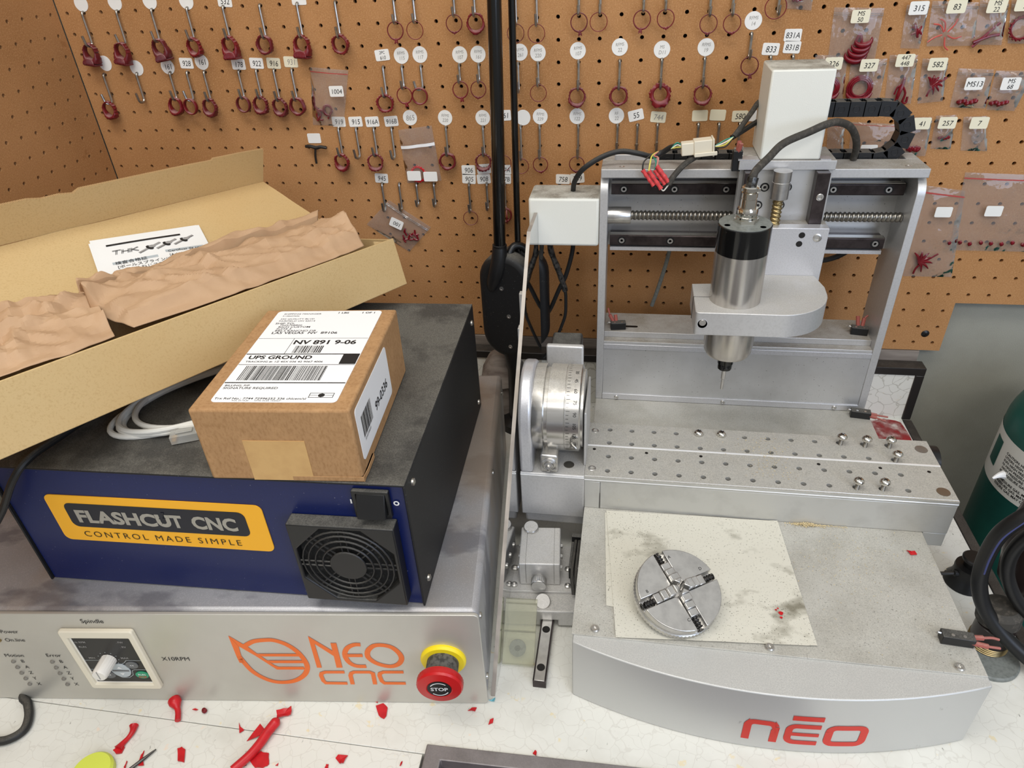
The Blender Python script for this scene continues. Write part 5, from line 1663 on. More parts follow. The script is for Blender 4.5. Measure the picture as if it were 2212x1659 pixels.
mb = MB('alum_highlight').prism([(TY0 - 0.0004, TZ - 0.0040), (TY0 + 0.0022, TZ + 0.0003), (TY0 + 0.0022, TZ - 0.001), (TY0, TZ - 0.0040)], TX0, TX1, 'x')  # painted highlight along the front chamfer and the groove
mb.prism([(-0.2966, TZ - .0002), (-0.2952, TZ + .0005), (-0.2938, TZ + .0005), (-0.2934, TZ - .0002)], TX0, TX1, 'x')
part('edge_highlight', mb, tab)
for x, y, r in ((0.0681, -0.2661, .0046), (0.0684, -0.3363, .0046)):
    bolt(x, y, TZ - 0.0008, (0, 0, 1), tab, r, 0.0014)
for x, y in ((0.4342, -0.2667), (0.4338, -0.3378)):
    mb = MB('screw_thread').lathe([(0.0066, 0), (0.0066, 0.0004), (0.0050, 0.0003), (0.0002, 0.0003)], (x, y, TZ), (0, 0, 1), 24)
    part('plug', mb, tab)
for x, y in ((0.0690, -0.3020), (0.1290, -0.3035), (0.1900, -0.3035), (0.3170, -0.3045), (0.3810, -0.3045), (0.4300, -0.3060)):
    mb = MB('hole_dark').lathe([(0.0019, 0.0002), (0.0019, 0.0), (0.0002, 0.0)], (x, y, TZ + .0001), (0, 0, 1), 12)
    part('pin_hole', mb, tab)
mb = MB('alum').box(0.0785, 0.0787, TY0 - 0.0004, TY0, 0.0850, 0.1085)
part('joint_line', MB('hole_dark').box(0.0784, 0.0787, TY0 - 0.0004, TY0 + .0001, 0.0850, 0.1080), tab)
mb = MB('black_clean').cyl((0.4449, -0.262, 0.1105), (0.4545, -0.262, 0.1105), 0.0185, n=32)
part('end_cap', mb, tab)
# rotary axis on the left end of the table
mb = MB('alum').box(-0.0116, TX0, TY0, TY1, 0.0680, TZ - 0.0002)
rot = part('rotary_axis', mb, mill, 0.0012)
mb = MB('alum').box(-0.0085, TX0 + .001, TY0 + 0.004, TY1 - 0.004, 0.0520, 0.0680)
part('underplate', mb, rot, 0.003)
mb = MB('alum_highlight').prism([(TY0 - 0.0004, TZ - 0.0026), (TY0 + 0.0014, TZ + 0.0001), (TY0 + 0.0014, TZ - 0.001), (TY0, TZ - 0.0026)], -0.0112, TX0 - .0003, 'x')  # same painted highlight on the rotary base front edge
part('edge_highlight', mb, rot)
RY, RZ = -0.3030, 0.1915
rf = 0.0490
prof = [(RY - rf, TZ)] + [(RY + rf * cos(a), RZ + (rf + 0.003) * sin(a)) for a in [pi - pi * k / 24 for k in range(25)]] + [(RY + rf, TZ)]
mb = MB('alum_clean').prism(prof, -0.0116, 0.0030, 'x')
part('flange', mb, rot, 0.0035, seg=3)
mb = MB('steel_drum').lathe([(0.0485, 0), (0.0490, 0.0008), (0.0490, 0.0115), (0.0450, 0.0125), (0.0450, 0.0160), (0.0490, 0.0168), (0.0490, 0.0345), (0.0484, 0.0350), (0.0484, 0.0356), (0.0490, 0.0360), (0.0490, 0.0505), (0.0470, 0.0520), (0.0440, 0.0520), (0.0440, 0.0545), (0.0001, 0.0545)], (0.0030, RY, RZ - 0.002), (1, 0, 0), 72)
drum = part('drum', mb, rot)
mb = MB('ink')
def drumfn(dx, ang):
    r = 0.0493
    return (0.0030 + dx, RY - r * cos(ang), RZ - 0.002 + r * sin(ang))
for k in range(-14, 26):
    ang = radians(5 * k)
    ln = 0.0050 if k % 3 else 0.0068
    a0, a1 = ang - .004, ang + .004
    mb.add([drumfn(.0368, a0), drumfn(.0368 + ln * .6, a0), drumfn(.0368 + ln * .6, a1), drumfn(.0368, a1)], [(0, 1, 2, 3)])
for k, t in ((-2, '120'), (-5, '135'), (1, '105'), (4, '90'), (7, '75'), (10, '60'), (13, '45'), (16, '30')):
    mb.text(t, 0.0052, 0, 0, lambda a, b, k=k: drumfn(0.0445 + b, radians(15 * k / 3.0 + 6) - a / 0.0493), 'CENTER')
part('degree_scale', mb, drum, smooth=0, fix=False)
mb = MB('alum').box(0.0585, 0.0612, RY - 0.030, RY + 0.045, TZ, RZ + 0.012)
part('end_plate', mb, rot, 0.001)
mb = MB('steel').box(0.0115, 0.0310, TY0 + 0.003, TY0 + 0.024, TZ, TZ + 0.0245)
wb = part('worm_block', mb, rot, 0.0022)
mb = MB('steel').lathe([(0.0088, 0), (0.0088, 0.0012), (0.0072, 0.0020), (0.0072, 0.0010), (0.0056, 0.0012), (0.0056, 0.0042), (0.0034, 0.0048), (0.0034, 0.0085), (0.0016, 0.0090), (0.0016, 0.0060), (0.0002, 0.0060)], (0.0212, TY0 + 0.003, TZ + 0.0118), (0, -1, 0), 32)
part('adjuster', mb, wb)
mb = MB('screw_thread').lathe([(0.0060, 0), (0.0060, 0.0003), (0.0002, 0.0003)], (0.0420, -0.333, TZ - .0001), (0, 0, 1), 20)
part('plug', mb, rot)
mb = MB('black_plastic').box(0.0120, 0.0480, -0.2470, -0.205, 0.150, 0.232)
rm = part('motor', mb, rot, 0.003)
mb = MB('alum').box(0.0090, 0.0520, -0.2540, -0.2470, 0.128, 0.240)
part('motor_plate', mb, rot, 0.002)
mb = MB('hook_steel').tube([(0.046, RY - 0.048, RZ - 0.014), (0.047, RY - 0.054, RZ - 0.012), (0.052, RY - 0.056, RZ - 0.016)], 0.0016, 8, 3)
mb.tube([(0.0455, RY - 0.050, RZ - 0.020), (0.0475, RY - 0.055, RZ - 0.010)], 0.0011, 6, 1)
part('index_pin', mb, rot)

# gantry columns with rounded upper fronts
def column_poly():
    y0_, y1_, zt = -0.1290, -0.0640, 0.3955
    return [(y1_, 0.0835), (y0_, 0.0835), (y0_, zt - 0.020)] + [(y0_ + 0.020 - 0.020 * cos(a), zt - 0.020 + 0.020 * sin(a)) for a in [pi / 2 * k / 8 for k in range(1, 9)]] + [(y1_, zt)]
for x0, x1 in ((0.0612, 0.0706), (0.4083, 0.4175)):
    mb = MB('alum').prism(column_poly(), x0, x1, 'x')
    part('column', mb, mill, 0.0005)
mb = MB('alum_dusty').box(0.0618, 0.4160, -0.1290, -0.0900, 0.3956, 0.4058).box(0.0618, 0.4160, -0.0665, -0.0640, 0.3956, 0.4058).box(0.0618, 0.0760, -0.0901, -0.0664, 0.3956, 0.4058).box(0.4020, 0.4160, -0.0901, -0.0664, 0.3956, 0.4058)
tb = part('top_bar', mb, mill, 0.0008)
mb = MB('alum_clean').box(0.0755, 0.4025, -0.0902, -0.0663, 0.3940, 0.3956)
part('cable_tray', mb, tb)
for x, y in ((0.0855, -0.118), (0.396, -0.118)):
    bolt(x, y, 0.4057, (0, 0, 1), tb, 0.0034, 0.0004)
mb = MB('alum_panel').box(0.0706, 0.4083, -0.0765, -0.0660, 0.2930, 0.3955)
beam = part('cross_beam', mb, mill)
# lower panel, ledge and shelf
mb = MB('alum_panel').box(0.0706, 0.4083, -0.1285, -0.1200, 0.0845, 0.1715)
lp = part('lower_panel', mb, mill, 0.0006)
mb = MB('alum_clean').box(0.0706, 0.4083, -0.1292, -0.1230, 0.1655, 0.1728)
mb.box(0.0706, 0.4083, -0.1300, -0.1285, 0.0845, 0.0935)
part('panel_edge', mb, lp, 0.0004)
for x in (0.0905, 0.2350, 0.3790):
    bolt(x, -0.1300, 0.0885, (0, -1, 0), lp, 0.0030, 0.0018)
mb = MB('alum_dusty').box(0.0706, 0.4083, -0.1280, -0.0640, 0.1728, 0.1770)
mb.box(0.0706, 0.4083, -0.1165, -0.0620, 0.1770, 0.1855)
sh = part('shelf', mb, mill, 0.0006)
mb = MB('hole_dark').prism(rrect(0.0975, 0.1150, -0.1035, -0.0985, 0.0024, 4), 0.18545, 0.1857)
part('slot', mb, sh)
# linear rails
for z0_, z1_, xr in ((0.3665, 0.3805, 0.4060), (0.3010, 0.3150, 0.3985)):
    mb = MB('rail_steel')
    poly = [(-0.0766, z0_), (-0.0985, z0_), (-0.0998, z0_ + .0012), (-0.0998, z1_ - .0012), (-0.0985, z1_), (-0.0900, z1_), (-0.0880, z1_ - .002), (-0.0766, z1_ - .002)]
    mb.prism(poly, 0.0735, xr, 'x')
    rl = part('linear_rail', mb, mill, 0.0003)
    mb = MB('chrome').box(0.0735, xr - .001, -0.0990, -0.0900, z1_ - 0.0002, z1_ + 0.0003)
    part('rail_edge', mb, rl)
    for k in range(6):
        x = 0.0885 + 0.0600 * k
        if x < xr - 0.006:
            mb = MB('black_clean').lathe([(0.0052, 0), (0.0052, 0.0003), (0.0002, 0.0003)], (x, -0.0998, (z0_ + z1_) / 2), (0, -1, 0), 18)
            mb.m('steel').lathe([(0.0036, 0.0002), (0.0034, 0.0010), (0.0018, 0.0010), (0.0014, 0.0003), (0.0002, 0.0003)], (x, -0.0998, (z0_ + z1_) / 2), (0, -1, 0), 16)
            part('rail_bolt', mb, rl)
mb = MB('alum_clean').box(0.0740, 0.398, -0.0990, -0.0766, 0.2945, 0.2990)
part('rail_seat', mb, beam)
def screw_mesh(mb, p0, p1, r, pitch, depth, n=16, per=8):
    p0, p1 = Vector(p0), Vector(p1)
    d = p1 - p0
    q = Vector((0, 0, 1)).rotation_difference(d.normalized()).to_matrix()
    m_ = int(d.length / pitch * per)
    vs = []
    for i in range(m_ + 1):
        h = d.length * i / m_
        for k in range(n):
            a = 2 * pi * k / n
            ph = (h / pitch + k / n) % 1.0
            rr = r - depth * max(0.0, 1 - abs(ph - 0.5) / 0.3) ** 0.6
            vs.append(p0 + q @ Vector((rr * cos(a), rr * sin(a), h)))
    fs = [(i * n + k, i * n + (k + 1) % n, (i + 1) * n + (k + 1) % n, (i + 1) * n + k) for i in range(m_) for k in range(n)]
    mb.add(vs, fs)
mb = MB('screw_thread')
screw_mesh(mb, (0.098, -0.1050, 0.3430), (0.4075, -0.1050, 0.3430), 0.0058, 0.0050, 0.0013)
part('ball_screw', mb, mill, label='long horizontal ball screw')
mb = MB('steel').lathe([(0.0105, 0), (0.0105, 0.027), (0.0098, 0.0280), (0.0002, 0.0280)], (0.0706, -0.1050, 0.3430), (1, 0, 0), 32)
part('screw_coupling', mb, mill)
# left motor cover
mb = MB('white_paint').box(-0.0250, 0.0608, -0.1290, -0.0745, 0.3108, 0.3716)
part('motor_cover', mb, mill, 0.0035, seg=3, label='white motor cover on the left')

# moving carriage
mb = MB('alum_dusty').box(0.2130, 0.3140, -0.1450, -0.0885, 0.4092, 0.4195)
cr_ = part('carriage', mb, mill, 0.0006)
mb = MB('alum_panel').box(0.2150, 0.3125, -0.1420, -0.1320, 0.2750, 0.4091)
part('back_plate', mb, cr_)
mb = MB('alum').box(0.225, 0.303, -0.1320, -0.1001, 0.3605, 0.3870).box(0.225, 0.303, -0.1320, -0.1001, 0.2960, 0.3220)
part('rail_block', mb, cr_)
for x0 in (0.2190, 0.2940):
    mb = MB('rail_steel').box(x0, x0 + 0.0135, -0.1560, -0.1420, 0.2850, 0.4090)
    r_ = part('slide_rail', mb, cr_, 0.0004)
    for z in (0.3830,):
        bolt(x0 + 0.0067, -0.1560, z, (0, -1, 0), r_, 0.0040, 0.0014)
for x, z in ((0.2440, 0.3895), (0.2680, 0.3895), (0.2395, 0.3690), (0.2635, 0.3690)):
    mb = MB('black_clean').lathe([(0.0050, 0), (0.0050, 0.0004), (0.0002, 0.0004)], (x, -0.1420, z), (0, -1, 0), 18)
    mb.m('steel').lathe([(0.0036, 0.0002), (0.0034, 0.0012), (0.0018, 0.0012), (0.0014, 0.0003), (0.0002, 0.0003)], (x, -0.1420, z), (0, -1, 0), 16)
    part('plate_bolt', mb, cr_)
mb = MB('steel').lathe([(0.0098, 0), (0.0098, 0.018), (0.0094, 0.0184), (0.0094, 0.0190), (0.0098, 0.0194), (0.0098, 0.030)], (0.2580, -0.1560, 0.3820), (0, 0, 1), 32)
part('coupling', mb, cr_)
mb = MB('brass')
screw_mesh(mb, (0.2580, -0.1560, 0.330), (0.2580, -0.1560, 0.3830), 0.0058, 0.0045, 0.0014)
part('lead_screw', mb, cr_, label='vertical lead screw')
mb = MB('white_paint').box(0.2338, 0.2965, -0.1433, -0.0810, 0.4196, 0.5105)
part('motor_cover', mb, mill, 0.0020, label='tall white motor cover on the carriage')
for x, y in ((0.2190, -0.135), (0.2260, -0.128), (0.2175, -0.118), (0.3060, -0.135)):
    mb = MB('alum').lathe([(0.0034, 0), (0.0030, 0.0009), (0.0002, 0.0010)], (x, y, 0.4195), (0, 0, 1), 16)
    part('button_screw', mb, cr_)
mb = MB('alum_clean').box(0.2335 - .022, 0.2335, -0.1452, -0.1300, 0.4195, 0.4207).box(0.2970, 0.3080, -0.1440, -0.130, 0.4195, 0.4207)
part('cover_foot', mb, cr_)
# front plate and spindle clamp
mb = MB('alum_clean').box(0.2130, 0.3140, -0.1700, -0.1565, 0.2600, 0.3527)
fp = part('front_plate', mb, mill, 0.0006)
for x, z in ((0.2863, 0.3447), (0.2850, 0.3345)):
    mb = MB('hole_dark').lathe([(0.0034, 0.0002), (0.0034, 0), (0.0002, 0)], (x, -0.1701, z), (0, -1, 0), 18)
    part('bore', mb, fp)
bolt(0.3030, -0.1700, 0.3420, (0, -1, 0), fp, 0.0046, 0.0012)
mb = MB('alum_dusty').box(0.2130, 0.3140, -0.1565, -0.1420, 0.3300, 0.3520)
part('plate_top', mb, fp, 0.0006)
CZ0, CZ1 = 0.2698, 0.2966
SX, SY, SR = 0.2135, -0.2340, 0.0268
poly = [(0.1705, -0.1990)] + [(0.1705, -0.2655)] + arc(0.1745, -0.2660, 0.0040, 0.0040, 180, 270, 4) + [(0.2570, -0.2700)]
poly += [(0.2570 + 0.0555 * sin(radians(t)), -0.2120 - 0.0580 * cos(radians(t))) for t in range(6, 96, 7)] + [(0.3133, -0.2000), (0.3080, -0.1700), (0.213, -0.1700), (0.205, -0.1960)]
mb = MB('alum').prism(poly, CZ0, CZ1)
cl = part('spindle_clamp', mb, mill, 0.0007)
mb = MB('hole_dark').box(0.1700, 0.1880, -0.2328, -0.2322, CZ0 + .0003, CZ1 + 0.00015)
part('clamp_split', mb, cl)
mb = MB('alum_clean').lathe([(0.0058, -0.0002), (0.0058, 0.0003), (0.0050, 0.0003), (0.0050, -0.0006)], (0.1785, -0.2700, 0.2835), (0, -1, 0), 24)
mb.m('hole_dark').lathe([(0.0050, 0.0003), (0.0002, 0.0003)], (0.1785, -0.2701, 0.2835), (0, -1, 0), 24)
mb.m('steel').lathe([(0.0036, 0.0004), (0.0034, 0.0006), (0.0002, 0.0006)], (0.1785, -0.2701, 0.2848), (0, -1, 0), 18)
part('clamp_bolt', mb, cl)
mb = MB('steel_turned').lathe([(SR * .90, 0), (SR * .97, 0.004), (SR * .97, 0.0090), (SR, 0.0115), (SR, 0.0410), (SR, 0.1225)], (SX, SY, 0.2300), (0, 0, 1), 64)
spn = part('spindle', mb, mill)
mb = MB('black_gloss').lathe([(SR + .0001, 0), (SR + .0001, 0.0285), (SR - .001, 0.0293)], (SX, SY, 0.3525), (0, 0, 1), 64)
part('spindle_band', mb, spn, label='black band around the spindle top')
mb = MB('grey_disc').lathe([(0.0002, 0.0005), (SR - .0008, 0.0005), (SR - .0008, -0.0006)], (SX, SY, 0.3818), (0, 0, 1), 64)
for a in (205, 320, 85):
    mb.m('hole_dark').lathe([(0.0030, 0.0003), (0.0002, 0.0003)], (SX + .0205 * cos(radians(a)), SY + .0205 * sin(radians(a)), 0.3822), (0, 0, 1), 14)
part('spindle_top', mb, spn, label='dusty grey spindle cap')
CXs, CYs = SX + 0.0010, SY + 0.0035
mb = MB('chrome').lathe([(0.0125, 0), (0.0125, 0.0035)], (CXs, CYs, 0.3822), (0, 0, 1), 6)
mb.lathe([(0.0108, 0.0035), (0.0108, 0.0060)], (CXs, CYs, 0.3822), (0, 0, 1), 32)
con = part('connector', mb, spn)
mb = MB('chrome').lathe([(0.0100, 0.0060), (0.0104, 0.0068), (0.0104, 0.0130), (0.0098, 0.0145), (0.0080, 0.0145)], (CXs, CYs, 0.3822), (0, 0, 1), 56, rfn=lambda a, h: 1 + 0.02 * (1 if int(a / (2 * pi) * 56 + .5) % 2 else -1) if .0065 < h < .0135 else 1)
part('knurled_nut', mb, con)
mb = MB('chrome').lathe([(0.0082, 0.0140), (0.0080, 0.0240), (0.0076, 0.0242), (0.0076, 0.0250), (0.0080, 0.0252), (0.0080, 0.0300), (0.0060, 0.0310), (0.0060, 0.0318), (0.0084, 0.0322), (0.0084, 0.0355), (0.0070, 0.0365), (0.0045, 0.0365)], (CXs, CYs, 0.3822), (0, 0, 1), 32)
mb.box(CXs - .0095, CXs - .0070, CYs - .004, CYs - .0015, .3822 + .0325, .3822 + .0352).box(CXs + .0060, CXs + .0090, CYs - .006, CYs - .0030, .3822 + .0325, .3822 + .0352)
part('connector_shell', mb, con)
mb = MB('sleeve')
zc = 0.3822 + 0.034
mb.tube([(CXs, CYs, zc), (CXs + .0005, CYs, zc + .008), (CXs + .003, CYs + .004, zc + .016), (0.2330, -0.2000, 0.4380), (0.2480, -0.1850, 0.4480), (0.2740, -0.1720, 0.4560), (0.2920, -0.1620, 0.4610), (0.3060, -0.1500, 0.4600), (0.3220, -0.1350, 0.4520), (0.3360, -0.1150, 0.4360), (0.3430, -0.1020, 0.4200), (0.344, -0.096, 0.4075)],
        lambda t: 0.0050 - 0.0011 * min(1, t * 6), 12, 6)
part('spindle_cable', mb, mill, label='dusty grey-black spindle cable looping to the right')
mb = MB('foil_tape').tube([(CXs, CYs, zc + .002), (CXs + .0003, CYs, zc + .006), (CXs + .0012, CYs + .001, zc + .011)], 0.0056, 10, 3)
part('tape_wrap', mb, con)
mb = MB('black_gloss').lathe([(0.0060, 0.0000), (0.0078, 0.0010), (0.0080, 0.0050), (0.0074, 0.0068), (0.0072, 0.0080), (0.0088, 0.0086), (0.0088, 0.0205), (0.0066, 0.0235)], (SX, SY, 0.2065), (0, 0, 1), 24, rfn=lambda a, h: 1 - 0.06 * (abs(((a * 6 / (2 * pi)) % 1) - .5) < .12) if h < .007 else 1)
clt = part('collet_nut', mb, spn)
mb = MB('steel').lathe([(0.0016, 0), (0.0018, 0.0001), (0.0018, 0.0140), (0.0026, 0.0150), (0.0026, 0.0300)], (SX, SY, 0.1785), (0, 0, 1), 14)
part('end_mill', mb, spn)
mb = MB('alum').cyl((0.2490, -0.150, 0.2680), (0.2490, -0.150, 0.2560), 0.0120, n=24)
mb.m('hole_dark').lathe([(0.0016, 0.0), (0.0002, 0.0)], (0.2460, -0.1622, 0.2600), (0, -1, 0), 10)
part('nut_housing', mb, fp)
mb = MB('steel').box(0.2660, 0.2780, -0.1560, -0.1480, 0.2580, 0.2660)
mb.lathe([(0.0034, 0), (0.0034, 0.002), (0.0002, 0.002)], (0.2710, -0.1560, 0.2585), (0, -1, 0), 16)
part('switch_trip', mb, fp)

# micro limit switches
def limit_switch(M, parent, label, wires, lens=0.020):
    mb = MB('black_plastic', M).box(-lens / 2, lens / 2, -0.0050, 0.0050, 0.0, 0.0100)
    o = part('limit_switch', mb, parent, 0.0007, label=label)
    mb = MB('steel', M)
    for x in (-0.0048, 0.0048):
        mb.cyl((x, -0.0015, 0.0099), (x, -0.0015, 0.0104), 0.0015, n=10)
    mb.tube([(-lens / 2 - .0006, 0, 0.0088), (-lens / 2 - .003, 0, 0.0095), (-lens / 2 - .0040, 0, 0.0080)], 0.0011, 6, 2)
    part('switch_lever', mb, o)
    for k, pts in enumerate(wires):
        mb = MB('terminal_red', M).tube(pts[:2], 0.0024, 8, 1)
        if len(pts) > 2:
            mb.tube(pts[1:], 0.0012, 6, 4)
        part('wire_terminal', mb, o)
    return o
def frame_at(x, y, z, rz, rx=0.0):
    return Matrix.Translation((x, y, z)) @ Matrix.Rotation(radians(rz), 4, 'Z') @ Matrix.Rotation(radians(rx), 4, 'X')
limit_switch(frame_at(0.4055, -0.4905, 0.0852, -4), cov, 'black limit switch at the front right corner', [[(.0095, -.0025, .005), (.0240, -.0040, .0045), (.034, -.0035, .004)], [(.0095, .0022, .0055), (.0220, .0040, .0055), (.030, .0060, .005), (.036, .006, .004)]], 0.027)
limit_switch(frame_at(0.4090, -0.1420, 0.0843, -8), mill, 'black limit switch behind the table', [[(.0095, -.0025, .005), (.0190, -.004, .004), (.030, -.006, .002)], [(.0095, .0022, .005), (.0200, .002, .004), (.034, .004, .002)]], 0.024)
limit_switch(frame_at(0.0885, -0.1075, 0.1857, 8), sh, 'black limit switch at the left end of the shelf', [[(-.0060, .0040, .008), (-.0110, .0060, .018), (-.0130, .010, .026)], [(-.002, .0040, .008), (-.003, .009, .016)]])
limit_switch(frame_at(0.3960, -0.1000, 0.1857, -10), sh, 'black limit switch at the right end of the shelf', [[(.0030, .0040, .008), (.004, .010, .018), (.008, .014, .020)], [(-.002, .0040, .008), (-.004, .010, .020)]])
o = limit_switch(Matrix.Translation((0.2060, -0.1370, 0.4180)) @ Matrix.Rotation(radians(90), 4, 'Y') @ Matrix.Rotation(radians(0), 4, 'Z'), cr_, 'black limit switch beside the carriage', [[(-.0085, .0010, .005), (-.0200, .0040, .006)], [(-.0085, -.0025, .005), (-.0190, -.004, .007)]], 0.022)

# black cable chain: upper run, bend and lower run
mb = MB('black_clean').box(0.288, 0.300, -0.0880, -0.0690, 0.4490, 0.4680)
ch = part('cable_chain', mb, mill, label='black plastic cable chain')
path = []
zt_, zb_, xc, rr_ = 0.4590, 0.4040, 0.3690, 0.0275
s_ = 0.0
def chain_at(s):
    L1 = xc - 0.300
    if s < L1:
        return (0.300 + s, zt_, 0.0)
    s -= L1
    if s < pi * rr_:
        a = s / rr_
        return (xc + rr_ * sin(a), (zt_ + zb_) / 2 + rr_ * cos(a), -a)
    s -= pi * rr_
    return (xc - s, zb_, -pi)
LK = 0.0158
tot = (xc - 0.300) + pi * rr_ + (xc - 0.1280)
for k in range(int(tot / LK)):
    x, z, a = chain_at((k + 0.5) * LK)
    if z < 0.417 and 0.2105 < x < 0.3160 and False:
        continue
    M = Matrix.Translation((x, -0.0785, z)) @ Matrix.Rotation(-a, 4, 'Y')
    mb = MB('black_plastic', M)
    prof = [(-LK / 2 - .0012, -.0080), (LK / 2 + .0002, -.0080), (LK / 2 + .0002, .0080), (-LK / 2 - .0012, .0080)]
    mb.prism(prof, -0.0090, -0.0066, 'y').prism(prof, 0.0066, 0.0090, 'y')
    mb.box(-LK / 2 + .0015, LK / 2 - .0045, -0.0066, 0.0066, 0.0062, 0.0080).box(-LK / 2 + .0015, LK / 2 - .0045, -0.0066, 0.0066, -0.0080, -0.0062)
    mb.tube([(-.001 + .0035 * cos(t), -.0091, .0035 * sin(t)) for t in [2 * pi * q / 14 for q in range(14)]], 0.0003, 4, 1, closed=True)
    part('chain_link', mb, ch, 0.0005)

# loose cabling on top of the gantry
mb = MB('cable_black').tube([(0.0270, -0.1000, 0.3716), (0.0300, -0.1120, 0.3870), (0.0405, -0.1200, 0.4038), (0.0619, -0.1180, 0.4171), (0.0829, -0.1150, 0.4225), (0.1040, -0.1150, 0.4200), (0.1180, -0.1120, 0.4160), (0.1290, -0.1080, 0.4180), (0.1400, -0.1120, 0.4260), (0.1500, -0.1200, 0.4300)], 0.0031, 12, 6)
part('motor_cable', mb, mill)
ct = (0.1690, -0.1240, 0.4290)
CM = Matrix.Translation(ct) @ Matrix.Rotation(radians(3), 4, 'Z') @ Matrix.Rotation(radians(-5), 4, 'Y')
mb = MB('cream_plastic', CM).box(-0.0185, -0.0040, -0.0060, 0.0060, -0.0070, 0.0070)
cn = part('wire_connector', mb, mill, 0.0010, label='cream plastic wire connector')
mb = MB('cream_plastic', CM).box(-0.0050, 0.0150, -0.0075, 0.0075, -0.0085, 0.0085).box(0.0150, 0.0170, -0.0090, 0.0090, -0.0100, 0.0095).box(-0.005, 0.0200, -0.0105, -0.0085, -0.0085, -0.0040)
part('connector_half', mb, cn, 0.0008)
for k, (m_, dy) in enumerate((('wire_green', .003), ('wire_yellow', -.001), ('wire_white', .001), ('cable_black', -.003))):
    mb = MB(m_).tube([(0.1880, -0.1230 + dy, 0.4290), (0.1990, -0.1200 + dy, 0.4320 + dy), (0.2080, -0.1130, 0.4375), (0.2150, -0.1080, 0.4440)], 0.0008, 6, 5)
    mb.tube([(0.1520, -0.1240 + dy, 0.4290), (0.1460, -0.1230 + dy, 0.4300 + dy), (0.1400, -0.1200, 0.4260)], 0.0008, 6, 5)
    part('wire', mb, cn)
mb = MB('sleeve').tube([(0.2080, -0.1130, 0.4375), (0.2160, -0.1060, 0.4470), (0.2260, -0.0980, 0.4600), (0.2380, -0.0790, 0.4680), (0.262, -0.0760, 0.466), (0.288, -0.0785, 0.4600)], 0.0030, 10, 6)
part('sleeved_cable', mb, mill)
mb = MB('cable_black').tube([(0.2060, -0.1120, 0.4360), (0.2200, -0.1020, 0.4420), (0.2310, -0.0930, 0.4465), (0.2440, -0.0770, 0.4490), (0.262, -0.0760, 0.450), (0.286, -0.0785, 0.4560)], 0.0030, 10, 6)
part('sleeved_cable', mb, mill)
mb = MB('sleeve').tube([(0.1900, -0.1060, 0.4230), (0.1740, -0.1180, 0.4200), (0.1560, -0.1330, 0.4130), (0.1440, -0.1420, 0.4020), (0.1390, -0.1440, 0.3930)], 0.0034, 10, 6)
part('sleeved_cable', mb, mill)
for k, (x0, z0_, x1, z1_) in enumerate(((0.1090, 0.4080, 0.1225, 0.3910), (0.1160, 0.4075, 0.1310, 0.3880), (0.1225, 0.4080, 0.1350, 0.3925), (0.1245, 0.4130, 0.1385, 0.3960))):
    y = -0.1390 - 0.0022 * (k % 2)
    mb = MB('splice_red')
    P0_, P1_ = Vector((x0, y, z0_)), Vector((x1, y - .003, z1_))
    mb.tube([P0_, P0_.lerp(P1_, .15), P0_.lerp(P1_, .3), P0_.lerp(P1_, .42), P0_.lerp(P1_, .58), P0_.lerp(P1_, .7), P0_.lerp(P1_, .85), P1_], lambda t: 0.0027 - 0.0006 * (sin(pi * t * 3) ** 2), 10, 4)
    sp_ = part('wire_splice', mb, mill, label='red crimped wire splice')
    mb = MB(('cable_black', 'wire_yellow', 'wire_green', 'wire_pink')[k]).tube([tuple(P0_), (x0 + .001, y + .004, z0_ + .008), (0.1180 + .001 * k, y + .016, 0.4200), (0.1260, -0.113, 0.4215)], 0.0009, 6, 5)
    mb.m(('cable_black', 'wire_white', 'wire_green', 'cable_black')[k]).tube([tuple(P1_), (x1 + .003, y - .003, z1_ - .002), (0.1390, -0.1440, 0.3930)], 0.0008, 6, 4)
    part('wire', mb, sp_)
# cables dropping behind the left motor cover
for pts, r, m_ in (([(-0.0160, -0.090, 0.3130), (-0.0165, -0.080, 0.2884), (-0.0220, -0.078, 0.2448), (-0.0250, -0.074, 0.2150), (-0.0260, -0.070, 0.17), (-0.026, -0.060, 0.120)], .0030, 'sleeve'),
                  ([(0.0240, -0.088, 0.3130), (0.0250, -0.080, 0.2880), (0.0160, -0.078, 0.2500), (0.0060, -0.076, 0.2270), (-0.0060, -0.070, 0.1960), (-0.0150, -0.050, 0.1740), (-0.0230, -0.040, 0.160)], .0030, 'cable_black'),
                  ([(0.0145, -0.078, 0.2250), (0.0152, -0.078, 0.2150), (0.0145, -0.078, 0.1900), (0.0090, -0.077, 0.1700), (-0.0040, -0.075, 0.1350), (-0.0120, -0.072, 0.1220), (-0.0200, -0.070, 0.112)], .0022, 'cable_black'),
                  ([(0.3850, -0.058, 0.300), (0.3750, -0.050, 0.2780), (0.3550, -0.045, 0.2640), (0.3250, -0.042, 0.2600), (0.300, -0.042, 0.264)], .0035, 'cable_black'),
                  ([(0.155, -0.050, 0.30), (0.150, -0.045, 0.26), (0.142, -0.042, 0.22), (0.134, -0.040, 0.187)], .0028, 'grey_disc')):
    mb = MB(m_).tube(pts, r, 10, 6)
    part('hanging_cable', mb, mill)
mb = MB('foil_tape').tube([(-0.0050, -0.088, 0.3130), (-0.0042, -0.080, 0.2853), (0.0040, -0.079, 0.2600), (0.0109, -0.078, 0.2387), (0.0145, -0.078, 0.2250)], lambda t: .0040 + .0003 * sin(t * 30), 10, 6)
part('taped_cable', mb, mill, label='cable wrapped in shiny dark tape')

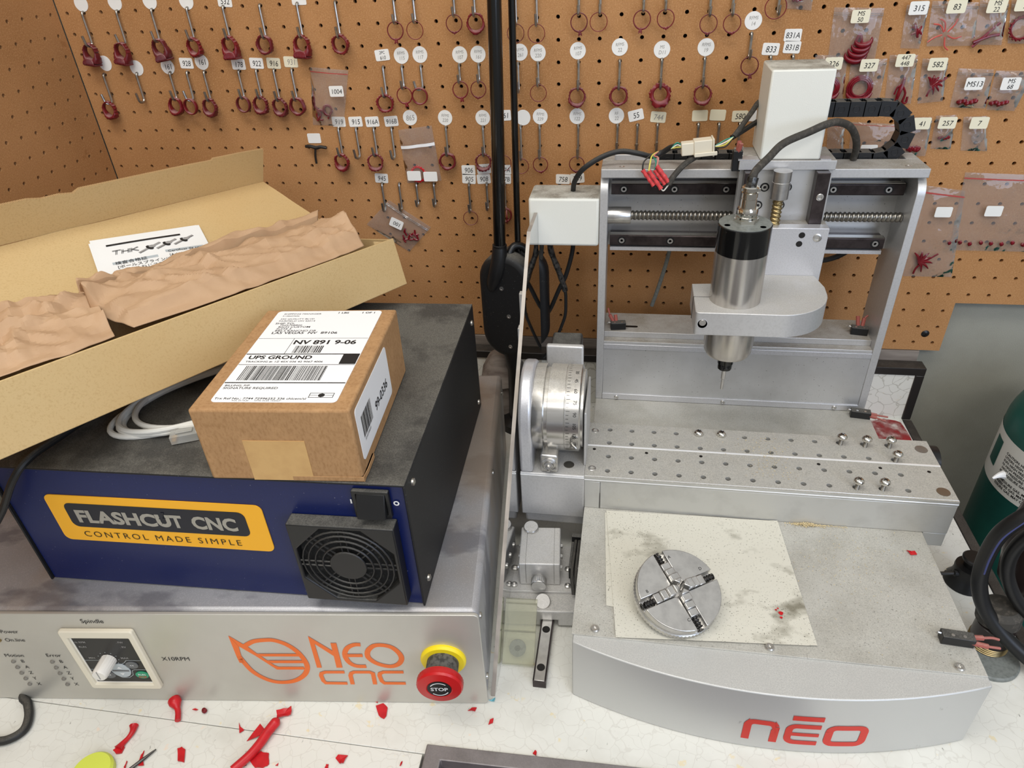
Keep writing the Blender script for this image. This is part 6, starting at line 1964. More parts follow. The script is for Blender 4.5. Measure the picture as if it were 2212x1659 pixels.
# ------------------------------------------------------------------ loose things on the machine
PXY = [(.1901, -.2618, 0), (.2163, -.2611, 0), (.3482, -.2659, 1), (.3742, -.2676, 1), (.4001, -.2667, 1), (.3998, -.2922, 1), (.3477, -.3420, 1), (.3736, -.3410, 1)]
SL = ['dome-headed steel screw sunk into the back row, left of its neighbour', 'dome-headed steel screw sunk into the back row, right of its neighbour',
      'leftmost of the three tall screws standing in the back row of holes', 'middle of the three tall screws standing in the back row of holes', 'rightmost of the three tall screws standing in the back row of holes',
      'tall screw standing alone in the second row of holes from the back', 'left of the two tall screws standing in the front row of holes', 'right of the two tall screws standing in the front row of holes']
def screw_head(r):
    return [(r * .95, 0), (r, r * .12), (r * .94, r * .42), (r * .74, r * .70), (r * .42, r * .86), (0.0001, r * .90)]
scr_src = None
head_me = mesh_of('head', MB('chrome').lathe(screw_head(0.0056), (0, 0, 0), (0, 0, 1), 24), Matrix())
mbx = MB('hole_dark')
for a in (0, pi / 2):
    c_, s2_ = cos(a + .4), sin(a + .4)
    mbx.add([(c_ * u - s2_ * v, s2_ * u + c_ * v, 0.0051 - 0.12 * abs(u)) for u, v in ((-.0027, -.0006), (0, -.0006), (0, .0006), (-.0027, .0006), (.0027, -.0006), (.0027, .0006))], [(0, 1, 2, 3), (1, 4, 5, 2)])
slot_me = mesh_of('cross_slot', mbx, Matrix(), 0)
mbx = MB('screw_thread')
screw_mesh(mbx, (0, 0, -0.0142), (0, 0, 0), 0.0024, 0.0011, 0.0006, 12, 8)
shank_me = mesh_of('shank', mbx, Matrix(), 60)
for (x, y, up), lab in zip(PXY, SL):
    h = 0.0098 if up else 0.0005
    t = thing('machine_screw', lab, 'screw', (x, y, TZ), 0, 'cross-head screws in the table holes')
    for nm, me in (('head', head_me), ('shank', shank_me)):
        o = bpy.data.objects.new(nm, me)
        COL.objects.link(o)
        o.parent = t
        o.location = (0, 0, h)
        WM[o] = Matrix()
        if nm == 'head':
            s_o = bpy.data.objects.new('cross_slot', slot_me)
            COL.objects.link(s_o)
            s_o.parent = o

# paper towel
mb = MB('towel')
qa, qb, qc, qd = Vector((.0866, -.3560)), Vector((.2729, -.3530)), Vector((.2832, -.5110)), Vector((.1026, -.5240))
def twl(u, v, h=0):
    p = qa.lerp(qb, u).lerp(qd.lerp(qc, u), v)
    return (p.x, p.y, 0.0853 + h + 0.0007 * noise.noise(Vector((p.x * 40, p.y * 40, 1))) + 0.0006 * (u > .97) + 0.0004 * sin(v * 900) * 0.3)
mb.sheet(lambda u, v: twl(u, v, .0010), 40, 40)
tw = thing('paper_towel', 'folded off-white paper towel with dark smudges lying under the chuck', 'paper towel', (.186, -.44, 0.085))
part('top_layer', mb, tw, fix=False)
qa2, qd2 = Vector((.0852, -.3590)), Vector((.0922, -.4880))
mb = MB('towel').sheet(lambda u, v: (lambda p: (p.x, p.y, 0.0853 + 0.0002))(qa2.lerp(Vector((.2, -.358)), u).lerp(qd2.lerp(Vector((.2, -.50)), u), v)), 4, 4)
part('under_layer', mb, tw, fix=False)
mb = MB('wax_bright')
for x, y, r in ((.2565, -.4790, .0022), (.2545, -.4735, .0009), (.2525, -.4755, .0010), (.2560, -.4840, .0013)):
    mb.flat([(x + r * cos(a) * (1 + .3 * sin(3 * a)), y + r * sin(a)) for a in [2 * pi * k / 10 for k in range(10)]], lambda a, b: (a, b, 0.0875))
part('wax_stain', mb, tw, label='red wax stain', smooth=0)

# four-jaw lathe chuck lying tilted on the towel
CN = Vector((0.178, -0.295, 1)).normalized()
CC = Vector((0.1596, -0.4855, 0.1160))
q_ = Vector((0, 0, 1)).rotation_difference(CN).to_matrix().to_4x4()
CHM = Matrix.Translation(CC) @ q_ @ Matrix.Rotation(radians(33), 4, 'Z')
chk = thing('lathe_chuck', 'round steel four-jaw lathe chuck lying on the paper towel', 'lathe chuck', (0.1596, -0.4855, 0.087))
mb = MB('steel', CHM)
sw_ = 0.0051
for k in range(4):
    a0 = pi / 2 * k
    pts = []
    for q in range(15):
        a = math.asin(sw_ / 0.040) + (pi / 2 - 2 * math.asin(sw_ / 0.040)) * q / 14
        pts.append((0.0400 * cos(a), 0.0400 * sin(a)))
    for q in range(6):
        a = pi / 2 - math.asin(sw_ / 0.0090) - (pi / 2 - 2 * math.asin(sw_ / 0.0090)) * q / 5
        pts.append((0.0090 * cos(a), 0.0090 * sin(a)))
    pts = [(x * cos(a0) - y * sin(a0), x * sin(a0) + y * cos(a0)) for x, y in pts]
    mb.prism(pts, -0.0082, 0.0)
mb.lathe([(0.0400, -0.0110), (0.0400, -0.0080), (0.0100, -0.0080)], (0, 0, 0), (0, 0, 1), 64)
cb = part('body', mb, chk, 0.0006)
mb = MB('steel', CHM).lathe([(0.0396, -0.0172), (0.0408, -0.0165), (0.0408, -0.0118), (0.0398, -0.0110), (0.0120, -0.0110)], (0, 0, 0), (0, 0, 1), 144, rfn=lambda a, h: 1 + (0.010 * (1 if int(a / (2 * pi) * 144 + .5) % 2 else -1) if -.0168 < h < -.0115 else 0))
part('knurled_ring', mb, chk, smooth=25)
mb = MB('dark_steel', CHM).lathe([(0.0002, -0.0235), (0.020, -0.0235), (0.020, -0.0171), (0.0395, -0.0171)], (0, 0, 0), (0, 0, 1), 48)
part('back_boss', mb, chk)
for k in range(4):
    JM = CHM @ Matrix.Rotation(pi / 2 * k, 4, 'Z')
    mb = MB('steel', JM)
    mb.prism([(0.0026, 0.0), (0.0075, 0.0046), (0.0075, -0.0046)], -0.0065, 0.0085)
    mb.box(0.0074, 0.0140, -0.0046, 0.0046, -0.0065, 0.0062)
    mb.box(0.0140, 0.0205, -0.0046, 0.0046, -0.0065, 0.0034)
    mb.box(0.0205, 0.0275, -0.0046, 0.0046, -0.0065, 0.0010)
    part('jaw', mb, chk, 0.0007)
    mb = MB('dark_steel', JM)
    screw_mesh(mb, (0.026, 0, -0.0045), (0.0375, 0, -0.0045), 0.0030, 0.0030, 0.0010, 12, 8)
    mb.lathe([(0.0032, 0), (0.0032, 0.0008), (0.0018, 0.0008), (0.0016, -0.001), (0.0002, -0.001)], (0.0395, 0, -0.0060), (1, 0, 0), 14)
    part('jaw_screw', mb, chk)
mb = MB('ink')
for t, x, y in (('B', -0.0300, 0.0080), ('D', 0.0300, 0.0085), ('C', -0.008, -0.030), ('A', 0.008, 0.030)):
    mb.text(t, 0.0042, x, y, lambda a, b: CHM @ Vector((a, b, 0.0002)), 'CENTER')
part('stamped_letters', mb, chk, smooth=0)

# brass-coloured chips swept up against the table
rnd = random.Random(11)
mb = MB('chip')
def chip(x, y, z, s_):
    a = rnd.uniform(0, 2 * pi)
    mb.add([(x + s_ * cos(a + q * 2.1), y + s_ * sin(a + q * 2.1), z + rnd.uniform(0, s_ * 1.1)) for q in range(3)], [(0, 1, 2)])
for k in range(420):
    x = 0.3035 + rnd.gauss(0, .0075)
    chip(x, TY0 - 0.0008 - abs(rnd.gauss(0, .0020)), 0.0850 + rnd.random() * .0024 * max(0, 1 - abs(x - .3035) / .012), rnd.uniform(.0005, .0011))
for k in range(170):
    chip(rnd.uniform(.285, .345), TY0 - 0.0008 - abs(rnd.gauss(0, .0012)), 0.0850, rnd.uniform(.0004, .0008))
for k in range(300):
    chip(rnd.gauss(.335, .035), rnd.gauss(-.405, .035), 0.0850, rnd.uniform(.0003, .0007))
for k in range(260):
    x = rnd.gauss(.262, .016)
    chip(x, rnd.uniform(-.335, -.262), TZ + .0002, rnd.uniform(.0003, .0008))
solo('metal_chips', mb, 'pale brassy metal chips scattered on the machine table and cover', 'metal chips', (0.30, -0.36, 0.085), kind='stuff', smooth=0, fix=False)

# ------------------------------------------------------------------ black articulated lamp arm behind the machine
arm = thing('lamp_arm', 'black jointed lamp arm with two upright tubes standing behind the acrylic sheet', 'lamp arm', (-0.058, -0.085, 0.0))
def stadium(cx, cz, rx, hz, n=14):
    """upright capsule outline, half width rx, half height hz"""
    out = []
    for k in range(n + 1):
        a = pi * k / n
        out.append((cx + rx * cos(a), cz + hz - rx + rx * sin(a)))
    for k in range(n + 1):
        a = pi + pi * k / n
        out.append((cx + rx * cos(a), cz - hz + rx + rx * sin(a)))
    return out
HM = Matrix.Translation((-0.0625, -0.085, 0.2085)) @ Matrix.Rotation(radians(-12), 4, 'Z')
mb = MB('black_powder', HM).prism(stadium(0.0020, 0, 0.0385, 0.0790), -0.022, 0.006, 'y')
hs = part('joint_cover', mb, arm, 0.0100, seg=4)
mb = MB('black_powder', HM).prism(stadium(0.0130, 0.000, 0.0380, 0.0800), 0.0070, 0.0300, 'y')
part('rear_cover', mb, arm, 0.0090, seg=4)
for x, z in ((0.0065, -0.0100), (0.0065, -0.0580), (-0.002, 0.0310)):
    mb = MB('steel', HM).lathe([(0.0030, 0), (0.0030, 0.0006), (0.0014, 0.0008), (0.0012, 0.0002), (0.0002, 0.0002)], (x, -0.0221, z), (0, -1, 0), 16)
    part('cover_screw', mb, hs)
mb = MB('black_gloss').tube([(-0.0560, -0.104, 0.66), (-0.0585, -0.102, 0.5800), (-0.0632, -0.101, 0.44), (-0.0694, -0.100, 0.2950)], 0.0080, 18, 4)
part('main_tube', mb, arm)
mb = MB('black_clean').lathe([(0.0095, 0.0), (0.0095, 0.0055), (0.0088, 0.006)], (-0.0694, -0.100, 0.2945), (0.03, 0, 1), 24)
mb.m('black_plastic').tube([(-0.0694, -0.100, 0.2970), (-0.0706, -0.102, 0.280), (-0.0750, -0.103, 0.262), (-0.0810, -0.100, 0.245), (-0.0830, -0.095, 0.232)], lambda t: 0.0094 + 0.0026 * sin(pi * t) - 0.003 * t, 20, 5)
part('tube_socket', mb, arm)
mb = MB('black_gloss').tube([(-0.0405, -0.088, 0.66), (-0.0425, -0.082, 0.5780), (-0.0460, -0.080, 0.42), (-0.0490, -0.079, 0.2700), (-0.0495, -0.079, 0.255)], 0.0042, 14, 4)
part('thin_tube', mb, arm)
mb = MB('black_clean', HM).tube([(0.006, -0.008, 0.0760), (0.010, 0.0, 0.0840), (0.0180, 0.006, 0.0830), (0.024, 0.010, 0.0760)], 0.0050, 12, 5)
part('hinge', mb, arm)
mb = MB('black_clean').lathe([(0.0300, 0.0), (0.0300, 0.012), (0.0160, 0.018), (0.0140, 0.10), (0.0200, 0.135), (0.0160, 0.150)], (-0.0560, -0.0880, 0.0), (0, 0, 1), 32)
part('post', mb, arm)
mb = MB('wood_strip').lathe([(0.034, 0), (0.030, 0.02), (0.020, 0.040), (0.012, 0.046)], (-0.0850, -0.0560, 0.0650), (0, 0, 1), 28)
mb.cyl((-0.0850, -0.0560, 0.0), (-0.0850, -0.0560, 0.066), 0.030, n=28)
part('grey_boss', mb, arm, label='grey conical boss')

# ------------------------------------------------------------------ clear acrylic guard between cabinet and machine
mb = MB('acrylic')
pl = [(-0.5440, 0.0003), (-0.1930, 0.3540), (-0.1300, 0.3540), (-0.1300, 0.0003)]
ax0, ax1 = -0.0180, -0.0138
mb.add([(ax0, a, b) for a, b in pl], [(0, 1, 2, 3)]).add([(ax1, a, b) for a, b in pl], [(0, 1, 2, 3)])
mb.m('acrylic_edge')
for k in range(4):
    (a, b), (c, d) = pl[k], pl[(k + 1) % 4]
    mb.add([(ax0, a, b), (ax0, c, d), (ax1, c, d), (ax1, a, b)], [(0, 1, 2, 3)])
ac = solo('acrylic_sheet', mb, 'clear acrylic sheet standing on edge between the silver cabinet and the machine', 'acrylic sheet', (-0.016, -0.30, 0), smooth=0, fix=False)
mb = MB('alum').box(ax0 - 0.0042, ax0 - 0.0003, -0.2420, -0.2340, 0.262, 0.2990).box(ax0 - 0.0046, ax0 - 0.0003, -0.2600, -0.2500, 0.2300, 0.2640)
part('hinge_strip', mb, ac, 0.0004)

# ------------------------------------------------------------------ small fixture on its own rail
ts = thing('tailstock', 'small grey tailstock block with knurled knobs sitting on a short rail', 'tailstock', (0.02, -0.42, 0.0130), radians(5))
TS = WM[ts] @ Matrix.Translation((-0.02, 0.42, -0.0130))
TM = Matrix.Translation((0.02, -0.42, 0)) @ Matrix.Rotation(radians(5), 4, 'Z') @ Matrix.Translation((-0.02, 0.42, 0))
mb = MB('alum', TM).prism([(-0.018, 0.0035), (0.0195, 0.0035), (0.0195, 0.0125), (0.0370, 0.0125), (0.0370, 0.0035), (0.0580, 0.0035), (0.0580, 0.0270), (-0.018, 0.0270)], -0.4570, -0.3650, 'y')
tsb = part('base_block', mb, ts, 0.0018)
mb = MB('alum', TM).box(-0.018, 0.0560, -0.4330, -0.3650, 0.0270, 0.0305)
tpl = part('plate', mb, ts, 0.0006)
for x in (-0.0115, 0.0480):
    for y in (-0.4250, -0.4010):
        mb = MB('steel', TM).lathe([(0.0038, 0), (0.0034, 0.0020), (0.0018, 0.0027), (0.0016, 0.0012), (0.0002, 0.0012)], (x, y, 0.0305), (0, 0, 1), 16)
        part('plate_screw', mb, tpl)
mb = MB('alum', TM).box(-0.0055, 0.0400, -0.4240, -0.3680, 0.0305, 0.0640)
tbx = part('housing', mb, ts, 0.0016)
for x in (0.0020, 0.0330):
    mb = MB('hole_dark', TM).box(x, x + .0002, -0.4245, -0.3680, 0.0340, 0.06415)
    part('seam', mb, tbx)
for y in (-0.412, -0.396, -0.380):
    for x, ax_ in ((-0.0055, -1), (0.0400, 1)):
        mb = MB('steel', TM).lathe([(0.0036, 0), (0.0030, 0.0022), (0.0002, 0.0026)], (x, y, 0.046), (ax_, 0, 0), 14)
        part('side_screw', mb, tbx)
knl = lambda n: (lambda a, h: 1 + 0.035 * (1 if int(a / (2 * pi) * n + .5) % 2 else -1))
def knob(c, axis, nm='knob'):
    mb = MB('alum', TM).lathe([(0.0052, 0), (0.0052, 0.0030)], c, axis, 20)
    mb.m('steel').lathe([(0.0080, 0.0030), (0.0084, 0.0036), (0.0084, 0.0120), (0.0078, 0.0128), (0.0078, 0.0128)], c, axis, 56, rfn=lambda a, h: 1 + (0.03 * (1 if int(a / (2 * pi) * 56 + .5) % 2 else -1) if .0032 < h < .0125 else 0))
    mb.m('alum').lathe([(0.0078, 0.0129), (0.0020, 0.0130), (0.0016, 0.0118), (0.0002, 0.0118)], c, axis, 24)
    return part(nm, mb, ts)
knob((0.0165, -0.4240, 0.0430), (0, -1, 0))
knob((0.0060, -0.3700, 0.0560), (0, -0.15, 1))
knob((0.0210, -0.4400, 0.0210), (0, -0.55, 0.83))
mb = MB('rail_steel').box(0.0225, 0.0360, -0.5290, -0.3660, 0.0005, 0.0118)
mb.m('steel').box(0.0240, 0.0345, -0.5291, -0.3660, 0.0118, 0.0124)
lr = solo('linear_rail', mb, 'short dark steel rail lying on the bench in front of the small tailstock', 'rail', (0.029, -0.45, 0), bev=0.0006)
for y in (-0.5140, -0.4680, -0.4200):
    mb = MB('hole_dark').lathe([(0.0042, 0.0002), (0.0042, 0.0), (0.0026, 0.0001)], (0.0292, y, 0.0124), (0, 0, 1), 20)
    mb.m('black_clean').lathe([(0.0026, 0.0001), (0.0002, 0.0001)], (0.0292, y, 0.0124), (0, 0, 1), 20)
    part('counterbore', mb, lr)
# black clip and wires beside the tailstock
cpt = thing('cable_clip', 'black cable clip with two wires squeezed between the tailstock and the base', 'cable clip', (0.0545, -0.392, 0.0308))
mb = MB('black_plastic').box(0.0485, 0.0610, -0.372, -0.366, 0.0310, 0.0560).box(0.0485, 0.0520, -0.412, -0.366, 0.0310, 0.0480).box(0.0575, 0.0610, -0.412, -0.366, 0.0310, 0.0480)
part('clip', mb, cpt, 0.0006)
for k in (0, 1):
    mb = MB('cable_black').tube([(0.0535 + .004 * k, -0.368, 0.050), (0.0530 + .004 * k, -0.395, 0.0500), (0.0525 + .0045 * k, -0.418, 0.0440), (0.0560 + .003 * k, -0.436, 0.0340)], 0.0019, 8, 5)
    part('wire', mb, cpt)

# clear plastic case leaning on the tailstock
case = thing('plastic_case', 'small yellowish clear plastic case with a grey washer, leaning on the tailstock', 'plastic case', (0, -0.505, 0))
P0_, P1_ = Vector((-0.0125, -0.5055, 0.0008)), Vector((-0.0125, -0.4640, 0.0530))
cy_ = (P1_ - P0_)
cl_ = cy_.length
cy_.normalize()
cxv = Vector((1, 0.05, 0)).normalized()
cz_ = cxv.cross(cy_).normalized()
KM = Matrix(((cxv.x, cy_.x, cz_.x, P0_.x), (cxv.y, cy_.y, cz_.y, P0_.y), (cxv.z, cy_.z, cz_.z, P0_.z), (0, 0, 0, 1)))
mb = MB('amber_clear', KM).box(0, 0.0330, 0, cl_, -0.0001, 0.0055)
part('shell', mb, case)
mb = MB('amber_clear', KM).box(0.0002, 0.0328, cl_ * .50, cl_ * .508, -0.0006, 0.0060)
part('lid_seam', mb, case)
mb = MB('amber_clear', KM).box(0.0002, 0.0328, cl_ * .93, cl_ * .938, -0.0006, 0.0060)
part('lid_rim', mb, case)
mb = MB('grey_disc', KM).lathe([(0.0030, 0), (0.0088, 0), (0.0088, 0.0016), (0.0030, 0.0016), (0.0030, 0)], (0.0150, 0.0165, 0.0020), (0, 0, 1), 28)
solo('washer', mb, 'grey round washer inside the small clear plastic case', 'washer', tuple(KM @ Vector((0.0150, 0.0165, 0.002))))

# ------------------------------------------------------------------ right edge: sucker, stand, hoses, green cylinder
sc = thing('suction_cup', 'black rubber suction cup with a thin rod beside the machine', 'suction cup', (0.4905, -0.3380, 0.0003))
mb = MB('rubber_black').lathe([(0.0210, 0.0), (0.0208, 0.0025), (0.0165, 0.0095), (0.0150, 0.0180), (0.0155, 0.0230), (0.0150, 0.0262), (0.0090, 0.0262)], (0.4905, -0.3380, 0.0004), (0, 0, 1), 36)
part('cup', mb, sc)
mb = MB('rubber_black').lathe([(0.0075, 0.0), (0.0075, 0.0085), (0.0112, 0.0095), (0.0116, 0.0125), (0.0104, 0.0140), (0.0002, 0.0142)], (0.4905, -0.3380, 0.0264), (0, 0, 1), 30)
part('button', mb, sc)
mb = MB('dark_steel').cyl((0.4790, -0.3420, 0.0180), (0.4500, -0.3440, 0.0150), 0.0022, n=10)
mb.m('rubber_black').lathe([(0.0042, 0), (0.0042, 0.004), (0.0024, 0.0045)], (0.4780, -0.3421, 0.0180), (-1, -.06, -.1), 14)
part('rod', mb, sc)

hd = thing('hose_stand', 'grey disc stand with a dark threaded collar at the right corner of the machine', 'stand', (0.4765, -0.4370, 0.0003))
mb = MB('grey_disc').lathe([(0.0285, 0.0), (0.0285, 0.0030), (0.0270, 0.0042), (0.0002, 0.0042)], (0.4765, -0.4375, 0.0004), (0, 0, 1), 48)
part('disc', mb, hd)
mb = MB('brown_black').lathe([(0.0175, 0), (0.0175, 0.0310), (0.0130, 0.034)], (0.4810, -0.4230, 0.0046), (0, 0, 1), 36)
for k in range(4):
    mb.m('brass').lathe([(0.0176, 0), (0.0183, 0.0006), (0.0176, 0.0012)], (0.4810, -0.4230, 0.0056 + .0024 * k), (0, 0, 1), 36)
part('threaded_collar', mb, hd)
mb = MB('sleeve').lathe([(0.0135, 0), (0.0195, 0.003), (0.0200, 0.016), (0.0150, 0.022), (0.0002, 0.022)], (0.4815, -0.4215, 0.0370), (-0.1, .1, 1), 36)
part('collar_cap', mb, hd)
mb = MB('brown_black').lathe([(0.0002, -0.002), (0.014, 0.0), (0.0215, 0.016), (0.0230, 0.050), (0.0215, 0.085), (0.0160, 0.110), (0.0002, 0.118)], (0.5070, -0.3930, 0.0560), (-0.10, 0.05, 1), 36)
part('dark_body', mb, hd, label='glossy dark brown rounded body')
mb = MB('rubber_black').tube([(0.540, -0.405, 0.215), (0.4850, -0.4150, 0.1990), (0.4620, -0.4200, 0.1800), (0.4480, -0.4200, 0.1540), (0.4460, -0.4200, 0.1162), (0.4504, -0.4230, 0.0850), (0.4640, -0.4300, 0.0560), (0.4900, -0.4440, 0.0300), (0.5240, -0.4640, 0.0130), (0.5700, -0.480, 0.0085)], 0.0072, 16, 8)
mb2 = MB('rubber_black').tube([(0.530, -0.425, 0.190), (0.4900, -0.4240, 0.1800), (0.4740, -0.4220, 0.1620), (0.4660, -0.4200, 0.1360), (0.4700, -0.4200, 0.1051), (0.4850, -0.4250, 0.0760), (0.5060, -0.4300, 0.0560), (0.5400, -0.4400, 0.0400)], 0.0062, 16, 8)
part('hose', mb, hd)
part('hose', mb2, hd)
mb = MB('sheen_blue').tube([(0.4600, -0.4268, 0.1800), (0.4475, -0.4268, 0.1560), (0.4450, -0.4268, 0.1300), (0.4460, -0.4270, 0.1080)], 0.0010, 8, 6)  # thin blue tube stands in for the sheen on the black rubber
part('hose_sheen', mb, hd, label='blue sheen painted along the hose')

tk = thing('gas_cylinder', 'dark green gas cylinder with a white warning label standing beside the bench', 'gas cylinder', (0.680, -0.150, -0.86))
TCX, TCY, TR = 0.6800, -0.1500, 0.0900
mb = MB('tank_green').lathe([(0.080, 0), (TR, 0.012), (TR, 0.936)] + [(TR * cos(a) ** .8 if a < 1.5 else 0.018, 0.936 + 0.075 * sin(a)) for a in [radians(8 * k) for k in range(1, 11)]] + [(0.018, 1.014), (0.0002, 1.016)], (TCX, TCY, -0.8598), (0, 0, 1), 64)
part('shell', mb, tk)
mb = MB('tank_label')
def tkf(ang, z, dr=0.0004):
    return (TCX + (TR + dr) * sin(ang), TCY - (TR + dr) * cos(ang), z)
LZ_, HZ_ = -0.004, 0.070
mb.sheet(lambda u, v: tkf(radians(-130 + 175 * u), LZ_ + (HZ_ - LZ_) * v), 40, 3)
tlb = part('warning_label', mb, tk, fix=False, label='white warning label wrapped round the cylinder')
mb = MB('tank_green').sheet(lambda u, v: tkf(radians(-106 + 13 * u), 0.018 + 0.040 * v, 0.0008), 6, 2)
part('green_square', mb, tlb, fix=False)
mb = MB('ink')
for k in range(9):
    mb.text('CAUTION: HIGH PRESSURE GAS. MAY CAUSE ASPHYXIATION.'[k * 2:k * 2 + 34 - (k % 3) * 3], 0.0050, -0.1320, 0.050 - 0.0054 * k - (0.004 if k > 5 else 0), lambda a, b: tkf(a / TR + radians(0), b, 0.0008), 'LEFT', bold=0.02)
part('print', mb, tlb, smooth=0, fix=False)
mb = MB('label_white').tube([(TCX - 0.0885, -0.168, 0.022), (TCX - 0.096, -0.172, 0.024), (TCX - 0.1045, -0.176, 0.0215)], lambda t: 0.0045 * (1 - t) + .0012, 8, 3)
part('tape_scrap', mb, tk, label='torn scrap of white tape')

# ------------------------------------------------------------------ wax scraps on the bench
def flake(pts, label, mat='wax_bright', th=0.0008, curl=0.002, z=0.0003, name='wax_scrap', cat='wax scrap', group='red wax scraps on the bench', seed=0):
    c = sum((Vector(p) for p in pts), Vector((0, 0))) / len(pts)
    rnd = random.Random(seed)
    n = len(pts)
    mb = MB(mat)
    top = [(x, y, z + th + rnd.random() * curl) for x, y in pts]
    bot = [(x, y, t[2] - th) for (x, y), t in zip(pts, top)]
    mid_t = (c.x, c.y, z + th + 0.0002)
    mid_b = (c.x, c.y, z)
    vs = top + bot + [mid_t, mid_b]
    fs = []
    for k in range(n):
        j = (k + 1) % n
        fs += [(k, j, 2 * n), (n + j, n + k, 2 * n + 1), (k, n + k, n + j, j)]
    mb.add(vs, fs)
    return solo(name, mb, label, cat, (c.x, c.y, 0), group, smooth=20)
def subdiv(pts, k=2, j=0.0004, seed=1):
    rnd = random.Random(seed)
    out = []
    for i in range(len(pts)):
        a, b = Vector(pts[i]), Vector(pts[(i + 1) % len(pts)])
        for q in range(k):
            p = a.lerp(b, q / k)
            out.append((p.x + rnd.uniform(-j, j), p.y + rnd.uniform(-j, j)))
    return out
FL = [([(-0.2228, -0.5973), (-0.2175, -0.5928), (-0.2112, -0.5905), (-0.2134, -0.5834), (-0.2207, -0.5859), (-0.2262, -0.59)], 'curled red wax flake in front of the cabinet, below the winged emblem', .0016, .005),
      ([(-0.2603, -0.6042), (-0.2565, -0.6083), (-0.2511, -0.6106), (-0.2547, -0.6140)], 'tiny red wax flake left of the large red wax sprue', .0006, .001),
      ([(-0.1243, -0.5797), (-0.1183, -0.5818), (-0.1165, -0.5787), (-0.1178, -0.5701), (-0.1238, -0.5664), (-0.13, -0.5697)], 'flat angular red wax flake in front of the lettering on the cabinet', .0010, .001),
      ([(-0.1335, -0.5651), (-0.1293, -0.5646), (-0.1296, -0.5666)], 'tiny red wax crumb touching the cabinet foot', .0006, .001),
      ([(-0.0376, -0.5626), (-0.0341, -0.5593), (-0.0297, -0.5582), (-0.0301, -0.5626)], 'small red wax flake in front of the right corner of the cabinet', .0008, .001),
      ([(-0.0149, -0.5745), (-0.0144, -0.5697), (-0.0112, -0.5674), (-0.0109, -0.5716)], 'small red wax drop on the bench right of the cabinet corner', .0010, .0006),
      ([(-0.1512, -0.6259), (-0.1496, -0.6218), (-0.1407, -0.621), (-0.1424, -0.6286), (-0.1453, -0.6295)], 'jagged red wax flake left of the metal recess frame', .0006, .002),
      ([(-0.1583, -0.6346), (-0.1581, -0.6316), (-0.1555, -0.6313), (-0.1548, -0.6354)], 'red wax bit at the bottom edge, below the jagged flake', .0006, .001),
      ([(-0.089, -0.6241), (-0.0885, -0.6197), (-0.0878, -0.6192), (-0.0875, -0.6230)], 'red wax splinter close to the left side of the recess frame', .0006, .001),
      ([(-0.3002, -0.6475), (-0.2932, -0.6479), (-0.2993, -0.6363), (-0.3037, -0.6346), (-0.307, -0.6364)], 'flat rectangular red wax strip on the bench', .0012, .0006),
      ([(-0.3368, -0.6567), (-0.3306, -0.6559), (-0.3382, -0.6459), (-0.3385, -0.6424), (-0.339, -0.6469)], 'red wax sliver crossing the thin dark pick', .0008, .001),
      ([(-0.3486, -0.6601), (-0.3493, -0.654), (-0.3486, -0.6544), (-0.3465, -0.6602)], 'red wax splinter left of the thin dark pick at the bottom edge', .0006, .001),
      ([(-0.2055, -0.6392), (-0.2031, -0.6363), (-0.2033, -0.6389)], 'tiny red wax chip right of the large sprue', .0006, .0008)]
for k, (pts, lab, th, cu) in enumerate(FL):
    flake(subdiv(pts, 2, 0.0003, k), lab, th=th, curl=cu, seed=k)
flake(subdiv([(0.0315, -0.5968), (0.0328, -0.5936), (0.0351, -0.5946), (0.0347, -0.5981)], 2, .0002), 'small red wax bit at the upper edge of the recess frame', seed=41, th=.0012)
flake(subdiv([(-0.0189, -0.5459 - .004), (-0.0158, -0.5419 - .006), (-0.0128, -0.54 - .006), (-0.0135, -0.5442 - .006)], 2, .0003), 'pale blue shred at the foot of the acrylic sheet', mat='blue_shred', name='plastic_shred', cat='plastic shred', group=None, seed=42)
flake([(.3964, -.3815), (.3972, -.3845), (.3986, -.3876), (.4045, -.3870), (.4036, -.3826), (.3995, -.3838)], 'bright red wax flake on the machine cover near its right edge', z=.0853, group=None, seed=43)
# the big sprue: a curved rod with a torn flake and a side blade
sp_ = thing('wax_scrap', 'largest red wax piece, a bent rod with torn flakes in front of the cabinet', 'wax scrap', (-0.228, -0.623, 0), 0, 'red wax scraps on the bench')
mb = MB('wax_bright').tube([(-0.2190, -0.5985, 0.0075), (-0.2215, -0.6030, 0.0065), (-0.2248, -0.6120, 0.0058), (-0.2275, -0.6230, 0.0050), (-0.2325, -0.6350, 0.0045), (-0.2420, -0.6500, 0.0042)], lambda t: .0012 + .0040 * min(1, t * 7) * (1 - .25 * t) * (1 if t < .25 else 1.0), 12, 5)
part('rod', mb, sp_)
mb = MB('wax_bright')
pts = subdiv([(-0.2345, -0.6365), (-0.2246, -0.6286), (-0.2170, -0.6290), (-0.2120, -0.6390), (-0.2160, -0.6420), (-0.2240, -0.6440)], 3, .0006, 3)
mb.prism(pts, 0.0004, 0.0014)
part('torn_flake', mb, sp_)
mb = MB('wax_bright')
vs = [(-0.2440, -0.6206, .0005), (-0.2401, -0.6138, .0040), (-0.2345, -0.6065, .0090), (-0.2290, -0.6100, .0070), (-0.2320, -0.6150, .0040)]
mb.add(vs + [(x, y, z - .0009 if z > .0015 else .0001) for x, y, z in vs], [(0, 1, 2, 3, 4), (9, 8, 7, 6, 5)] + [(k, (k + 1) % 5, 5 + (k + 1) % 5, 5 + k) for k in range(5)])
part('side_blade', mb, sp_)
mb = MB('wax_dark').prism(subdiv([(-.2440, -.6440), (-.2360, -.6380), (-.2330, -.6420), (-.2400, -.6480)], 2, .0005, 4), .0004, .0040)
part('dark_lump', mb, sp_)
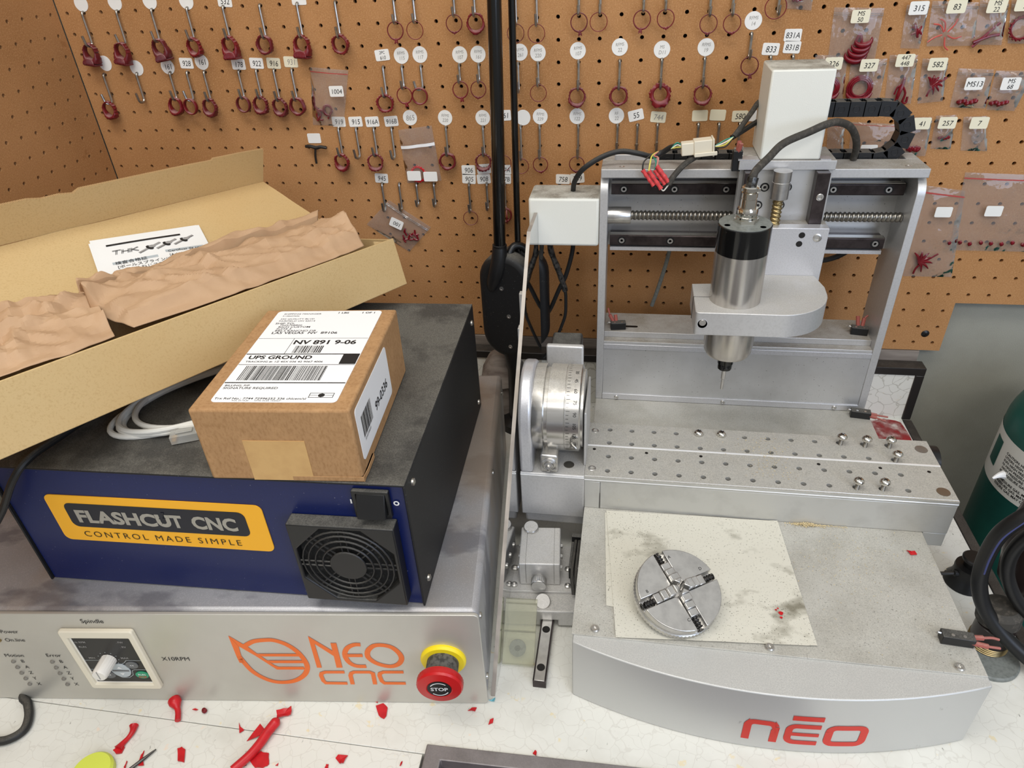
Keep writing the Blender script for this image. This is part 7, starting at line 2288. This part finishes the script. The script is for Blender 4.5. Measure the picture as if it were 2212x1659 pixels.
mb = MB('wax_bright').tube([(-0.3355, -0.5935, 0.0066), (-0.3325, -0.5960, 0.0066), (-0.3290, -0.5995, 0.0052), (-0.3255, -0.6040, 0.0040), (-0.3215, -0.6115, 0.0036)], lambda t: .0062 if t < .25 else (.0062 - .0034 * min(1, (t - .25) / .3)), 14, 6)
solo('wax_scrap', mb, 'red wax plug shaped like a golf tee lying against the cabinet', 'wax scrap', (-0.329, -0.600, 0), 'red wax scraps on the bench')
mb = MB('wax_bright').tube([(-0.3628, -0.6220, 0.0030), (-0.3606, -0.6275, 0.0030), (-0.3612, -0.6335, 0.0024), (-0.3632, -0.6400, 0.0024), (-0.3640, -0.6450, 0.0026)], lambda t: .0022 + .0022 * abs(2 * t - 1) ** 2, 10, 6)
mb.prism(subdiv([(-.3690, -.6470), (-.3640, -.6400), (-.3600, -.6420), (-.3590, -.6480), (-.3640, -.6490)], 2, .0004, 8), .0003, .0020)
solo('wax_scrap', mb, 'bone-shaped red wax scrap on the bench left of the rectangular strip', 'wax scrap', (-0.362, -0.635, 0), 'red wax scraps on the bench')
mb = MB('wax_dark').lathe([(0.0001, 0), (0.0020, 0.0006), (0.0029, 0.0022), (0.0022, 0.0040), (0.0001, 0.0046)], (-0.3009, -0.5977, 0.0002), (0, 0, 1), 18, rfn=lambda a, h: 1 + .12 * cos(2 * a + 1))
solo('wax_scrap', mb, 'small dark red wax bead right of the golf-tee plug', 'wax scrap', (-0.3009, -0.5977, 0), 'red wax scraps on the bench')
flake([(-0.3150, -0.5975), (-0.3120, -0.5962), (-0.3085, -0.5968), (-0.3100, -0.5985)], 'tiny red wax curl between the golf-tee plug and the bead', seed=51, th=.0006)
mb = MB('dark_steel').tube([(-0.3270, -0.6405, 0.0022), (-0.3345, -0.6520, 0.0022), (-0.345, -0.668, 0.0022)], lambda t: .0006 + .0010 * min(1, t * 2), 8, 3)
solo('pick', mb, 'thin dark metal pick lying at the bottom edge of the bench', 'pick', (-0.334, -0.652, 0))
mb = MB('lime').lathe([(0.0190, 0.0), (0.0190, 0.0060), (0.0170, 0.0085), (0.0002, 0.0095)], (-0.3730, -0.6700, 0.0003), (0, 0, 1), 36)
solo('lime_cap', mb, 'lime green plastic cap cut by the bottom edge of the photo', 'cap', (-0.3730, -0.6700, 0))

mb = MB('stain_film').prism(subdiv([(.437, -.128), (.452, -.100), (.450, -.030), (.490, -.026), (.514, -.030), (.514, -.120), (.500, -.105), (.480, -.115), (.462, -.108)], 3, .003, 9), 0.0002, 0.0004)
solo('wax_smear', mb, 'reddish wax smear on the bench behind the machine at the right rear corner', 'stain', (0.48, -0.07, 0), smooth=0)
